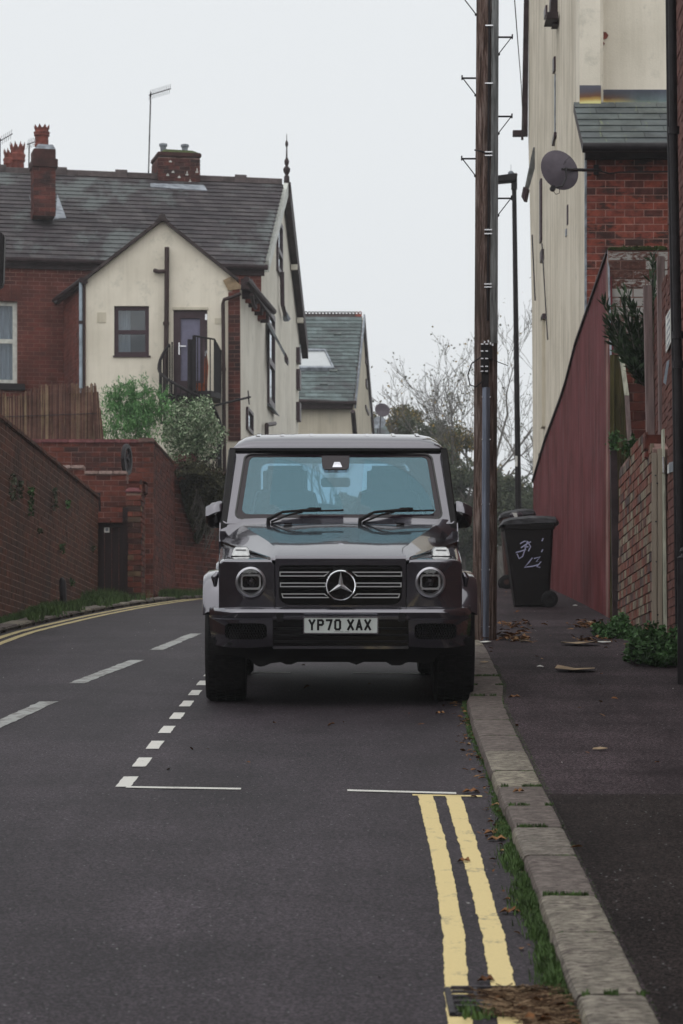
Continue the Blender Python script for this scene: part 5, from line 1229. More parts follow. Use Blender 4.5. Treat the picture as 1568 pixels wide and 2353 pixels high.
# ================================================================== street furniture
PY = 27.6; pb = Vector((P(1112.5, 0, PY).x, PY, GP(PY)))
pole = thing('utility_pole', pb, 'weathered wooden telegraph pole with grey cable guard, step irons and junction block', 'pole')
ztop = P(0, -120, PY).z; xtop = P(1119.5, 0, PY).x
def pc(py): 
    z = CZ + (HY - py) * PY / F; s_ = (z - pb.z) / (ztop - pb.z); return Vector((pb.x + (xtop - pb.x) * s_, PY, z))
n = 60; rings = []
for i in range(n + 1):
    z = pb.z - .05 + (ztop - pb.z + .05) * i / n; s_ = max(0, (z - pb.z) / (ztop - pb.z)); cx_ = pb.x + (xtop - pb.x) * s_; r = .111 - .010 * s_
    ring = []
    for j in range(28):
        a_ = 2 * math.pi * j / 28; rr = r * (1 + .03 * mnoise.noise(Vector((math.cos(a_) * 3, math.sin(a_) * 3, z * .8))) + .018 * mnoise.noise(Vector((a_ * 9, 0, z * .5))))
        if .25 < (a_ - 4.62) % 6.283 < .36: rr *= .93
        ring.append((cx_ + rr * math.cos(a_), PY + rr * math.sin(a_), z))
    rings.append(ring)
MB().loft(rings).build('shaft', K['pole_wood'], pole, smooth=50)
# grey sheath of weathered wood on the right upper half
sh = []
for i in range(25):
    py_ = -120 + (790 + 120) * i / 24; c = pc(py_); r = .1085 - .004 * (1 - i / 24.)
    sh.append([(c.x + r * math.cos(R(a_)), PY + r * math.sin(R(a_)) * 1.01, c.z) for a_ in (-72 + 6 * mnoise.noise(Vector((i * .9, 0, 0))), -60, -48, -36, -24, -12, 0, 12)])
MB().loft(sh, close=False, caps=False).build('weathered_strip', K['pole_grey'], pole, smooth=60, normals=True)
MB().tube([pc(y_) + Vector((.012 + .002 * math.sin(y_ / 60), -.108, 0)) for y_ in range(-100, 800, 60)], .011, 6).build('cable', K['black_metal'], pole, smooth=40)
# cable guard
gd = []
for y_ in (893, 1100, 1300, 1474):
    c = pc(y_); gd.append([(c.x - .030 + lerp([(893, 0), (1474, .0)], y_), c.y - .100, c.z)] + [(c.x - .012 - .030 * math.cos(R(a_)) + .005, c.y - .104 - .022 * math.sin(R(a_)), c.z) for a_ in (20, 50, 90, 130, 160)] + [(c.x + .032, c.y - .100, c.z)])
gd = [[Vector(p) + Vector((-.004, 0, 0)) for p in s_] for s_ in gd]
gm = MB(); gm.loft([[ (c.x + dx, c.y + dy, c.z) for dx, dy in ((-.036, -.104), (-.024, -.108), (-.020, -.128), (-.002, -.134), (.018, -.128), (.022, -.108), (.034, -.104), (.03, -.09), (-.03, -.09))] for c in [pc(y_) for y_ in (893, 1190, 1480)]]); gm.build('cable_guard', K['galv'], pole, bevel=0, smooth=30)
for y_ in (915, 1012, 1160, 1310, 1440):
    for dx in (-.036, .036): MB().lathe([(0, -.006), (.006, -.006), (.006, 0)], pc(y_) + Vector((dx, -.106, 0)), 'y', 8).build('nail_head', K['steel'], pole)
# junction block of insulators
blk = thing('x', (0, 0, 0), 'x', 'x'); bpy.data.objects.remove(blk)
m = MB(); c0 = pc(795); c1 = pc(860); m.box(c0.x - .052, c0.x + .022, PY - .135, PY - .10, c1.z, c0.z); m.box(c0.x + .02, c0.x + .05, PY - .13, PY - .095, pc(830).z, pc(798).z); jb = m.build('junction_block', K['black_metal'], pole, bevel=.006)
for y_ in (795, 811, 828, 846, 857):
    for dx in (-.038, .004): 
        c = pc(y_) + Vector((dx - .005, -.137, 0)); MB().box(c.x - .012, c.x + .014, c.y - .012, c.y, c.z - .006, c.z + .006).build('metal_clip', K['steel'], jb)
for q in ((-.02, 790), (.015, 788), (.035, 793), (.055, 796)): c = pc(q[1]) + Vector((q[0], -.12, 0)); MB().box(c.x - .006, c.x + .008, c.y - .02, c.y, c.z - .012, c.z + .01).build('metal_clip', K['steel'], jb)
MB().box(c0.x - .045, c0.x + .02, PY - .118, PY - .095, pc(893).z, c1.z).build('cable_bundle', K['black_metal'], pole)
lp_ = [pc(822) + Vector((-.04, -.12, 0)), P(1083, 835, PY - .15), P(1074, 862, PY - .15), P(1079, 884, PY - .15), P(1092, 889, PY - .15), pc(878) + Vector((-.03, -.12, 0))]
MB().tube(lp_, .0065, 6).build('cable_loop', K['black_metal'], pole, smooth=50)
MB().tube([pc(828) + Vector((.03, -.12, 0)), P(1150, 834, PY), P(1166, 840, PY)], .004, 5).build('loose_wire', K['black_metal'], pole)
def stepiron(y_, side):
    c = pc(y_); s_ = side; L_ = .112 + .004; b_ = MB(); x0 = c.x + s_ * .095
    b_.box(min(x0, c.x + s_ * .235), max(x0, c.x + s_ * .235), PY - .012, PY + .012, c.z - .006, c.z + .006)
    b_.box(min(c.x + s_ * .225, c.x + s_ * .237), max(c.x + s_ * .225, c.x + s_ * .237), PY - .02, PY + .02, c.z - .014, c.z + .024)
    b_.tube([(c.x + s_ * .225, PY, c.z), (c.x + s_ * .105, PY, c.z - .155)], .005, 6); b_.lathe([(0, -.01), (.011, -.01), (.011, .012), (0, .012)], (c.x + s_ * .108, PY - .01, c.z - .16), 'y', 8); b_.build('step_iron', K['black_metal'], pole)
for y_, s_ in ((86, 1), (268, 1), (456, 1), (180, -1), (365, -1), (-5, -1)): stepiron(y_, s_)
for y_ in (66, 198, 355, 363, 533, 542, 657, 664):
    c = pc(y_) + Vector((.010, -.112, 0)); MB().box(c.x - .034, c.x + .036, c.y - .012, c.y + .01, c.z - .005, c.z + .006).build('cable_clamp', K['steel'], pole)
MB().tube([pc(345) + Vector((-.11, -.0, 0)), pc(352) + Vector((-.06, -.10, 0)), pc(358) + Vector((0, -.115, 0))], .008, 5).build('tie_cable', K['black_metal'], pole)
ov = tag(MB().tube([P(1177, -60, 30), P(1186, 60, 33), P(1197, 200, 40), P(1201, 300, 47.5)], .006, 5).build('overhead_cable', K['black_metal']), 'thin overhead cable slanting down to the dark bargeboard of the tall house', 'cable')
# street lamp
LY = 50.0; lb_ = Vector((P(1192.5, 0, LY).x, LY, GP(LY))); lt_ = P(1180, 405, LY)
lamp = thing('street_lamp', lb_, 'dark slim street lamp column behind the wooden pole with short angled head', 'street lamp')
MB().tube([lb_, lb_.lerp(Vector((lt_.x, LY, lt_.z)), .28), lb_.lerp(Vector((lt_.x, LY, lt_.z)), .285), lt_], [.055, .052, .050, .038], 12).build('column', K['black_metal'], lamp, smooth=40)
MB().box(lt_.x - .045, lt_.x + .05, LY - .05, LY + .05, P(0, 437, LY).z, P(0, 408, LY).z).build('bracket', K['black_metal'], lamp, bevel=.01)
hd = [P(1187, 400, LY), P(1187, 407, LY), P(1182, 418, LY), P(1135, 422, LY), P(1128, 415, LY), P(1140, 406, LY)]
MB().prism([p + Vector((0, -.12, 0)) for p in hd], (0, .24, 0)).build('lamp_head', K['black_metal'], lamp, bevel=.012)
MB().lathe([(.05, 0), (.05, .05), (.035, .055), (.03, .07), (.004, .075), (.003, .18)], P(1173, 403, LY), 'z', 10).build('light_sensor', K['lead'], lamp)
MB().box(*[P(1186, 0, LY).x - .03, P(1189, 0, LY).x - .01], LY - .06, LY - .05, P(0, 1072, LY).z, P(0, 1048, LY).z).build('number_tag', K['paper'], lamp)

# wheelie bins
def bin_(name, Y, x0, x1, ytop, label, bodym, open_=0.0, mirror=1, Hb=1.0, lid_over=.10):
    zb = GP(Y); xb0, xb1 = P(x0[0], 0, Y).x, P(x0[1], 0, Y).x; xt0, xt1 = P(x1[0], 0, Y).x, P(x1[1], 0, Y).x; zt = zb + Hb
    cx = (xb0 + xb1) / 2; t = thing(name, (cx, Y, zb), label, 'wheelie bin')
    d0, d1 = .20, .27; e = .03
    def rr(xa, xb, d, z): return [(xa + e, Y - d + .28, z), (xb - e, Y - d + .28, z), (xb, Y - d + e + .28, z), (xb, Y + d - e + .28, z), (xb - e, Y + d + .28, z), (xa + e, Y + d + .28, z), (xa, Y + d - e + .28, z), (xa, Y - d + e + .28, z)]
    secs = []
    for s_ in (0, .06, .75, .90, .905, .96, .965):
        z = zb + .03 + (Hb - .03) * s_; q = s_; bulge = .012 if s_ in (.905, .96) else 0
        secs.append(rr(xb0 + (xt0 - xb0) * q - bulge, xb1 + (xt1 - xb1) * q + bulge, d0 + (d1 - d0) * q + bulge, z))
    MB().loft(secs).build('body', bodym, t, smooth=35)
    # lid: shallow domed, front edge overhanging
    L0, L1 = xt0 - .03, xt1 + lid_over; lid = MB(); zz = zb + Hb * .965
    prof = []
    for s_, h in ((0, .0), (.04, .05), (.15, .075), (.5, .10), (.8, .095), (.94, .085), (1.0, .03)):
        x = L0 + (L1 - L0) * s_; zz2 = zz + h + open_ * (s_ if mirror > 0 else (1 - s_)) * .0; prof.append((x, zz2))
    secs = []
    for (x, z), (s_, _) in zip(prof, ((0, 0), (.04, 0), (.15, 0), (.5, 0), (.8, 0), (.94, 0), (1, 0))):
        w = .285 - (.03 if s_ in (0, 1) else 0); zlo = zz - .012 + s_ * .03
        secs.append([(x, Y + .28 - w, zlo), (x, Y + .28 - w, z - .03), (x, Y + .28 - w + .04, z), (x, Y + .28 + w - .04, z), (x, Y + .28 + w, z - .03), (x, Y + .28 + w, zlo)])
    lid.loft(secs)
    if open_: piv = Vector((L1 if mirror > 0 else L0, Y, zz)); M_ = Matrix.Rotation(open_, 4, 'Y'); lid.v = [piv + M_ @ (v - piv) for v in lid.v]
    lid.build('lid', K['bin_lid'], t, smooth=30)
    hxp = xt1 + lid_over - .05 if mirror > 0 else L0 + .04
    MB().tube([(hxp, Y + .06, zz - .0), (hxp, Y + .5, zz - .0)], .014, 8).build('handle_bar', bodym, t)
    wx = xb1 + .0 if mirror > 0 else xb0
    MB().tube([(wx, Y + .03, zb + .10), (wx, Y + .53, zb + .10)], .012, 8).build('axle', K['iron'], t)
    for yo_ in (.035, .48):
        w = MB(); w.lathe([(.04, -.03), (.085, -.032), (.10, -.022), (.10, .022), (.085, .032), (.04, .03), (.03, .0)], (wx, Y + yo_, zb + .10), 'y', 28, True); wo2 = w.build('wheel', K['tyre'], t, smooth=40)
        MB().lathe([(0, -.022), (.045, -.022), (.045, .02), (0, .02)], (wx, Y + yo_, zb + .10), 'y', 16).build('hub', bodym, wo2)
    return t, zb, (xb0, xb1, xt0, xt1)
bt, zb, _ = bin_('wheelie_bin', 35.5, (1184, 1262), (1156, 1272), 1190, 'front black wheelie bin with pale graffiti scrawl, standing on the pavement by the red wall', K['bin'], Hb=1.03, lid_over=.06)
# graffiti strokes (flat print) on the near side
FY = 35.5
def gside(px_, py_):
    z = P(0, py_, FY).z; s_ = max(0, (z - zb) / 1.0); return P(px_, py_, FY + .28 - (.20 + .07 * s_) - .006)
GR = [[(1194, 1249), (1204, 1243), (1211, 1243), (1206, 1260), (1200, 1278), (1192, 1283), (1187, 1272)], [(1184, 1269), (1196, 1266), (1208, 1262)], [(1196, 1258), (1208, 1250), (1219, 1244)], [(1211, 1243), (1218, 1256), (1213, 1266)],
      [(1222, 1281), (1213, 1293), (1204, 1303), (1222, 1301), (1236, 1297)], [(1226, 1283), (1240, 1279), (1231, 1290), (1242, 1290), (1232, 1302), (1240, 1303)], [(1247, 1236), (1244, 1243)], [(1246, 1262), (1243, 1268)], [(1213, 1256), (1204, 1256)]]
for s_ in GR:
    m = MB(); pts = [gside(*q) for q in s_]
    m.tube([p for p in pts], [.0075] * len(pts), 5); m.v = [Vector((v.x, v.y, v.z)) for v in m.v]; m.build('graffiti_stroke', K['chalk'], bt)
bt2, zb2, _ = bin_('wheelie_bin', 42.2, (1163, 1216), (1152, 1226), 1165, 'rear brown-black wheelie bin with its lid propped open by rubbish', K['brown_bin'], open_=-.06, mirror=-1, Hb=1.05, lid_over=.03)
m = MB(); c = P(1185, 1186, 42.1); m.lathe([(0, -.05), (.08, -.04), (.11, .02), (.06, .06), (0, .07)], c, 'z', 9); tag(m.build('rubbish_bag', K['bag']), 'crumpled dark bag bulging under the open lid of the rear bin', 'rubbish bag')
a_ = P(1176, 1178, 41.9); tag(MB().prism([a_, a_ + Vector((.06, 0, .0)), a_ + Vector((.09, 0, -.10)), a_ + Vector((.05, 0, -.10))], (0, .01, 0)).build('paper_scrap', K['paper']), 'white scrap of paper sticking out of the rear bin', 'paper')

# ================================================================== plants
def shrub(name, label, cat, c, rad, n, size, m, aspect=.4, shell=.5, spiky=0, stems=5, clumps=0, base=None, flat=0.0, lump=.35):
    t = thing(name, base or Vector((c[0], c[1], c[2] - rad[2])), label, cat); c = Vector(c); mb = MB(); seed = random.random() * 50
    cl = []
    def samp():
        d = Vector((random.gauss(0, 1), random.gauss(0, 1), random.gauss(0, 1))).normalized(); q = random.random() ** shell
        k = 1 + lump * mnoise.noise(d * 1.7 + Vector((seed, 0, 0))) + lump * .6 * mnoise.noise(d * 4.1 + Vector((0, seed, 0)))
        p = Vector((d.x * rad[0], d.y * rad[1], d.z * rad[2])) * q * k
        if mnoise.noise(p * 5.5 + Vector((seed, 3, 1))) < -.22: return None
        return c + p
    leaves(mb, n, samp, size, flat, aspect, droop=(0, 0, spiky) if spiky else None)
    mb.build('foliage', m, t, normals=False); s_ = MB(); b0 = ORG[t]
    for i in range(stems):
        e = c + Vector((random.uniform(-.7, .7) * rad[0], random.uniform(-.5, .5) * rad[1], random.uniform(0, .8) * rad[2])); s_.tube([b0, b0.lerp(e, .5) + Vector((random.uniform(-.05, .05),) * 3), e], [.02, .014, .006], 5)
    s_.build('stems', K['bark'], t); return t
t = shrub('bamboo_bush', 'bright green feathery bamboo bush behind the garden wall left of the variegated shrub', 'bush', P(305, 955, 52.5), (.64, .5, .66), 11000, .075, K['bamboo'], .22, .6, spiky=.9, lump=.5, base=Vector((P(305, 0, 52.5).x, 52.5, 6.0)))
m = MB()
for i in range(60):                                        # upright plumes breaking the outline
    b0 = P(random.uniform(245, 385), random.uniform(905, 960), 52.3 + random.random() * .5); h = random.uniform(.12, .34) * (1.25 if b0.x < P(310, 0, 52).x else .6); tip = b0 + Vector((random.gauss(0, .06), 0, h))
    leaves(m, 34, lambda: b0.lerp(tip, random.random()) + Vector((random.gauss(0, .02), random.gauss(0, .02), 0)), .075, 0, .22, droop=(0, 0, .8))
m.build('plumes', K['bamboo'], t, normals=False)
shrub('variegated_shrub', 'rounded pale variegated shrub hiding the foot of the spiral stair', 'shrub', P(438, 990, 54.3), (.56, .42, .63), 15000, .046, K['variegated'], .6, .45, lump=.28, base=Vector((-2.75, 54.4, 6.0)))
# climbing mass over the side wall
iv = thing('ivy', Vector((-2.6, 54.3, 6.2)), 'dark tangled ivy tumbling over the long red side wall', 'ivy'); m = MB()
IT = [(398, 1082), (412, 1062), (440, 1056), (470, 1066), (500, 1084), (525, 1112)]; IB = [(398, 1090), (410, 1130), (424, 1185), (440, 1235), (455, 1250), (472, 1225), (490, 1190), (525, 1165)]
def ivs():
    x = random.uniform(398, 525); a_, b_ = lerp(IT, x), lerp(IB, x); s_ = random.random() ** .85; y = a_ + (b_ - a_) * s_ + 14 * mnoise.noise(Vector((x * .08, s_ * 2, 1))); 
    pl_ = W3 if x < 406 else W3b; u, v = pl_.uv(x, y); d = .06 + .55 * math.sin(math.pi * min(1, s_ * 1.05 + .12)) * random.random() ** .45
    if s_ < .2: d = random.uniform(-.3, .35)
    p = pl_.pt(u, v, d) 
    if mnoise.noise(p * 3.4) < -.22: return None
    return p
leaves(m, 26000, ivs, .052, 0, .6, droop=(0, 0, -.7)); m.build('foliage', K['ivy'], iv, normals=False)
m = MB()
for i in range(60):
    x = random.uniform(415, 515); u, v0 = W3b.uv(x, lerp(IB, x) - 60); m.tube([W3b.pt(u, v0 + .2, .2), W3b.pt(u + random.uniform(-.1, .1), v0 - .3, .35), W3b.pt(u + random.uniform(-.2, .2), v0 - random.uniform(.5, .75), .25)], .006, 4)
m.build('stems', K['bark'], iv)
tag(MB().lathe([(.24, 0), (.24, .05), (0, .28)], W3b.pt(W3b.uv(449, 1075)[0], zt2 + .15, -.2), 'z', 4).build('pier_cap', K['coping_red']), 'pinkish pyramid cap of a wall pier poking out above the ivy', 'pier cap')
# oleander-like shrub over the yard wall
os_ = thing('narrow_leaved_shrub', P(1478, 1000, 30.6), 'dark shrub with long narrow leaves leaning out over the yard wall', 'shrub'); m = MB(); sm = MB(); b0 = P(1482, 885, 30.6)
for (x_, y_) in ((1388, 700), (1398, 748), (1430, 690), (1442, 680), (1460, 715), (1485, 690), (1478, 740), (1420, 770), (1450, 760), (1500, 700), (1498, 595), (1503, 625), (1505, 760), (1437, 800), (1400, 775), (1470, 830), (1490, 800), (1462, 790), (1448, 835), (1482, 850), (1412, 720), (1515, 735), (1470, 865), (1498, 870), (1450, 810), (1508, 800), (1485, 775), (1455, 845), (1512, 845), (1475, 800)):
    tip = P(x_, y_, 30.4 + random.uniform(-.3, .3)); mid = b0.lerp(tip, .5) + Vector((0, 0, -.05)); sm.tube([b0, mid, tip], [.012, .008, .003], 5)
    for k in range(75):
        s_ = random.uniform(.40, 1.04); c = (mid.lerp(tip, (s_ - .5) * 2) if s_ > .5 else b0.lerp(mid, s_ * 2)); d = ((tip - mid).normalized() + Vector((random.gauss(0, .55), random.gauss(0, .5), random.gauss(.25, .45)))).normalized()
        L_ = random.uniform(.09, .15); sd_ = d.orthogonal().normalized() * .013; q = Matrix.Rotation(random.uniform(0, 3.1), 3, d) @ sd_
        m.add([c, c + d * L_ * .5 + q, c + d * L_, c + d * L_ * .5 - q], [(0, 1, 2, 3)])
m.build('leaves', K['oleander'], os_, normals=False); sm.build('branches', K['bark'], os_)
# broad-leaved weeds at the foot of the walls
def weed(c, rx, ry, h, n, lb_, sz=.07, m_=None):
    t = thing('weed_clump', c, lb_, 'weeds'); m = MB(); c = Vector(c)
    for i in range(n):
        a_ = random.uniform(0, 6.28); rr = random.random() ** .6; b0 = c + Vector((rx * rr * math.cos(a_), ry * rr * math.sin(a_), 0)); b0.z = GP(b0.y) - .01
        hh = h * (1 - .6 * rr) * random.uniform(.15, 1.0) * max(.15, .85 + 1.3 * mnoise.noise(Vector((b0.x * 7, b0.y * 3, 2)))); d = Vector((random.gauss(0, .6), random.gauss(0, .6), random.uniform(.2, 1))).normalized(); p = b0 + Vector((0, 0, hh)); L_ = sz * random.uniform(.6, 1.3)
        q = d.orthogonal().normalized(); q = Matrix.Rotation(random.uniform(0, 3.1), 3, d) @ q * L_ * .32; k = d * L_ + Vector((0, 0, -L_ * .25))
        m.add([p, p + d * L_ * .45 + q, p + k, p + d * L_ * .45 - q], [(0, 1, 2), (0, 2, 3)])
    m.build('leaves', m_ or K['weed'], t, normals=False)
    s_ = MB()
    for i in range(12): b0 = c + Vector((random.uniform(-rx, rx) * .7, random.uniform(-ry, ry) * .7, 0)); s_.tube([b0 + Vector((0, 0, -.02)), b0 + Vector((random.uniform(-.05, .05), 0, h * .6))], .004, 4)
    s_.build('stems', K['weed'], t); return t
weed(on_pave(1415, 1462), .22, .5, .24, 2200, 'leafy green weeds at the foot of the red wall end and mixed brick wall', .042)
weed(on_pave(1460, 1468), .13, .3, .14, 500, 'thin pale green weeds below the mixed brick garden wall', .035)
weed(on_pave(1510, 1524), .26, .5, .36, 3600, 'largest clump of glossy green weeds in front of the wooden gate', .05)
weed((2.72, 22.9, GP(22.9)), .10, .3, .22, 200, 'small weeds by the bollard at the right picture edge')
tag(leaves(MB(), 130, lambda: P(1410 + random.gauss(0, 6), 1010 + random.gauss(0, 12), 31.4), .05, 0, .5).build('wall_sprig', K['weed'], normals=False), 'sprig of small leaves growing on the dark corner post', 'plant')
tag(leaves(MB(), 300, lambda: P(1455 + random.gauss(0, 14), 1030 + random.gauss(0, 12) - 0, 29.6), .05, 0, .5).build('wall_sprig', K['weed'], normals=False), 'sprawling sprig of pale leaves on top of the mixed brick wall', 'plant')
tag(leaves(MB(), 300, lambda: WD.pt(WD.uv(1414 + random.gauss(0, 2), 0)[0], WD.uv(0, random.uniform(990, 1200))[1], random.uniform(-.02, .05)), .035, 0, .6).build('wall_creeper', K['weed'], normals=False), 'thin creeper climbing the near edge of the red wall', 'creeper')

# grass along the kerb (nobody could count it)
def blades(fn, n, hgt, m, name, w=.004):
    b = MB()
    for i in range(n):
        q = fn()
        if q is None: continue
        c, s_ = q; h = hgt * s_ * random.uniform(.4, 1.2); a_ = random.uniform(0, 6.28); lean = Vector((math.cos(a_), math.sin(a_), 0)) * h * random.uniform(.1, .7); sd_ = Vector((-math.sin(a_), math.cos(a_), 0)) * w * random.uniform(.6, 1.3)
        if random.random() < .5: sd_ = Vector((w, 0, 0))
        b.add([c - sd_, c + sd_, c + lean * .45 + sd_ * .7 + Vector((0, 0, h * .6)), c + lean * .45 - sd_ * .7 + Vector((0, 0, h * .6)), c + lean + Vector((0, 0, h))], [(0, 1, 2, 3), (3, 2, 4)])
    return b.build(name, m, normals=False, kind='stuff')
DEN = [(7, .2), (8.9, .35), (9.2, .9), (9.7, 1), (10.2, .8), (10.35, .35), (10.5, .9), (10.95, .7), (11.1, 1), (11.7, .95), (12.1, .5), (12.4, .95), (12.9, .8), (13.2, .3), (13.5, .85), (13.9, .6), (14.2, .3), (14.5, .6), (15, .35), (15.6, .15), (16.5, .12), (18, .3), (19, .45), (20, .25), (21, .5), (22, .2), (26, .3)]
def kerbgrass():
    y = random.uniform(7.2, 22.5); d = lerp(DEN, y)
    if random.random() > d: return None
    k = mnoise.noise(Vector((y * 2.3, 5, 0))) * .5 + .6
    x = kf(y) - abs(random.gauss(0, .028 * (d + .25))) + .004
    if mnoise.noise(Vector((x * 25, y * 6, 2))) < -.25: return None
    return Vector((x, y, G(y) - .002)), max(.25, d * k) * lerp([(7, 1), (12.5, 1), (14, .75), (22, .55)], y)
tag(blades(kerbgrass, 42000, .082, K['grass'], 'kerb_grass', .0026), 'tufts of green grass growing along the gutter edge of the kerb', 'grass')
def jointgrass():
    y = random.uniform(7.5, 24); 
    if random.random() < .68: x = kb(y) + random.gauss(.004, .007); k = .28
    else:
        j = random.choice([q for q in JO if 7 < q < 24]); y = j + random.gauss(0, .010); x = random.uniform(kf(y) + .02, kb(y)); k = .22 if int(j * 7) % 3 else .5
        if mnoise.noise(Vector((x * 12, j * 3, 1))) < -.05: return None
    return Vector((x, y, GP(y) - .012)), k
tag(blades(jointgrass, 16000, .05, K['grass'], 'joint_moss', .003), 'thin moss and grass in the joints of the kerb stones', 'moss')
def vergegrass():
    y = random.uniform(30, 60) if random.random() < .8 else random.uniform(60, 74)
    xr = lerp(LEFT, y); wl = (W1.O.x + (W1b.x - W1a.x) / 12 * (y - 34)) if y < 46.2 else lerp(WX, y) + .05
    x = random.triangular(wl, xr + .02, wl + .1)
    if 45.6 < y < 48.2 and x < -3.05: return None
    n_ = mnoise.noise(Vector((x * 1.6, y * .7, 2))); 
    if n_ < -.18: return None
    if x > xr - .3 and n_ < .12: return None
    return Vector((x, y, G(y) + .02)), .55 + max(0, n_) * 1.5
tag(blades(vergegrass, 42000, .17, K['grass_far'], 'verge_grass', .007), 'rough green grass along the foot of the left brick walls', 'grass')
# leaf litter, debris
def litter(n, fn, size, m, name, lb_, curl=.5):
    b = MB()
    for i in range(n):
        c = fn()
        if c is None: continue
        s_ = size * random.uniform(.5, 1.4); a_ = random.uniform(0, 6.28); u = Vector((math.cos(a_), math.sin(a_), random.gauss(0, .18))).normalized() * s_; v = Vector((-math.sin(a_), math.cos(a_), random.gauss(0, .25))) * s_ * random.uniform(.3, .6); k = Vector((0, 0, s_ * curl * random.random()))
        b.add([c - u, c - u * .3 + v + k, c + u * .6 + v * .6 + k * .6, c + u, c + u * .5 - v * .7 + k * .8, c - u * .4 - v + k * .7, c + k * .15], [(0, 1, 6), (1, 2, 6), (2, 3, 6), (3, 4, 6), (4, 5, 6), (5, 0, 6)])
    return tag(b.build(name, m, normals=False, kind='stuff'), lb_, 'leaves')
def gut():
    y = random.uniform(7.4, 24); x = kf(y) - abs(random.gauss(0, .06)); 
    if mnoise.noise(Vector((y * 1.7, 9, 0))) < .0 and random.random() < .7: return None
    return Vector((x, y, G(y) + .006))
litter(420, gut, .017, K['leaf_litter'], 'gutter_leaves', 'brown fallen leaves lying along the gutter edge')
def pav():
    y = random.uniform(8, 45) ** 1.0; x = random.uniform(kb(y), 3.0); 
    if random.random() > .5 + mnoise.noise(Vector((x, y * .3, 0))): return None
    return Vector((x, y, GP(y) + .006))
litter(150, pav, .022, K['leaf_litter'], 'pavement_leaves', 'scattered small brown leaves on the pavement')
def pav2():
    p = on_pave(random.choice((1170, 1185, 1200, 1330, 1350, 1385, 1370)) + random.gauss(0, 14), random.choice((1468, 1472, 1432, 1438, 1440)) + random.gauss(0, 4)); return Vector((p.x, p.y, p.z + .01))
litter(260, pav2, .03, K['leaf_litter'], 'leaf_drift', 'drift of brown leaves across the pavement between pole and weeds')
def roadl():
    y = random.uniform(12, 30); return Vector((random.uniform(-1.0, .75), y, G(y) + .006))
litter(26, roadl, .022, K['leaf_litter'], 'road_leaves', 'few scattered brown leaves on the asphalt around the parking bay')
def specks(): y = random.uniform(8.5, 45); x = random.uniform(-3, 2.9); return Vector((x, y, (GP(y) if x > kb(y) else G(y)) + .005)) if not (kf(y) < x < kb(y)) else None
litter(160, specks, .0065, K['paper'], 'paper_specks', 'tiny pale specks of litter on road and pavement', 0)
BIG = [(1320, 1542, .16, K['card'], 'largest flat piece of brown cardboard lying mid-pavement', .55), (1330, 1482, .17, K['card'], 'buff flattened cardboard sheet between the pole and the leafy weeds', .5), (1385, 1479, .07, K['paper'], 'crumpled white paper at the right end of the buff cardboard', .4),
       (1115, 1478, .055, K['paper'], 'white folded paper at the foot of the wooden pole', .5), (1207, 1476, .06, K['card'], 'pale cardboard scrap right of the leaf pile by the pole', .4), (1355, 1432, .035, K['card'], 'small buff wrapper on the pavement before the red wall', .5), (1320, 1393, .03, K['paper'], 'small white scrap between wheelie bin and red wall', .4), (1240, 1534, .03, K['paper'], 'tiny white scrap left of the largest cardboard', .4),
       (1378, 1725, .045, K['card'], 'thin buff wrapper lying alone halfway up the pavement', .3), (1112, 1524, .04, K['card'], 'yellowish leaf-like scrap on the kerb beside the car wheel', .5)]
for (x_, y_, s_, m_, l_, asp) in BIG:
    c = on_pave(x_, y_) + Vector((0, 0, .008)); b = MB(); sl = .0845
    pts = [(-1, -.3 * asp), (-.2, -asp), (.9, -asp * .6), (1, .3 * asp), (.1, asp), (-.8, asp * .7)]
    v = [c + Vector((a_ * s_, b_ * s_ * 2.2, b_ * s_ * 2.2 * sl + random.uniform(0, s_ * .22))) for a_, b_ in pts]; b.add(v + [c + Vector((0, 0, .012))], [(i, (i + 1) % 6, 6) for i in range(6)])
    v2 = [p + Vector((0, 0, .003)) for p in v]; b.add(v2 + [c + Vector((0, 0, .016))], [(i, (i + 1) % 6, 6) for i in range(6)])
    tag(b.build('litter_scrap', m_, normals=False), l_, 'litter')
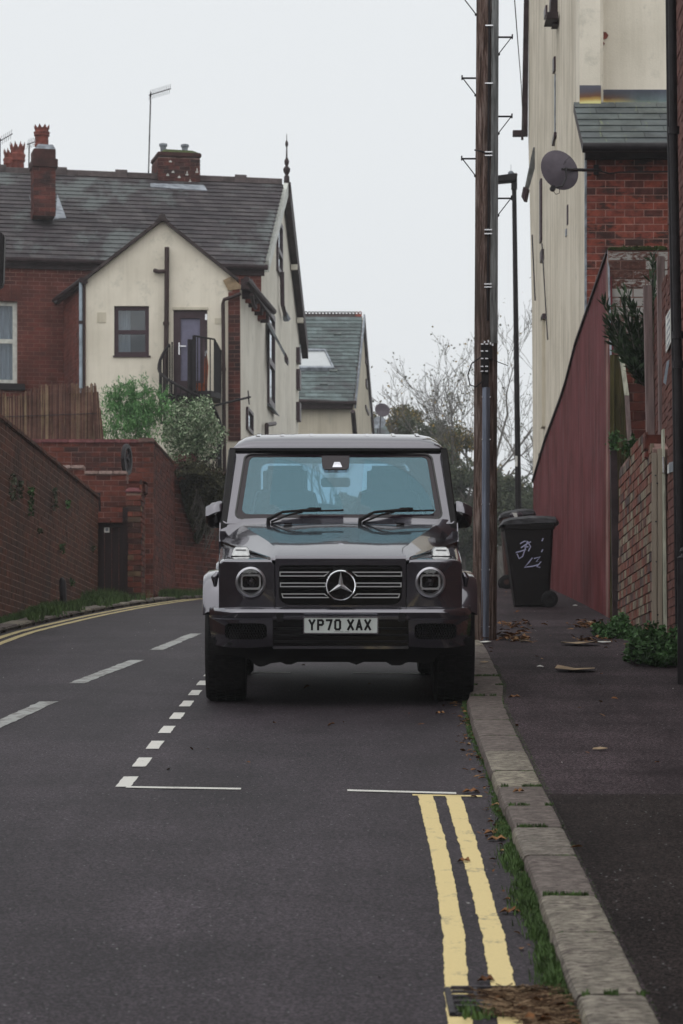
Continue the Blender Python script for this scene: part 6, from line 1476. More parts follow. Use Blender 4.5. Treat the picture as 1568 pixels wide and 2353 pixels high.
# curled pile by the pole, single big leaves
for (x_, y_, s_, l_) in ((1172, 1470, .075, 'heap of crumpled brown leaves beside the wooden pole'), ):
    c = on_pave(x_, y_); litter(60, lambda: c + Vector((random.gauss(0, .09), random.gauss(0, .12), abs(random.gauss(.02, .03)))), .045, K['leaf_litter'], 'leaf_heap', l_)
for (x_, y_, s_, l_, f_) in ((1191, 1822, .035, 'single dark curled leaf on top of a kerb stone', on_pave), (1081, 1822, .05, 'brown leaf lying at the end of the yellow bar', on_road), (1132, 1917, .05, 'long rust-brown leaf in the gutter beside the kerb', on_road), (1140, 1932, .045, 'second rust-brown leaf just below the long one in the gutter', on_road), (1065, 1982, .03, 'small brown leaf lying on the right yellow line', on_road), (1115, 2258, .03, 'small tan leaf between the yellow lines just above the drain', on_road),
                    (1180, 1603, .045, 'row of dark twiggy leaves on the pavement edge near the wheel', on_pave), (1010, 1641, .035, 'curled brown leaf in front of the car near the kerb', on_road), (1170, 2100, .04, 'pale dry curled leaf beside the gutter grass', on_road)):
    p = f_(x_, y_) + Vector((0, 0, .006)); b = MB(); a_ = random.uniform(-.5, .5)
    u = Vector((math.cos(a_), math.sin(a_), .05)) * s_; v = Vector((-math.sin(a_) * .8, math.cos(a_) * 1.6, 0)) * s_ * .55
    o = [p - u, p - u * .4 + v * .8 + Vector((0, 0, .018)), p + u * .1 + v * .5 + Vector((0, 0, .01)), p + u * .5 + v + Vector((0, 0, .02)), p + u, p + u * .4 - v * .8 + Vector((0, 0, .012)), p - u * .1 - v * .5, p - u * .5 - v * .9 + Vector((0, 0, .014)), p + Vector((0, 0, .004))]
    b.add(o, [(i, (i + 1) % 8, 8) for i in range(8)]); tag(b.build('fallen_leaf', K['leaf_litter'], normals=False), l_, 'leaf')

# gully grate with debris
gy0, gy1 = 9.02, 9.47; gx0, gx1 = .345, .685
gg = thing('gully_grate', (.5, 9.1, G(9.1)), 'rusty iron drain grate in the gutter half buried under straw and leaves', 'drain')
def gz(y): return G(y) + .006
def gbar(x0, x1, y0, y1, nm, h=.008, par=gg): m = MB(); m.hexa([(x0, y0, gz(y0) - .03), (x1, y0, gz(y0) - .03), (x1, y1, gz(y1) - .03), (x0, y1, gz(y1) - .03), (x0, y0, gz(y0) + h), (x1, y0, gz(y0) + h), (x1, y1, gz(y1) + h), (x0, y1, gz(y1) + h)]); return m.build(nm, K['iron'], par, bevel=.003)
m = MB(); m.add([(gx0 - .02, gy0 - .02, gz(gy0) - .001), (gx1, gy0 - .02, gz(gy0) - .001), (gx1, gy1 + .02, gz(gy1) - .001), (gx0 - .02, gy1 + .02, gz(gy1) - .001)], [(0, 1, 2, 3)]); m.build('pit_shade', mat('drain_dark', (.012, .01, .01), .9), gg)  # flat dark sheet stands in for the shade inside the drain
gbar(gx0 - .02, gx0 + .0, gy0, gy1, 'frame_bar'); gbar(gx0 + .0, gx1, gy0 - .02, gy0, 'frame_bar'); gbar(gx0 + .0, gx1, gy1, gy1 + .02, 'frame_bar'); gbar(gx0 + .07, gx0 + .085, gy0 + .001, gy1 - .001, 'cross_bar', .006)
for i in range(5):
    y = gy0 + .045 + i * .085; gbar(gx0 + .001, gx1 - .01, y, y + .030, 'slat', .004)
# yellow paint that runs over the frame
for x0, x1, y0, y1 in ((.325, .343, 8.9, 9.4),):
    pass
def deb():
    x = min(.70, max(.36, random.triangular(.40, .71, .62))); y = random.uniform(8.95 if x < .55 else 8.75, 9.42); k = lerp([(.36, .1), (.5, .55), (.7, 1)], x)
    if random.random() > k: return None
    return Vector((x, y, G(y) + .012 + .035 * k * random.random() * (1 - abs(y - 9.05) * 1.5)))
b = MB()
for i in range(1500):
    c = deb()
    if c is None: continue
    a_ = random.gauss(.25, .7); L_ = random.uniform(.015, .06); u = Vector((math.cos(a_), math.sin(a_) * 1.5, random.gauss(0, .15))) * L_; w = random.uniform(.0008, .0022)
    b.add([c - u + Vector((0, 0, -w)), c + u + Vector((0, 0, -w)), c + u + Vector((0, .002, w)), c - u + Vector((0, .002, w))], [(0, 1, 2, 3)])
tag(b.build('drain_straw', K['straw'], normals=False, kind='stuff'), 'dry straw and twigs heaped over the drain grate', 'debris')
litter(60, deb, .021, K['leaf_litter'], 'drain_leaves', 'rust-brown wet leaves piled on the drain grate', .8)
m = MB(); c = Vector((.583, 9.30, G(9.3) + .035))
for i in range(14): q = c + Vector((random.uniform(-.05, .06), random.uniform(-.02, .02), random.uniform(-.006, .008))); d = Vector((random.uniform(.01, .02), .0, random.uniform(-.006, .006))); m.add([q - d, q + Vector((0, -.01, .006)), q + d, q + Vector((0, .01, -.003))], [(0, 1, 2, 3)])
tag(m.build('foil_scrap', K['foil'], normals=False), 'shiny crumpled foil on the leaves over the drain', 'foil')
tag(blades(lambda: (Vector((.36 + abs(random.gauss(0, .05)), 8.95 + random.uniform(-.1, .45), G(9.1) - .0)), .6), 260, .05, K['grass'], 'grate_grass', .003), 'sparse grass sprouting at the left corner of the drain grate', 'grass')

# ================================================================== trees beyond the crest
def bare_tree(label, base, H, spread, seed, r0=.16, depth=6, lean=0.0, m=None, leaf=0, leafm=None, low=.25, twig=.012, group=None):
    rnd = random.Random(seed); t = thing('bare_tree', base, label, 'tree', group); tr = MB(); tw = MB(); lf = MB(); tips = []
    def grow(p, d, L_, r, k):
        n = 3; pts = [p]; dd = d.copy()
        for i in range(n):
            dd = (dd + Vector((rnd.gauss(0, .16), rnd.gauss(0, .16), rnd.gauss(.03, .08)))).normalized(); pts.append(pts[-1] + dd * L_ / n)
        rs = [r * (1 - .38 * i / n) for i in range(n + 1)]
        (tr if k <= 1 else tw).tube(pts, rs, 7 if k < 2 else (5 if k < 4 else 3), cap=False)
        if k >= depth: tips.append(pts[-1]); return
        nb = 2 if k < 1 else rnd.choice((2, 3, 3))
        for i in range(nb):
            s_ = rnd.uniform(.45, 1) if i else 1.0; q = pts[min(n, int(s_ * n))]; ax = Vector((rnd.gauss(0, 1), rnd.gauss(0, 1), rnd.gauss(0, .3))).normalized()
            nd = (dd + ax * spread * rnd.uniform(.5, 1.2)).normalized(); nd = (nd + Vector((0, 0, .12))).normalized()
            grow(q, nd, L_ * rnd.uniform(.62, .84), max(r * rnd.uniform(.5, .68), twig), k + 1)
    grow(Vector(base), Vector((lean, 0, 1)).normalized(), H * .30, r0, 0)
    tr.build('trunk', K['bark'], t, normals=False, smooth=60); tw.build('crown', K['bark'], t, normals=False)
    if leaf: 
        leaves(lf, leaf, lambda: tips[rnd.randrange(len(tips))] + Vector((rnd.gauss(0, .25), rnd.gauss(0, .25), rnd.gauss(0, .25))), .10, 0, .7); lf.build('last_leaves', leafm or K['autumn'], t, normals=False)
    return t
def crown_tree(name, label, c, rad, n, size, m, trunk_z, lump=.45, cat='tree', group=None):
    t = thing(name, (c.x, c.y, trunk_z), label, cat, group); mb = MB(); seed = random.random() * 90
    blobs = []
    for i in range(26):
        d = Vector((random.gauss(0, 1), random.gauss(0, 1), random.gauss(0, 1))).normalized() * random.uniform(.35, .95); blobs.append((Vector((d.x * rad[0], d.y * rad[1], d.z * rad[2])), random.uniform(.22, .42)))
    def samp():
        b_, k = random.choice(blobs); d = Vector((random.gauss(0, 1), random.gauss(0, 1), random.gauss(0, 1))).normalized() * random.random() ** .4
        p = b_ + Vector((d.x * rad[0], d.y * rad[1], d.z * rad[2])) * k
        if mnoise.noise(p * 1.1 + Vector((seed, 0, 0))) < -.2: return None
        return c + p
    leaves(mb, n, samp, size, 0, .6); mb.build('crown', m, t, normals=False)
    s_ = MB(); s_.tube([(c.x, c.y, trunk_z), (c.x + .1, c.y, c.z)], [.22, .1], 7)
    for i in range(6): s_.tube([(c.x, c.y, c.z - rad[2] * .5), c + Vector((random.uniform(-.7, .7) * rad[0], 0, random.uniform(0, .7) * rad[2]))], [.07, .03], 5)
    s_.build('trunk', K['bark'], t); return t
ZB = 4.83
bare_tree('big bare tree with wide fine branches just left of the wooden pole', (P(1080, 0, 112).x, 112, ZB), 14.0, .62, 3, .16, 7, -.12, leaf=500, twig=.010)
bare_tree('bare forked tree seen between the wooden pole and the lamp column', (P(1168, 0, 100).x, 100, ZB), 11.2, .60, 11, .13, 7, .02, leaf=320, twig=.009)
bare_tree('bare tree with fine upright twigs right behind the far house', (P(868, 0, 125).x, 125, ZB), 14.5, .50, 5, .14, 7, .0, twig=.010)
bare_tree('slender bare tree above the olive hedge in the middle distance', (P(985, 0, 130).x, 130, ZB), 11.5, .55, 23, .11, 6, .05, leaf=150, twig=.010)
bare_tree('young bare tree with low twigs close to the tall cream house', (P(1212, 0, 118).x, 118, ZB), 11.0, .6, 31, .11, 6, -.15, leaf=100, twig=.010)
crown_tree('bushy_tree', 'olive green rounded tree top beyond the satellite dishes', P(905, 985, 118), (1.3, 1.5, 1.25), 13000, .10, K['autumn'], ZB)
crown_tree('bushy_tree', 'dull green tree crown right of the dishes above the car roof', P(965, 1015, 112), (1.3, 1.4, 1.1), 15000, .095, K['evergreen'], ZB)
crown_tree('bushy_tree', 'yellow-spotted autumn tree beside the windscreen corner', P(1030, 1040, 106), (1.0, 1.2, 1.05), 14000, .09, K['autumn'], ZB)
crown_tree('evergreen_tree', 'dark hazy evergreen mass directly behind the wing mirror and pole', P(1055, 1165, 100), (1.5, 1.5, 1.9), 26000, .10, K['evergreen'], ZB)
crown_tree('evergreen_tree', 'dark hazy evergreen between the pole and the wheelie bins', P(1165, 1180, 98), (1.2, 1.4, 1.45), 20000, .095, K['evergreen'], ZB)
crown_tree('evergreen_tree', 'small evergreen top seen just left of the red wall', P(1215, 1180, 95), (.55, .8, .85), 8000, .08, K['evergreen'], ZB)
crown_tree('bushy_tree', 'autumn tinted low tree left of the lamp column foot', P(1150, 1105, 104), (.8, 1, .8), 3200, .13, K['autumn'], ZB)
hg = MB()
def hsm():
    x = random.uniform(770, 1230); y = random.uniform(1140, 1420); return P(x, y + 12 * mnoise.noise(Vector((x * .03, 0, 0))), random.uniform(108, 118))
leaves(hg, 26000, hsm, .22, 0, .7); tag(hg.build('far_undergrowth', K['evergreen'], normals=False, kind='stuff'), 'dark hazy undergrowth closing the view beyond the crest', 'undergrowth')
# ================================================================== THE CAR (built in its own axes: x across, y towards its tail, z up)
car = thing('car', (-.006, 20.68, G(20.68)), 'graphite grey boxy off-road car parked at the kerb facing the camera', 'car', local=True)
car.rotation_euler = (math.atan(.0845), 0, .011)
def L(px, py, y): Y = 20.6 + y; return Vector(((px - CX) * Y / F + .006 + .011 * y, y, CZ - (py - 1080) * Y / F))
def rrect(x0, x1, z0, z1, r, y, n=5, rb=None):
    pts = []; rb = r if rb is None else rb
    for (cx_, cz_, a0, rr) in ((x1 - rb, z0 + rb, -90, rb), (x1 - r, z1 - r, 0, r), (x0 + r, z1 - r, 90, r), (x0 + rb, z0 + rb, 180, rb)):
        for i in range(n + 1):
            a_ = R(a0 + 90 * i / n); pts.append(Vector((cx_ + rr * math.cos(a_), y, cz_ + rr * math.sin(a_))))
    return pts
def offs(loop, d):                                        # grow a loop in its own plane by a constant amount
    n = len(loop); out = []; nr = Vector()
    for i in range(n): nr += loop[i].cross(loop[(i + 1) % n])
    nr.normalize()
    for i in range(n):
        t_ = (loop[(i + 1) % n] - loop[i - 1]).normalized(); out.append(loop[i] + t_.cross(nr) * d)
    return out
PT = K['paint']
# --- wheels
for nm, yc in (('f', .84), ('r', 3.73)):
    for sx in (-1, 1):
        xo, xi = sx * .955, sx * .672; w = MB(); R0 = .398
        prof = [(.24, -.13), (.33, -.14), (.375, -.142), (.392, -.125), (R0, -.09), (R0, .09), (.392, .125), (.375, .142), (.33, .14), (.24, .13)]
        c = Vector((sx * .812, yc, R0 - .006)); w.lathe(prof, c, 'x', 56, True)
        wh = w.build('wheel', K['tyre'], car, smooth=40)
        tr = MB()
        for i in range(60):                               # tread blocks
            a_ = 2 * math.pi * i / 60
            for x0, x1, sk in ((-.118, -.07, .3), (-.062, -.005, 0), (.005, .062, .5), (.07, .118, .2)):
                a2 = a_ + (sk) * .1; p = []
                for rr in (R0 - .004, R0 + .006):
                    for xx, aa in ((x0, a2), (x1, a2), (x1, a2 + .075), (x0, a2 + .075)): p.append(c + Vector((xx, rr * math.cos(aa), rr * math.sin(aa))))
                tr.hexa(p)
        tr.build('tread', K['tyre'], wh)
        rm = MB(); rm.lathe([(.245, -.12), (.245, .12), (.225, .12), (.21, .0), (.225, -.12)], c, 'x', 40, True); rm.lathe([(0, sx * .09), (.07, sx * .09), (.08, sx * .06), (0, sx * .06)], c, 'x', 20)
        for i in range(5):
            a_ = 2 * math.pi * i / 5; d = Vector((0, math.cos(a_), math.sin(a_))); s_ = Vector((0, -math.sin(a_), math.cos(a_))); o_ = Vector((sx * .07, 0, 0))
            rm.hexa([c + d * .05 - s_ * .04 + o_, c + d * .05 + s_ * .04 + o_, c + d * .235 + s_ * .025 + o_, c + d * .235 - s_ * .025 + o_] + [q + Vector((sx * .02, 0, 0)) for q in (c + d * .05 - s_ * .04 + o_, c + d * .05 + s_ * .04 + o_, c + d * .235 + s_ * .025 + o_, c + d * .235 - s_ * .025 + o_)])
        rm.build('rim', K['badge'], wh, smooth=30)
# --- underbody, axle, skid plate
MB().box(-.62, .62, .5, 4.3, .34, .62).build('underbody', K['trim'], car)
m = MB(); m.tube([(-.7, .84, .40), (.7, .84, .40)], .05, 10); m.lathe([(0, -.12), (.11, -.08), (.14, 0), (.11, .08), (0, .12)], (.12, .84, .39), 'x', 16); m.tube([(-.62, .84, .36), (-.60, .45, .42)], .035, 8); m.tube([(.62, .84, .36), (.60, .45, .42)], .035, 8); m.build('front_axle', K['trim'], car, smooth=40)
m = MB(); m.tube([(-.7, 3.73, .40), (.7, 3.73, .40)], .06, 10); m.lathe([(0, -.12), (.13, -.08), (.16, 0), (.13, .08), (0, .12)], (.0, 3.73, .39), 'x', 16); m.build('rear_axle', K['trim'], car, smooth=40)
# lower valance with its stepped outline
vz = lambda py: CZ - (py - 1080) * 20.85 / F
pts = [(-.93, .49), (-.90, vz(1500)), (-.66, vz(1513)), (-.60, vz(1531)), (-.56, vz(1532)), (-.50, vz(1524)), (-.42, vz(1521)), (-.40, vz(1527)), (-.34, vz(1527)), (-.32, vz(1521)), (.34, vz(1521)), (.36, vz(1529)), (.44, vz(1529)), (.48, vz(1521)), (.66, vz(1524)), (.72, vz(1500)), (.90, vz(1496)), (.93, .49)]
MB().prism([(x * .97, .22, z) for x, z in pts], (0, .30, 0)).build('lower_valance', K['trim'], car, bevel=.008)
MB().prism([(-.42, .16, vz(1508)), (.42, .16, vz(1508)), (.46, .13, vz(1478)), (-.46, .13, vz(1478))], (0, .1, .0)).build('skid_plate', K['trim'], car, bevel=.01)
for i in range(4): x = -.36 + i * .17; MB().box(x, x + .06, .148, .158, vz(1495), vz(1492)).build('slot', K['trim_mesh'], car)
# --- bumper
zb0, zb1 = .40, .700
def bsec(x, zl, zh, yf, yb, lipt=.03):
    return [Vector((x, yb, zl)), Vector((x, yf + .025, zl)), Vector((x, yf + .006, zl + (zh - zl) * .25)), Vector((x, yf, zl + (zh - zl) * .62)), Vector((x, yf + .010, zh - .018)), Vector((x, yf + .035, zh)), Vector((x, yb, zh))]
bp = MB(); secs = []
for i in range(41):                                       # top beam, full width with wrapped ends
    x = -.915 + 1.83 * i / 40; q = max(0, abs(x) - .70) / .215; yf = .0 + .26 * q ** 2.2; secs.append(bsec(x, .612, zb1 - .012 * q, yf, yf + .26))
bp.loft(secs); 
# bumper end panels with the intake openings
def face(x, z): q = max(0, abs(x) - .70) / .215; return Vector((x, .012 + .26 * q ** 2.2 + .05 * max(0, .50 - z) / .1, z))
for sx in (-1, 1):
    outer = [Vector((x * sx, 0, z)) for x, z in [(.47 + .445 * i / 14, .615) for i in range(15)] + [(.915 - .03 * (i / 6) ** 2, .615 - .185 * i / 6) for i in range(1, 7)] + [(.885 - .415 * i / 14, .430 - .012 * math.sin(i / 14 * 3.14)) for i in range(1, 15)] + [(.47, .430 + .185 * i / 6) for i in range(1, 6)]]
    n_ = len(outer); cx_, cz_ = sx * .655, .535
    inner = []
    for p in outer:                                       # rounded slot .30 x .105
        dx, dz = p.x - cx_, p.z - cz_; hx, hz = .145, .056; k = 1 / max(abs(dx) / hx, abs(dz) / hz, 1e-6); ex = (abs(dx * k / hx) ** 6 + abs(dz * k / hz) ** 6) ** (-1 / 6); inner.append(Vector((cx_ + dx * k * ex, 0, cz_ + dz * k * ex)))
    O_ = [face(p.x, p.z) for p in outer]; I_ = [face(p.x, p.z) for p in inner]
    bp.ring(O_, I_, (0, .05, 0)); bp.prism([p + Vector((0, .05, 0)) for p in O_], (0, .18, 0)) if False else None
    gr = MB(); mx_, my_ = 16, 7
    for i in range(mx_ + 1):
        x = cx_ + (-.15 + .30 * i / mx_); gr.tube([face(x - .03, .475) + Vector((0, .035, 0)), face(x + .03, .595) + Vector((0, .035, 0))], .003, 4)
        gr.tube([face(x + .03, .475) + Vector((0, .035, 0)), face(x - .03, .595) + Vector((0, .035, 0))], .003, 4)
    gr.build('intake_mesh', K['trim_mesh'], car)
    MB().prism([face(cx_ + a_, b_) + Vector((0, .055, 0)) for a_, b_ in ((-.17, .46), (.17, .46), (.17, .61), (-.17, .61))], (0, .01, 0)).build('intake_back', K['car_black'], car)
    MB().box(cx_ - .13, cx_ + .12, .055, .075, .438, .462).build('lower_slot', K['trim'], car, bevel=.006)
bump_ = bp.build('bumper', PT, car, smooth=40)
MB().prism([(-.47, .075, .43), (.47, .075, .43), (.47, .075, .612), (-.47, .075, .612)], (0, .1, 0)).build('centre_intake', K['car_black'], car)
for z_ in (.455, .50, .545): MB().box(-.465, .465, .05, .075, z_, z_ + .014).build('intake_slat', K['trim'], car, bevel=.003)
MB().box(-.472, .472, .035, .09, .412, .432).build('lower_lip', PT, car, bevel=.006)
MB().box(-.47, .47, -.004, .03, .618, .640).build('bright_strip', K['paint'], car, bevel=.006)
for x in (-.445, .40): MB().box(x - .002, x + .05, -.008, .05, .60, .665).build('tow_cover', K['trim'], car, bevel=.006)
# number plate
pl0, pl1 = L(697, 1455, -.02), L(867, 1418, -.02)
m = MB().box(pl0.x, pl1.x, -.03, -.018, pl0.z, pl1.z); npl = m.build('number_plate', K['plate'], car, bevel=.004)
fr_ = MB(); o_ = rrect(pl0.x - .004, pl1.x + .004, pl0.z - .004, pl1.z + .004, .008, -.033); i_ = rrect(pl0.x + .004, pl1.x - .004, pl0.z + .004, pl1.z - .004, .006, -.033); fr_.ring(o_, i_, (0, .012, 0)); fr_.build('plate_rim', K['badge'], npl)
def text(s, h, w, cx_, z0, y, m_, parent, name, bold=.0, gap=1.0):
    cu = bpy.data.curves.new('t', 'FONT'); cu.body = s; cu.align_x = 'CENTER'; cu.extrude = .0; cu.offset = bold; cu.space_character = gap; cu.size = 1
    ob = bpy.data.objects.new('t', cu); COL.objects.link(ob); dg = bpy.context.evaluated_depsgraph_get(); me = bpy.data.meshes.new_from_object(ob.evaluated_get(dg)); bpy.data.objects.remove(ob)
    xs = [v.co.x for v in me.vertices]; ys = [v.co.y for v in me.vertices]; sx_, sy_ = w / (max(xs) - min(xs)), h / (max(ys) - min(ys)); mx_ = (max(xs) + min(xs)) / 2; my_ = min(ys)
    b = MB(); b.add([(cx_ + (v.co.x - mx_) * sx_, y, z0 + (v.co.y - my_) * sy_) for v in me.vertices], [tuple(p.vertices) for p in me.polygons]); return b.build(name, m_, parent, normals=False)
pcx = (pl0.x + pl1.x) / 2
# plate characters as flat print, drawn as even strokes
GL = {'Y': [[(0, 1), (.5, .5), (1, 1)], [(.5, .5), (.5, 0)]], 'P': [[(0, 0), (0, 1), (.75, 1), (1, .88), (1, .62), (.75, .5), (0, .5)]], '7': [[(0, 1), (1, 1), (.42, 0)]], '0': [[(0, .15), (0, .85), (.2, 1), (.8, 1), (1, .85), (1, .15), (.8, 0), (.2, 0), (0, .15)]],
      'X': [[(0, 1), (1, 0)], [(0, 0), (1, 1)]], 'A': [[(0, 0), (.5, 1), (1, 0)], [(.17, .28), (.83, .28)]]}
ch = MB(); xcur = pl0.x + .040; sw = .0150; cw, chh = .0485, .078; z0_ = pl0.z + .019
def seg2(b, p, q, w, y):
    d = (q - p); d.normalize(); n_ = Vector((-d.z, 0, d.x)) * w / 2; e = d * w * .42; b.add([p - e - n_, q + e - n_, q + e + n_, p - e + n_], [(0, 1, 2, 3)])
for k_ in 'YP70 XAX':
    if k_ == ' ': xcur += .030; continue
    yk = -.0312
    for st_ in GL[k_]:
        for a_, b_ in zip(st_, st_[1:]):
            yk -= .00002; seg2(ch, Vector((xcur + a_[0] * (cw - sw) , yk, z0_ + a_[1] * (chh - sw) + sw / 2)), Vector((xcur + b_[0] * (cw - sw), yk, z0_ + b_[1] * (chh - sw) + sw / 2)), sw, yk)
    xcur += cw + .0105
ch.v = [Vector((v.x, v.y, v.z)) for v in ch.v]; ch.build('plate_lettering', K['plate_black'], npl, normals=False)
text('JOHN HOLLAND', .0065, .105, pcx + .005, pl0.z + .007, -.0312, K['plate_black'], npl, 'dealer_lettering')
# --- front panel with grille opening
gz0, gz1 = .715, .990
outer = rrect(-.452, .452, .665, 1.034, .006, .085); inner = rrect(-.427, .427, gz0, gz1, .03, .085, rb=.075)
fp = MB(); fp.ring(outer, inner, (0, .06, 0)); fp.build('front_panel', PT, car, smooth=30)
MB().loft([[Vector((x_, .085 + .028 * (1 - math.cos(R(a_))), 1.034 + .026 * math.sin(R(a_)))) for x_ in (-.452, .452)] for a_ in range(0, 91, 15)], close=False, caps=False).build('panel_lip', PT, car, smooth=60)
MB().prism([(-.44, .15, .69), (.44, .15, .69), (.44, .15, 1.02), (-.44, .15, 1.02)], (0, .02, 0)).build('grille_back', K['car_black'], car)
gc = L(782, 1345, .05); RS = .106
def outline(loop, r, nm, m_, par, y=None):
    b = MB(); n_ = len(loop)
    outer_ = offs(loop, r); inner_ = offs(loop, -r); b.ring(outer_, inner_, (0, .014, 0)); return b.build(nm, m_, par)
rows = [(1313.6, 1324.6, 641.5, 756, 1), (1338.6, 1349, 642.5, 748, 0), (1363.6, 1374, 645.5, 756, -1)]
for (ya, yb_, xa, xb, tp_) in rows:
    for sx in (-1, 1):
        A_, B_ = L(xa, yb_, .06), L(xb, ya, .06); x0, x1 = A_.x, B_.x; z0, z1 = A_.z, B_.z; c0 = gc.x
        if sx > 0: x0, x1 = 2 * c0 - x0 - .0, 2 * c0 - x1
        tap = .030 * (-1 if x1 < x0 else 1)
        if tp_ > 0: lp = [(x0, z0), (x1 - tap * 1.1, z0), (x1, z1), (x0, z1)]
        elif tp_ < 0: lp = [(x0 + tap * .3, z0), (x1, z0), (x1 - tap * 1.1, z1), (x0, z1)]
        else: lp = [(x0, z0), (x1, z0), (x1, z1), (x0, z1)]
        loop = [Vector((a_, .045, b_)) for a_, b_ in lp]
        b = MB(); cc = sum(loop, Vector()) / 4
        inn = [p + Vector((math.copysign(.0065, cc.x - p.x), 0, math.copysign(.0065, cc.z - p.z))) for p in loop]
        b.ring(loop, inn, (0, .012, 0)); lv = b.build('grille_louvre', K['satin'], car)
        MB().prism([p + Vector((0, .010, 0)) for p in inn], (0, .05, 0)).build('louvre_core', K['trim'], lv)
MB().prism([(-.42, .075, .845), (.42, .075, .845), (.42, .075, .85), (-.42, .075, .85)], (0, .04, 0)).build('grille_bar', K['trim'], car)
for z_ in (.775, .815, .888, .93, .965): MB().box(-.415, .415, .10, .135, z_, z_ + .012).build('grille_bar', K['trim'], car)
# star emblem
em = MB(); em.lathe([(RS, .0), (RS - .004, -.006), (RS - .010, 0), (RS - .004, .012)], Vector((gc.x, .025, gc.z)), 'y', 56, True); emb = em.build('emblem', K['chrome'], car, smooth=50)
MB().lathe([(0, .012), (RS - .010, .012), (RS - .010, .02), (0, .02)], Vector((gc.x, .025, gc.z)), 'y', 40).build('emblem_back', K['car_black'], emb)
s_ = MB(); hub = Vector((gc.x, .012, gc.z)); base_c = Vector((gc.x, .032, gc.z))
for i in range(3):
    a_ = R(90 + 120 * i); d = Vector((math.cos(a_), 0, math.sin(a_))); n_ = Vector((-math.sin(a_), 0, math.cos(a_))); tip = base_c + d * (RS - .008) + Vector((0, -.008, 0)); w1, w2 = base_c + (d * .5 + n_ * .87) * .019, base_c + (d * .5 - n_ * .87) * .019
    s_.add([hub, w1, tip, w2], [(0, 1, 2), (0, 2, 3)])
s_.build('star', K['satin'], emb, normals=False)
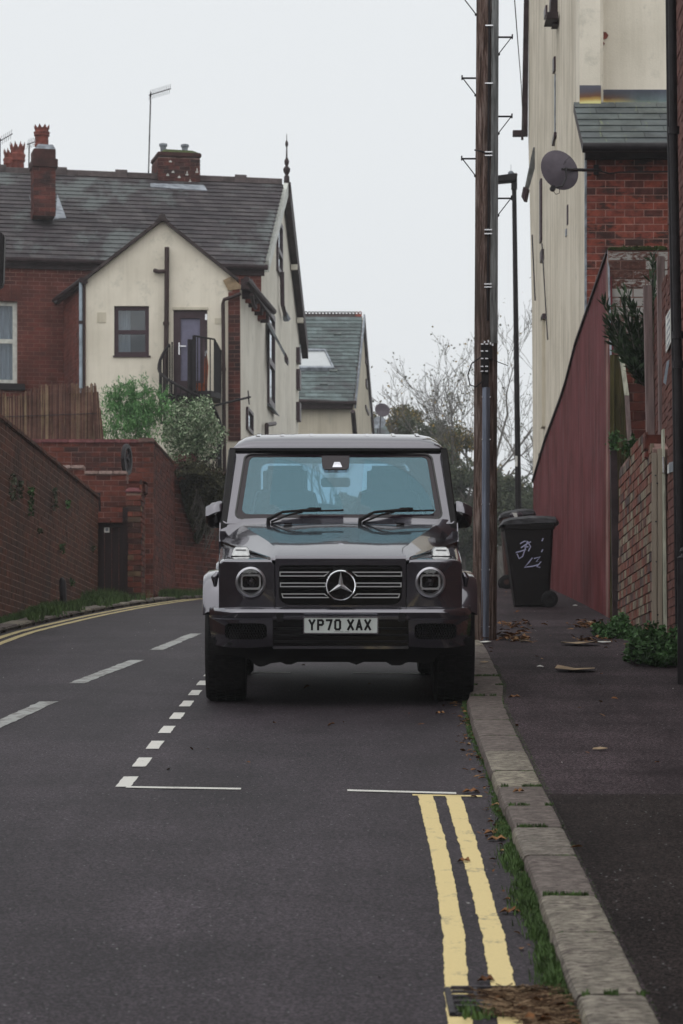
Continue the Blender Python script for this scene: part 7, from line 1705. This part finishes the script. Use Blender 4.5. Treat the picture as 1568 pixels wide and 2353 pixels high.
# --- fenders (front wings) with headlamp faces
for sx in (-1, 1):
    xi, xo = .458, .845
    hx_, hz_ = .622, .873; rr = .102
    N_ = 40
    def sq(i):                                            # outer outline of the wing face, same count as the lamp ring
        a_ = 2 * math.pi * i / N_; dx, dz = math.cos(a_), math.sin(a_); x0, x1, z0, z1 = xi - hx_, xo - hx_, .665 - hz_, 1.012 - hz_
        k = min([(x1 / dx) if dx > 1e-6 else (x0 / dx if dx < -1e-6 else 1e9), (z1 / dz) if dz > 1e-6 else (z0 / dz if dz < -1e-6 else 1e9)]); return dx * k, dz * k
    out_, in_ = [], []
    for i in range(N_):
        a_ = 2 * math.pi * i / N_; dx, dz = sq(i); x_ = hx_ + dx; cv = .05 * max(0, (x_ - .70) / .145) ** 2
        out_.append(Vector((sx * x_, .092 + cv, hz_ + dz))); in_.append(Vector((sx * (hx_ + rr * math.cos(a_)), .088, hz_ + rr * math.sin(a_))))
    f_ = MB(); f_.ring(out_, in_, (0, .09, 0)); wing = f_.build('front_wing', PT, car, smooth=25)
    # wing top: rolls over from the face and runs back beside the bonnet
    top = []
    for t_ in range(0, 14):
        s_ = t_ / 13; 
        if t_ < 5: a_ = R(90 * t_ / 4); y_ = .092 + .030 * (1 - math.cos(a_)); dz = .024 * math.sin(a_)
        else: y_ = .122 + (1.30 - .122) * (t_ - 4) / 9; dz = .024
        q = (y_ - .12) / 1.18; q = max(0, q); z_ = 1.005 + dz + .083 * q; xo_ = .845 + .025 * q; xin = lerp([(0, .452), (.13, .49), (1.3, .86)], y_) - .004
        cv = .05 * (1 if t_ < 5 else max(0, 1 - (y_ - .12) / .3)); row = []
        for k_, (xx, drop, cvk) in enumerate(((xin, .0, 0), ((xin + xo_) / 2, .0, .15), (xo_ - .05, .002, .55), (xo_ - .018, .012, .85), (xo_, .035, 1), (xo_ + .004, .09, 1))):
            row.append(Vector((sx * xx, y_ + cv * cvk * (1 if t_ < 5 else .6), z_ - drop)))
        top.append(row)
    MB().loft(top, close=False, caps=False).build('wing_top', PT, wing, smooth=40)
    side = MB(); side.prism([(sx * .845, .14, .66), (sx * .845, .14, 1.0), (sx * .872, 1.32, 1.08), (sx * .872, 1.32, .60), (sx * .868, 1.32, .50), (sx * .865, 1.24, .60), (sx * .86, 1.1, .78), (sx * .858, .84, .86), (sx * .85, .55, .78), (sx * .848, .40, .66)], (-sx * .02, 0, 0)); side.build('wing_side', PT, wing)
    # flare over the wheel
    for yc, nm in ((.84, 'front_flare'), (3.73, 'rear_flare')):
        fl_ = MB(); sec = []
        ctrl = [(-.50, .665), (-.475, .80), (-.40, .885), (-.28, .925), (0, .94), (.28, .925), (.40, .885), (.49, .78), (.53, .62)]
        for (yy_, zz_) in ctrl:
            t_ = .05; iy, iz = yy_ * .86, zz_ - .07 if abs(yy_) < .45 else zz_
            sec.append([Vector((sx * .84, yc + yy_ + (.0), zz_)), Vector((sx * .935, yc + yy_ * .99, zz_ - .012)), Vector((sx * .965, yc + yy_ * .97, zz_ - .035)), Vector((sx * .968, yc + iy, iz - .02)), Vector((sx * .93, yc + iy, iz - .03)), Vector((sx * .84, yc + iy, iz - .02))])
        fl_.loft(sec); fo_ = fl_.build(nm, PT, car, bevel=0, smooth=45)
        ld = MB(); ld.prism([(sx * .80, yc - .46, .60), (sx * .80, yc - .44, .86), (sx * .80, yc + .44, .86), (sx * .80, yc + .48, .60)], (-sx * .25, 0, 0)); ld.build('wheel_arch', K['trim'], car)
    # little inner lip between flare and wing
    MB().tube([(sx * .855, .20, .93), (sx * .875, .18, .90), (sx * .872, .2, .84)], [.02, .026, .012], 8).build('wing_lip', PT, car, smooth=60)
    # headlamp
    c = Vector((sx * hx_, 0, hz_)); hl_ = MB(); hl_.lathe([(rr + .004, .080), (rr - .004, .070), (rr - .010, .068), (rr - .016, .085), (rr - .024, .12)], c, 'y', 48); h_ = hl_.build('headlight', K['lamp_ring'], car, smooth=50)
    MB().lathe([(0, .155), (rr - .02, .155), (rr - .02, .16), (0, .16)], c, 'y', 32).build('reflector', K['lamp_dark'], h_)
    b = MB(); b.ring(offs(rrect(c.x - .058, c.x + .058, c.z - .040, c.z + .040, .018, .105), .012), rrect(c.x - .058, c.x + .058, c.z - .040, c.z + .040, .018, .105), (0, .03, 0))
    b.box(c.x - .082, c.x + .082, .112, .135, c.z + .044, c.z + .052); b.box(c.x - .082, c.x + .082, .112, .135, c.z - .054, c.z - .046); b.build('lamp_frame', K['satin'], h_)
    MB().lathe([(0, .09), (.018, .095), (.032, .11), (.038, .135)], c, 'y', 24).build('lens_projector', K['lamp_dark'], h_, smooth=60)
    MB().lathe([(0, .062), (rr * .5, .066), (rr - .012, .074), (rr - .012, .078), (rr * .5, .070), (0, .066)], c, 'y', 36).build('cover_glass', K['clear'], h_, smooth=60)
    # recess crescent below the lamp
    cr = MB(); sec = []
    for i in range(13):
        a_ = R(200 + 140 * i / 12) ; k_ = math.sin(math.pi * i / 12) * .020 + .002; p0 = c + Vector(((rr + .003) * math.cos(a_), .080, (rr + .003) * math.sin(a_))); p1 = c + Vector(((rr + k_) * math.cos(a_), .087, (rr + k_) * math.sin(a_))); sec.append([p0, p1])
    cr.loft(sec, close=False, caps=False); cr.build('lamp_bezel', PT, h_, smooth=50)
    # indicator on the wing
    px0 = 553 if sx < 0 else 1012; ic = L(px0, 1281, .40); ic.z = 1.055; ind = MB()
    w0, w1 = .064, .047
    ind.hexa([(ic.x - w0, .33, ic.z - .012), (ic.x + w0, .33, ic.z - .012), (ic.x + w0, .62, ic.z + .005), (ic.x - w0, .62, ic.z + .005), (ic.x - w1, .40, ic.z + .050), (ic.x + w1, .40, ic.z + .050), (ic.x + w1, .57, ic.z + .052), (ic.x - w1, .57, ic.z + .052)])
    io_ = ind.build('indicator', mat('clear_indicator', (.55, .56, .56), .12, .3, var=.15, scale=30), car, bevel=.008, seg=3)
    MB().box(ic.x - w0 - .012, ic.x + w0 + .012, .318, .64, ic.z - .024, ic.z - .009).build('indicator_base', K['trim'], io_, bevel=.006)
    for k_ in range(3): MB().box(ic.x - w1 * .8, ic.x + w1 * .8, .372 - .0, .40, ic.z + .004 + k_ * .014, ic.z + .008 + k_ * .014).build('lens_rib', K['badge'], io_)
# --- bonnet
def hood(x, y):                                           # height of the bonnet surface
    q = (y - .11) / 1.19; return q
rowsb = []
ys_ = [.105, .115, .14, .30, .55, .85, 1.10, 1.30]
for y_ in ys_:
    q = (y_ - .105) / 1.195; ex = lerp([(.105, .487), (.14, .495), (1.30, .858)], y_); px_ = lerp([(.105, .44), (.32, .44), (1.30, .700)], y_)
    ze = lerp([(.105, 1.026), (.115, 1.040), (.14, 1.048), (1.30, 1.136)], y_); zp = lerp([(.105, 1.028), (.115, 1.045), (.14, 1.055), (.32, 1.112), (.55, 1.150), (.85, 1.190), (1.30, 1.248)], y_)
    ins = lerp([(.105, 0), (.45, 0), (.62, .004), (1.3, .005)], y_)
    half = [(ex, ze - .012), (ex - .012, ze), (px_ + .01, zp - .004), (px_ - .012, zp), (px_ * .60 + .05, zp + .003), (px_ * .60, zp - ins + .004), (px_ * .3, zp - ins + .010), (0, zp - ins + .014)]
    rowsb.append([Vector((-x, y_, z)) for x, z in half] + [Vector((x, y_, z)) for x, z in reversed(half[:-1])])
MB().loft(rowsb, close=False, caps=False).build('bonnet', PT, car, smooth=18)
MB().prism([(-.487, .108, 1.026), (.487, .108, 1.026), (.487, .12, 1.018), (-.487, .12, 1.018)], (0, .1, 0)).build('bonnet_gap_shade', K['car_black'], car)  # solid black bar in place of the shade under the bonnet edge
for sx in (-1, 1):
    MB().loft([[Vector((sx * (lerp([(.105, .487), (.14, .495), (1.30, .858)], y_) + a_), y_, lerp([(.105, 1.022), (.14, 1.040), (1.30, 1.124)], y_) - b_)) for a_, b_ in ((-.004, -.006), (.013, -.004), (.013, .025), (-.004, .025))] for y_ in (.115, .14, .5, 1.30)]).build('shut_line_shade', K['car_black'], car)  # raised black strip stands in for the shade in the gap
bc = L(782, 1253, .36); bc.z = 1.128
bd_ = MB(); bd_.lathe([(0, 0), (.020, 0), (.024, .002), (.024, -.004), (0, -.004)], (0, 0, 0), 'z', 24); bd_.v = [Matrix.Rotation(R(18), 3, 'X') @ v + Vector((bc.x, .345, bc.z - .004)) for v in bd_.v]; ob = bd_.build('bonnet_badge', K['badge'], car, smooth=40)
for x in (-.405, .418): MB().box(L(0, 0, 1.28).x * 0 + x - .0, x + .062, 1.27, 1.31, 1.250, 1.262).build('washer_jet', K['car_black'], car, bevel=.003)
# --- scuttle panel, windscreen frame, screen
sc_x = (.868, .80, .70, .4); sc_z = {1.30: (1.115, 1.172, 1.236, 1.243, 1.246), 1.315: (1.14, 1.19, 1.246, 1.252, 1.255), 1.345: (1.185, 1.215, 1.256, 1.262, 1.264), 1.390: (1.25, 1.285, 1.292, 1.296, 1.298)}
sc_rows = [[Vector((-x, y_, z_)) for x, z_ in zip(sc_x, zs)] + [Vector((0, y_, zs[4]))] + [Vector((x, y_, z_)) for x, z_ in reversed(list(zip(sc_x, zs)))] for y_, zs in sc_z.items()]
MB().loft(sc_rows, close=False, caps=False).build('scuttle', PT, car, smooth=50)
for s__ in (-1, 1): MB().prism([(s__ * .868, 1.29, 1.00), (s__ * .868, 1.29, 1.125), (s__ * .868, 1.345, 1.19), (s__ * .868, 1.39, 1.26), (s__ * .868, 1.46, 1.26), (s__ * .868, 1.46, 1.00)], (s__ * .008, 0, 0)).build('pillar_foot', PT, car)
yB, yT = 1.375, 1.80; zB, zT = 1.290, 1.772
def ws(x, s_, d=0.0):                                     # point on the windscreen plane, s 0..1 upwards, d out of the glass
    nrm = Vector((0, -(zT - zB), (yT - yB))).normalized(); bow = .02 * (x / .75) ** 2
    return Vector((x, yB + (yT - yB) * s_ + bow, zB + (zT - zB) * s_)) + nrm * d
def trap(xb_, xt_, s0, s1, r, n=6, d=0.0):
    hgt = (s1 - s0); pts = []; asp = .679
    cs = [(xb_, s0, -90), (xt_, s1, 0), (-xt_, s1, 90), (-xb_, s0, 180)]
    for (x, s_, a0) in cs:
        sx_ = 1 if x > 0 else -1; ss = 1 if s_ == s0 else -1; cx_ = x - sx_ * r; cs_ = s_ + ss * r / asp
        for i in range(n + 1):
            a_ = R(a0 + 90 * i / n); pts.append(ws(cx_ + r * math.cos(a_), cs_ + r / asp * math.sin(a_), d))
    return pts
o1 = trap(.850, .795, -.075, 1.055, .03); i1 = trap(.757, .700, 0.00, .985, .06); i2 = trap(.712, .665, .075, .955, .05)
wf = MB(); wf.ring(o1, i1, (0, .05, -.02)); wf.build('windscreen_frame', PT, car, smooth=35)
o1b = trap(.765, .708, -.012, .992, .065, d=.004); i1b = trap(.752, .694, .006, .98, .058, d=.004); MB().ring(o1b, i1b, (0, .01, 0)).build('screen_seal', K['car_black'], car)
wb = MB(); wb.ring(trap(.757, .700, 0.0, .985, .06, d=-.006), trap(.712, .665, .075, .955, .05, d=-.006), (0, .006, -.003)); scr = wb.build('screen_border', K['frit'], car)
lp = trap(.716, .669, .068, .96, .05, d=-.010); MB().prism(lp, (0, .003, -.001)).build('windscreen', K['windscreen'], scr)
Lw = math.hypot(zT - zB, yT - yB)
out_ = [(-.712, .06), (.712, .06), (.667, .95), (-.667, .95)]; holes_ = []
for cx_, r_ in ((-.515, .55), (.157, .54)):
    holes_.append([(cx_ + r_ * math.cos(R(a_)), min(.93, .06 + .02 + r_ / Lw * math.sin(R(a_)))) for a_ in range(2, 89, 6)] + [(cx_ + .10 * math.cos(R(a_)), .08 + .10 / Lw * math.sin(R(a_))) for a_ in (88, 45, 2)])
fl2 = [p for l in [out_] + holes_ for p in l]; tri = tessellate_polygon([[Vector((a_, b_, 0)) for a_, b_ in l] for l in [out_] + holes_])
dm = MB(); dm.add([ws(a_, b_, -.0085) for a_, b_ in fl2], [tuple(q_) for q_ in tri]); dm.build('unwiped_dust', K['dust'], scr, normals=False)
# camera housing behind the top of the screen
hp = [ws(-.125, .965, -.004), ws(.085, .965, -.004), ws(.080, .80, -.004), ws(.060, .755, -.004), ws(-.100, .755, -.004), ws(-.120, .80, -.004)]
hp = [p + Vector((.0, -.002, .001)) for p in hp]; hs_ = MB().prism(hp, (0, .02, -.008)).build('camera_housing', K['frit'], scr)
q = [ws(-.045, .785, .0), ws(.028, .785, .0), ws(.012, .865, .0), ws(-.030, .865, .0)]; MB().prism([p + Vector((0, -.001, 0)) for p in q], (0, .004, 0)).build('sensor_window', K['badge'], hs_)
# top gutter rail
MB().loft([[Vector((x, yT + .035 + .02 * (x / .8) ** 2 - .03, zT + .028 + dz)) + Vector((0, dy_, 0)) for dy_, dz in ((-.01, -.012), (-.01, .010), (.05, .012), (.05, -.012))] for x in [-.812 + 1.624 * i / 16 for i in range(17)]]).build('rain_channel', K['trim'], car)
# pillars at the sides
for sx in (-1, 1):
    MB().loft([[Vector((sx * (x + a_), y_ + b_, z_)) for a_, b_ in ((-.03, -.02), (.012, -.015), (.022, .05), (-.03, .10))] for x, y_, z_ in ((.862, 1.36, 1.12), (.852, 1.385, 1.25), (.797, 1.80, 1.80))]).build('pillar_trim', K['trim'], car)
# wipers
for px0, px1, py0, py1, pxe in ((616, 648, 1200, 1182, 788), (826, 855, 1201, 1183, 996)):
    a_ = L(px0, py0, 1.33); a_.y = 1.33; b_ = ws(L(px0 + 32, 1186, 1.44).x, .06, .03); c_ = ws(L(px0 + 112, 1172, 1.45).x, .105, .03); d_ = ws(L(pxe, 1176, 1.45).x, .10, .02)
    wv = MB(); wv.tube([a_ + Vector((0, 0, -.03)), a_ + Vector((0, -.005, .02)), b_, c_], [.018, .017, .010, .010], 8); wo3 = wv.build('wiper', K['trim'], car, smooth=40)
    MB().tube([a_ + Vector((.02, .01, -.0)), ws(L(px0 + 48, 1192, 1.4).x, .035, .02), ws(L(px0 + 78, 1180, 1.4).x, .075, .02)], .008, 6).build('wiper_link', K['trim'], wo3)
    MB().box(min(c_.x, c_.x + .16) - .07, c_.x + .03, c_.y - .008, c_.y + .012, c_.z - .008, c_.z + .012).build('blade_cover', K['trim'], wo3, bevel=.004)
    e0 = ws(L(px0 + 72, 1178, 1.45).x, .088, .018); MB().tube([e0, d_], .007, 6).build('blade', K['trim'], wo3)
# --- roof
rf = []
for y_, dz, wx_ in ((1.815, 0, .795), (1.82, .018, .79), (1.86, .045, .785), (1.96, .068, .783), (2.2, .084, .783), (3.0, .092, .783), (4.2, .086, .783), (4.42, .06, .783), (4.45, .0, .783)):
    zz_ = zT + .035; dz *= 1.28; prof = [(wx_ + .012, -.012), (wx_, .0), (wx_ - .008, .25 * dz), (wx_ - .035, .58 * dz), (wx_ - .09, .86 * dz), (wx_ - .17, dz), (wx_ * .4, dz * 1.04), (0, dz * 1.05)]
    rf.append([Vector((-x, y_, zz_ + z)) for x, z in prof] + [Vector((x, y_, zz_ + z)) for x, z in reversed(prof[:-1])])
roof = MB().loft(rf, close=False, caps=False).build('roof', PT, car, smooth=50)
for x in (-.60, -.42, -.20, 0.02, .22, .42, .60):
    MB().loft([[Vector((x + a_, y_, zT + .035 + z_ + b_)) for a_, b_ in ((-.022, -.004), (-.012, .007), (.012, .007), (.022, -.004))] for y_, z_ in ((1.99, .088), (2.1, .101), (2.4, .112), (4.1, .114))]).build('roof_rib', PT, roof, smooth=40)
# --- cabin sides, doors, tail
for sx in (-1, 1):
    lo = MB(); lo.prism([(sx * .872, 1.30, .52), (sx * .872, 1.30, 1.20), (sx * .872, 4.45, 1.22), (sx * .872, 4.45, .60), (sx * .872, 4.3, .60), (sx * .872, 4.15, .92), (sx * .872, 3.35, .92), (sx * .872, 3.18, .56), (sx * .872, 3.10, .50), (sx * .872, 1.40, .48)], (-sx * .04, 0, 0)); lo.build('body_side', PT, car)
    for y0, y1 in ((1.42, 2.30), (2.34, 3.22)):
        d_ = MB().box(min(sx * .870, sx * .884), max(sx * .870, sx * .884), y0, y1, .52, 1.17).build('door', PT, car, bevel=.006)
        MB().box(min(sx * .884, sx * .90), max(sx * .884, sx * .90), y1 - .20, y1 - .06, 1.06, 1.09).build('handle', K['chrome'], d_, bevel=.004)
        MB().box(min(sx * .884, sx * .896), max(sx * .884, sx * .896), y0 + .01, y1 - .01, .76, .80).build('rub_strip', K['trim'], d_, bevel=.004)
    MB().box(min(sx * .80, sx * .95), max(sx * .80, sx * .95), 1.42, 3.12, .38, .43).build('running_board', K['trim'], car, bevel=.01)
    # greenhouse: frame with three side windows
    def gs(y_, t_, d=0): return Vector((sx * (.868 - .080 * t_ + d), y_, 1.18 + (zT + .03 - 1.18) * t_))
    def fr4(y0, y1, y0t=None): y0t = y0 if y0t is None else y0t; return [gs(y0, 0), gs(y1, 0), gs(y1, 1), gs(y0t, 1)]
    ybs = [(1.42, 2.30, 1.84), (2.34, 3.22, 2.34), (3.26, 4.43, 3.26)]
    for y0, y1, y0t in ybs:
        o_ = [gs(y0, 0), gs(y1, 0), gs(y1, 1), gs(y0t, 1)]; i_ = [gs(y0 + .11, .12), gs(y1 - .05, .12), gs(y1 - .05, .88), gs(y0t + .05, .88)]
        b = MB(); b.ring(o_, i_, (-sx * .03, 0, 0)); fo2 = b.build('window_frame', PT, car)
        MB().prism([p + Vector((-sx * .012, 0, 0)) for p in i_], (-sx * .004, 0, 0)).build('side_glass', K['pane'], fo2)
# tail
o_ = rrect(-.868, .868, .50, zT + .05, .03, 4.44); i_ = rrect(-.62, .62, 1.20, 1.70, .06, 4.44); MB().ring(o_, i_, (0, .04, 0)).build('tail_panel', PT, car)
MB().prism(rrect(-.63, .63, 1.19, 1.71, .05, 4.46), (0, .005, 0)).build('rear_glass', K['pane'], car)
MB().lathe([(0, .12), (.34, .12), (.37, .02), (.37, -.12), (0, -.12)], (-.1, 4.62, 1.0), 'y', 36).build('spare_wheel_cover', PT, car, smooth=35)
MB().box(-.86, .86, 4.42, 4.56, .48, .68).build('rear_bumper', PT, car, bevel=.02)
# --- interior
MB().box(-.82, .82, 1.45, 4.4, .50, .60).build('cabin_floor', K['seat'], car)
MB().loft([[Vector((x, y_, z_)) for x in (-.78, .78)] for y_, z_ in ((1.42, 1.24), (1.60, 1.27), (1.74, 1.24), (1.80, 1.10), (1.80, .7))], close=False, caps=False).build('dashboard', K['seat'], car, smooth=40)
for x, yy_ in ((-.40, 2.25), (.40, 2.25), (-.42, 3.25), (.42, 3.25)):
    st_ = MB(); bk_ = MB(); hw = .27
    st_.box(x - hw, x + hw, yy_ - .25, yy_ + .28, .72, .90); se = st_.build('seat', K['seat'], car, bevel=.05, seg=3)
    bk_.loft([[Vector((x + a_ * w_, y_ + b_, z_)) for a_, b_ in ((-1, .05), (-.9, -.04), (.9, -.04), (1, .05), (.9, .12), (-.9, .12))] for y_, z_, w_ in ((yy_ + .22, .86, .24), (yy_ + .27, 1.1, .27), (yy_ + .31, 1.35, .265), (yy_ + .34, 1.47, .23), (yy_ + .35, 1.50, .15))]); bk_.build('seat_back', K['seat'], se, smooth=50)
    MB().box(x - .17, x + .17, yy_ + .30, yy_ + .42, 1.44, 1.68).build('headrest', K['seat'], se, bevel=.04, seg=3)
sw_ = MB(); sw_.lathe([(.19, -.014), (.205, 0), (.19, .014), (.175, 0)], (0, 0, 0), 'y', 36, True); sw_.tube([(-.18, 0, 0), (.18, 0, 0)], .02, 6); sw_.tube([(0, 0, 0), (0, 0, -.18)], .02, 6); sw_.v = [Matrix.Rotation(R(-25), 3, 'X') @ v + Vector((-.40, 1.86, 1.19)) for v in sw_.v]; sw_.build('steering_wheel', K['seat'], car, smooth=40)
MB().prism([(-.76, 1.9, 1.79), (.76, 1.9, 1.79), (.76, 4.4, 1.80), (-.76, 4.4, 1.80)], (0, 0, .01)).build('headlining', K['headliner'], car)
m = MB(); a_ = ws(-.02, .80, -.10); m.box(-.13, .09, a_.y + .06, a_.y + .09, a_.z - .09, a_.z - .02); m.build('interior_mirror', K['seat'], car, bevel=.01)
# --- door mirrors
for sx in (-1, 1):
    c = L(496 if sx < 0 else 1060, 1184, 1.52); c.z -= .0; w_, h_ = .078, .098; mm = MB(); n1, n2 = 18, 9
    # domed housing: flat glass towards the tail, rounded towards the camera
    sec = []
    for j in range(n2 + 1):
        t_ = j / n2; k = math.sin(math.pi / 2 * (t_ ** .8)) ; y_ = c.y - .07 + .12 * t_; k = math.sqrt(max(0, 1 - (1 - t_) ** 2.2))
        row = []
        for i in range(n1):
            a_ = 2 * math.pi * i / n1; cx_, cz_ = math.cos(a_), math.sin(a_)
            sxr = w_ * (abs(cx_) ** .55) * (1 if cx_ > 0 else -1); szr = h_ * (abs(cz_) ** .62) * (1 if cz_ > 0 else -1)
            if szr > 0 and sxr * sx > 0: szr *= 1 - .45 * (sxr * sx / w_) ** 2
            row.append(Vector((c.x + sxr * k, y_, c.z + szr * k)))
        sec.append(row)
    mm.loft(sec); mo = mm.build('door_mirror', K['car_black'], car, smooth=60)
    cap = MB(); sec = []
    for j in range(7):
        s_ = j / 6; row = []
        for i in range(9):
            u_ = -1 + 2 * i / 8; x_ = c.x + sx * (-.045 + .120 * s_) ; top = c.z + h_ * (1.06 - .55 * max(0, s_ - .15) ** 1.3); row.append(Vector((x_ , c.y - .055 + .05 * (i / 8) - .02 * math.sin(s_ * 3.1), top - .075 * (1 - i / 8) ** 1.6 * (1 if s_ < .95 else .9))))
        sec.append(row)
    cap.loft(sec, close=False, caps=False); cap.build('mirror_cap', PT, mo, smooth=60)
    MB().box(min(sx * .86, c.x), max(sx * .86, c.x), c.y - .0, c.y + .05, c.z - h_ * .98, c.z - h_ * .55).build('mirror_arm', K['trim'], mo, bevel=.01)
MB().tube([(-.84, 1.2, .7), (-.9, 1.21, .8)], .003, 4)
# ================================================================== the street behind the camera (seen only as reflections and as shade)
def plain_house(x0, x1, y0, y1, zb, h, label, m_, face_x=None):
    t = thing('unseen_house', ((x0 + x1) / 2, (y0 + y1) / 2, zb), label, 'house')
    MB().box(x0, x1, y0, y1, zb, zb + h).build('walls', m_, t); xm = (x0 + x1) / 2
    if (y1 - y0) > (x1 - x0): MB().prism([(x0 - .3, y0 - .2, zb + h), (x1 + .3, y0 - .2, zb + h), (xm, y0 - .2, zb + h + 3)], (0, y1 - y0 + .4, 0)).build('roof', K['slate'], t)
    else: ym = (y0 + y1) / 2; MB().prism([(x0 - .2, y0 - .3, zb + h), (x0 - .2, y1 + .3, zb + h), (x0 - .2, ym, zb + h + 3)], (x1 - x0 + .4, 0, 0)).build('roof', K['slate'], t)
    return t
def addwin(t, pl, u, v, w=1.0, h=1.5):
    m = MB(); m.pbox(pl, u, u + w, v, v + .07, 0, .04); m.pbox(pl, u, u + w, v + h - .07, v + h, 0, .04); m.pbox(pl, u, u + .07, v + .07, v + h - .07, 0, .04); m.pbox(pl, u + w - .07, u + w, v + .07, v + h - .07, 0, .04); m.pbox(pl, u + .07, u + w - .07, v + h * .5, v + h * .5 + .06, 0, .04)
    f_ = m.build('window', K['white_frame'], t); MB().pbox(pl, u + .07, u + w - .07, v + .07, v + h - .07, .005, .015).build('pane', K['car_black'], f_)
for (x0, x1, y0, y1, h, lb, m_) in ((6.5, 15, 2, 21.5, 8.5, 'brown brick house on the right side just out of the frame', K['brick_near']), (6.5, 15, -20, 0, 9, 'brick house further down the hill on the right', K['brick_wine']),
        (-17, -8.5, -22, -4, 8.5, 'brick house down the hill on the left', K['brick_house']), (-16, 3.2, -38, -30, 12.0, 'unseen terrace added down the hill to darken the car front', K['brick_wine']), (5.5, 17, -38, -29, 11.5, 'unseen rendered house added down the hill to darken the car front', K['cream_far'])):  # last two added, tall and close, to darken reflections in the car front
    t = plain_house(x0, x1, y0, y1, G((y0 + y1) / 2) - 1.0, h + 1, lb, m_)
    if abs(y1 - y0) > 12:
        pl = Plane((x0 if x0 > 0 else x1, y1 if x0 > 0 else y0, G((y0 + y1) / 2)), (0, -1 if x0 > 0 else 1, 0))
        for i in range(5):
            for v in (1.0, 4.2): addwin(t, pl, 1.5 + i * 3.6, v)
    else:
        pl = Plane((x1, y1, G(y1)), (-1, 0, 0))
        for i in range(4):
            for v in (1.0, 4.2): addwin(t, pl, 1.2 + i * (x1 - x0 - 2) / 4, v)
t = thing('brick_wall', (-4.3, 8, G(8)), 'left brick wall continuing down the hill out of the frame', 'wall'); m = MB()
for y in range(-30, 28, 4): m.box(-4.35, -4.12, y, y + 4, G(y) - .3, G(y + 2) + 2.0)
m.build('wall', K['brick_old'], t)
for i, (x, y, h) in enumerate(((-11, 4, 6.0), (-10.5, 14, 5.0), (5, -24, 15), (-6.5, -24, 16), (-1.0, -27, 17))):  # last three are unseen trees added to block sky from the car front
    crown_tree('unseen_tree', ['dark tree behind the left wall near the viewer', 'second dark tree behind the left wall', 'unseen tree added down the hill on the right to darken the car front', 'unseen tree added down the hill on the left to darken the car front', 'unseen tall tree added at the foot of the hill to darken the car front'][i], Vector((x, y, G(y) + h * .62)), (2.6 + max(0, h - 8) * .2, 2.6, h * .38), 2600, .6, K['evergreen'], G(y))
# ================================================================== air
hb = MB(); hb.box(-410, 410, -55, 400, -8, 26); hz_o = hb.build('haze', None or bpy.data.materials.new('haze_air'))
hz_o['kind'] = 'stuff'; hm = bpy.data.materials['haze_air']; hm.use_nodes = True; hm.node_tree.nodes.clear()
ho = hm.node_tree.nodes.new('ShaderNodeOutputMaterial'); hv_ = hm.node_tree.nodes.new('ShaderNodeVolumePrincipled'); hv_.inputs['Color'].default_value = (.93, .95, .97, 1); hv_.inputs['Density'].default_value = .0008; hv_.inputs['Anisotropy'].default_value = .2
hm.node_tree.links.new(hv_.outputs[0], ho.inputs['Volume'])
for o in list(bpy.data.objects):
    if o.parent is not None and 'category' in o: del o['category']
bpy.context.view_layer.update()
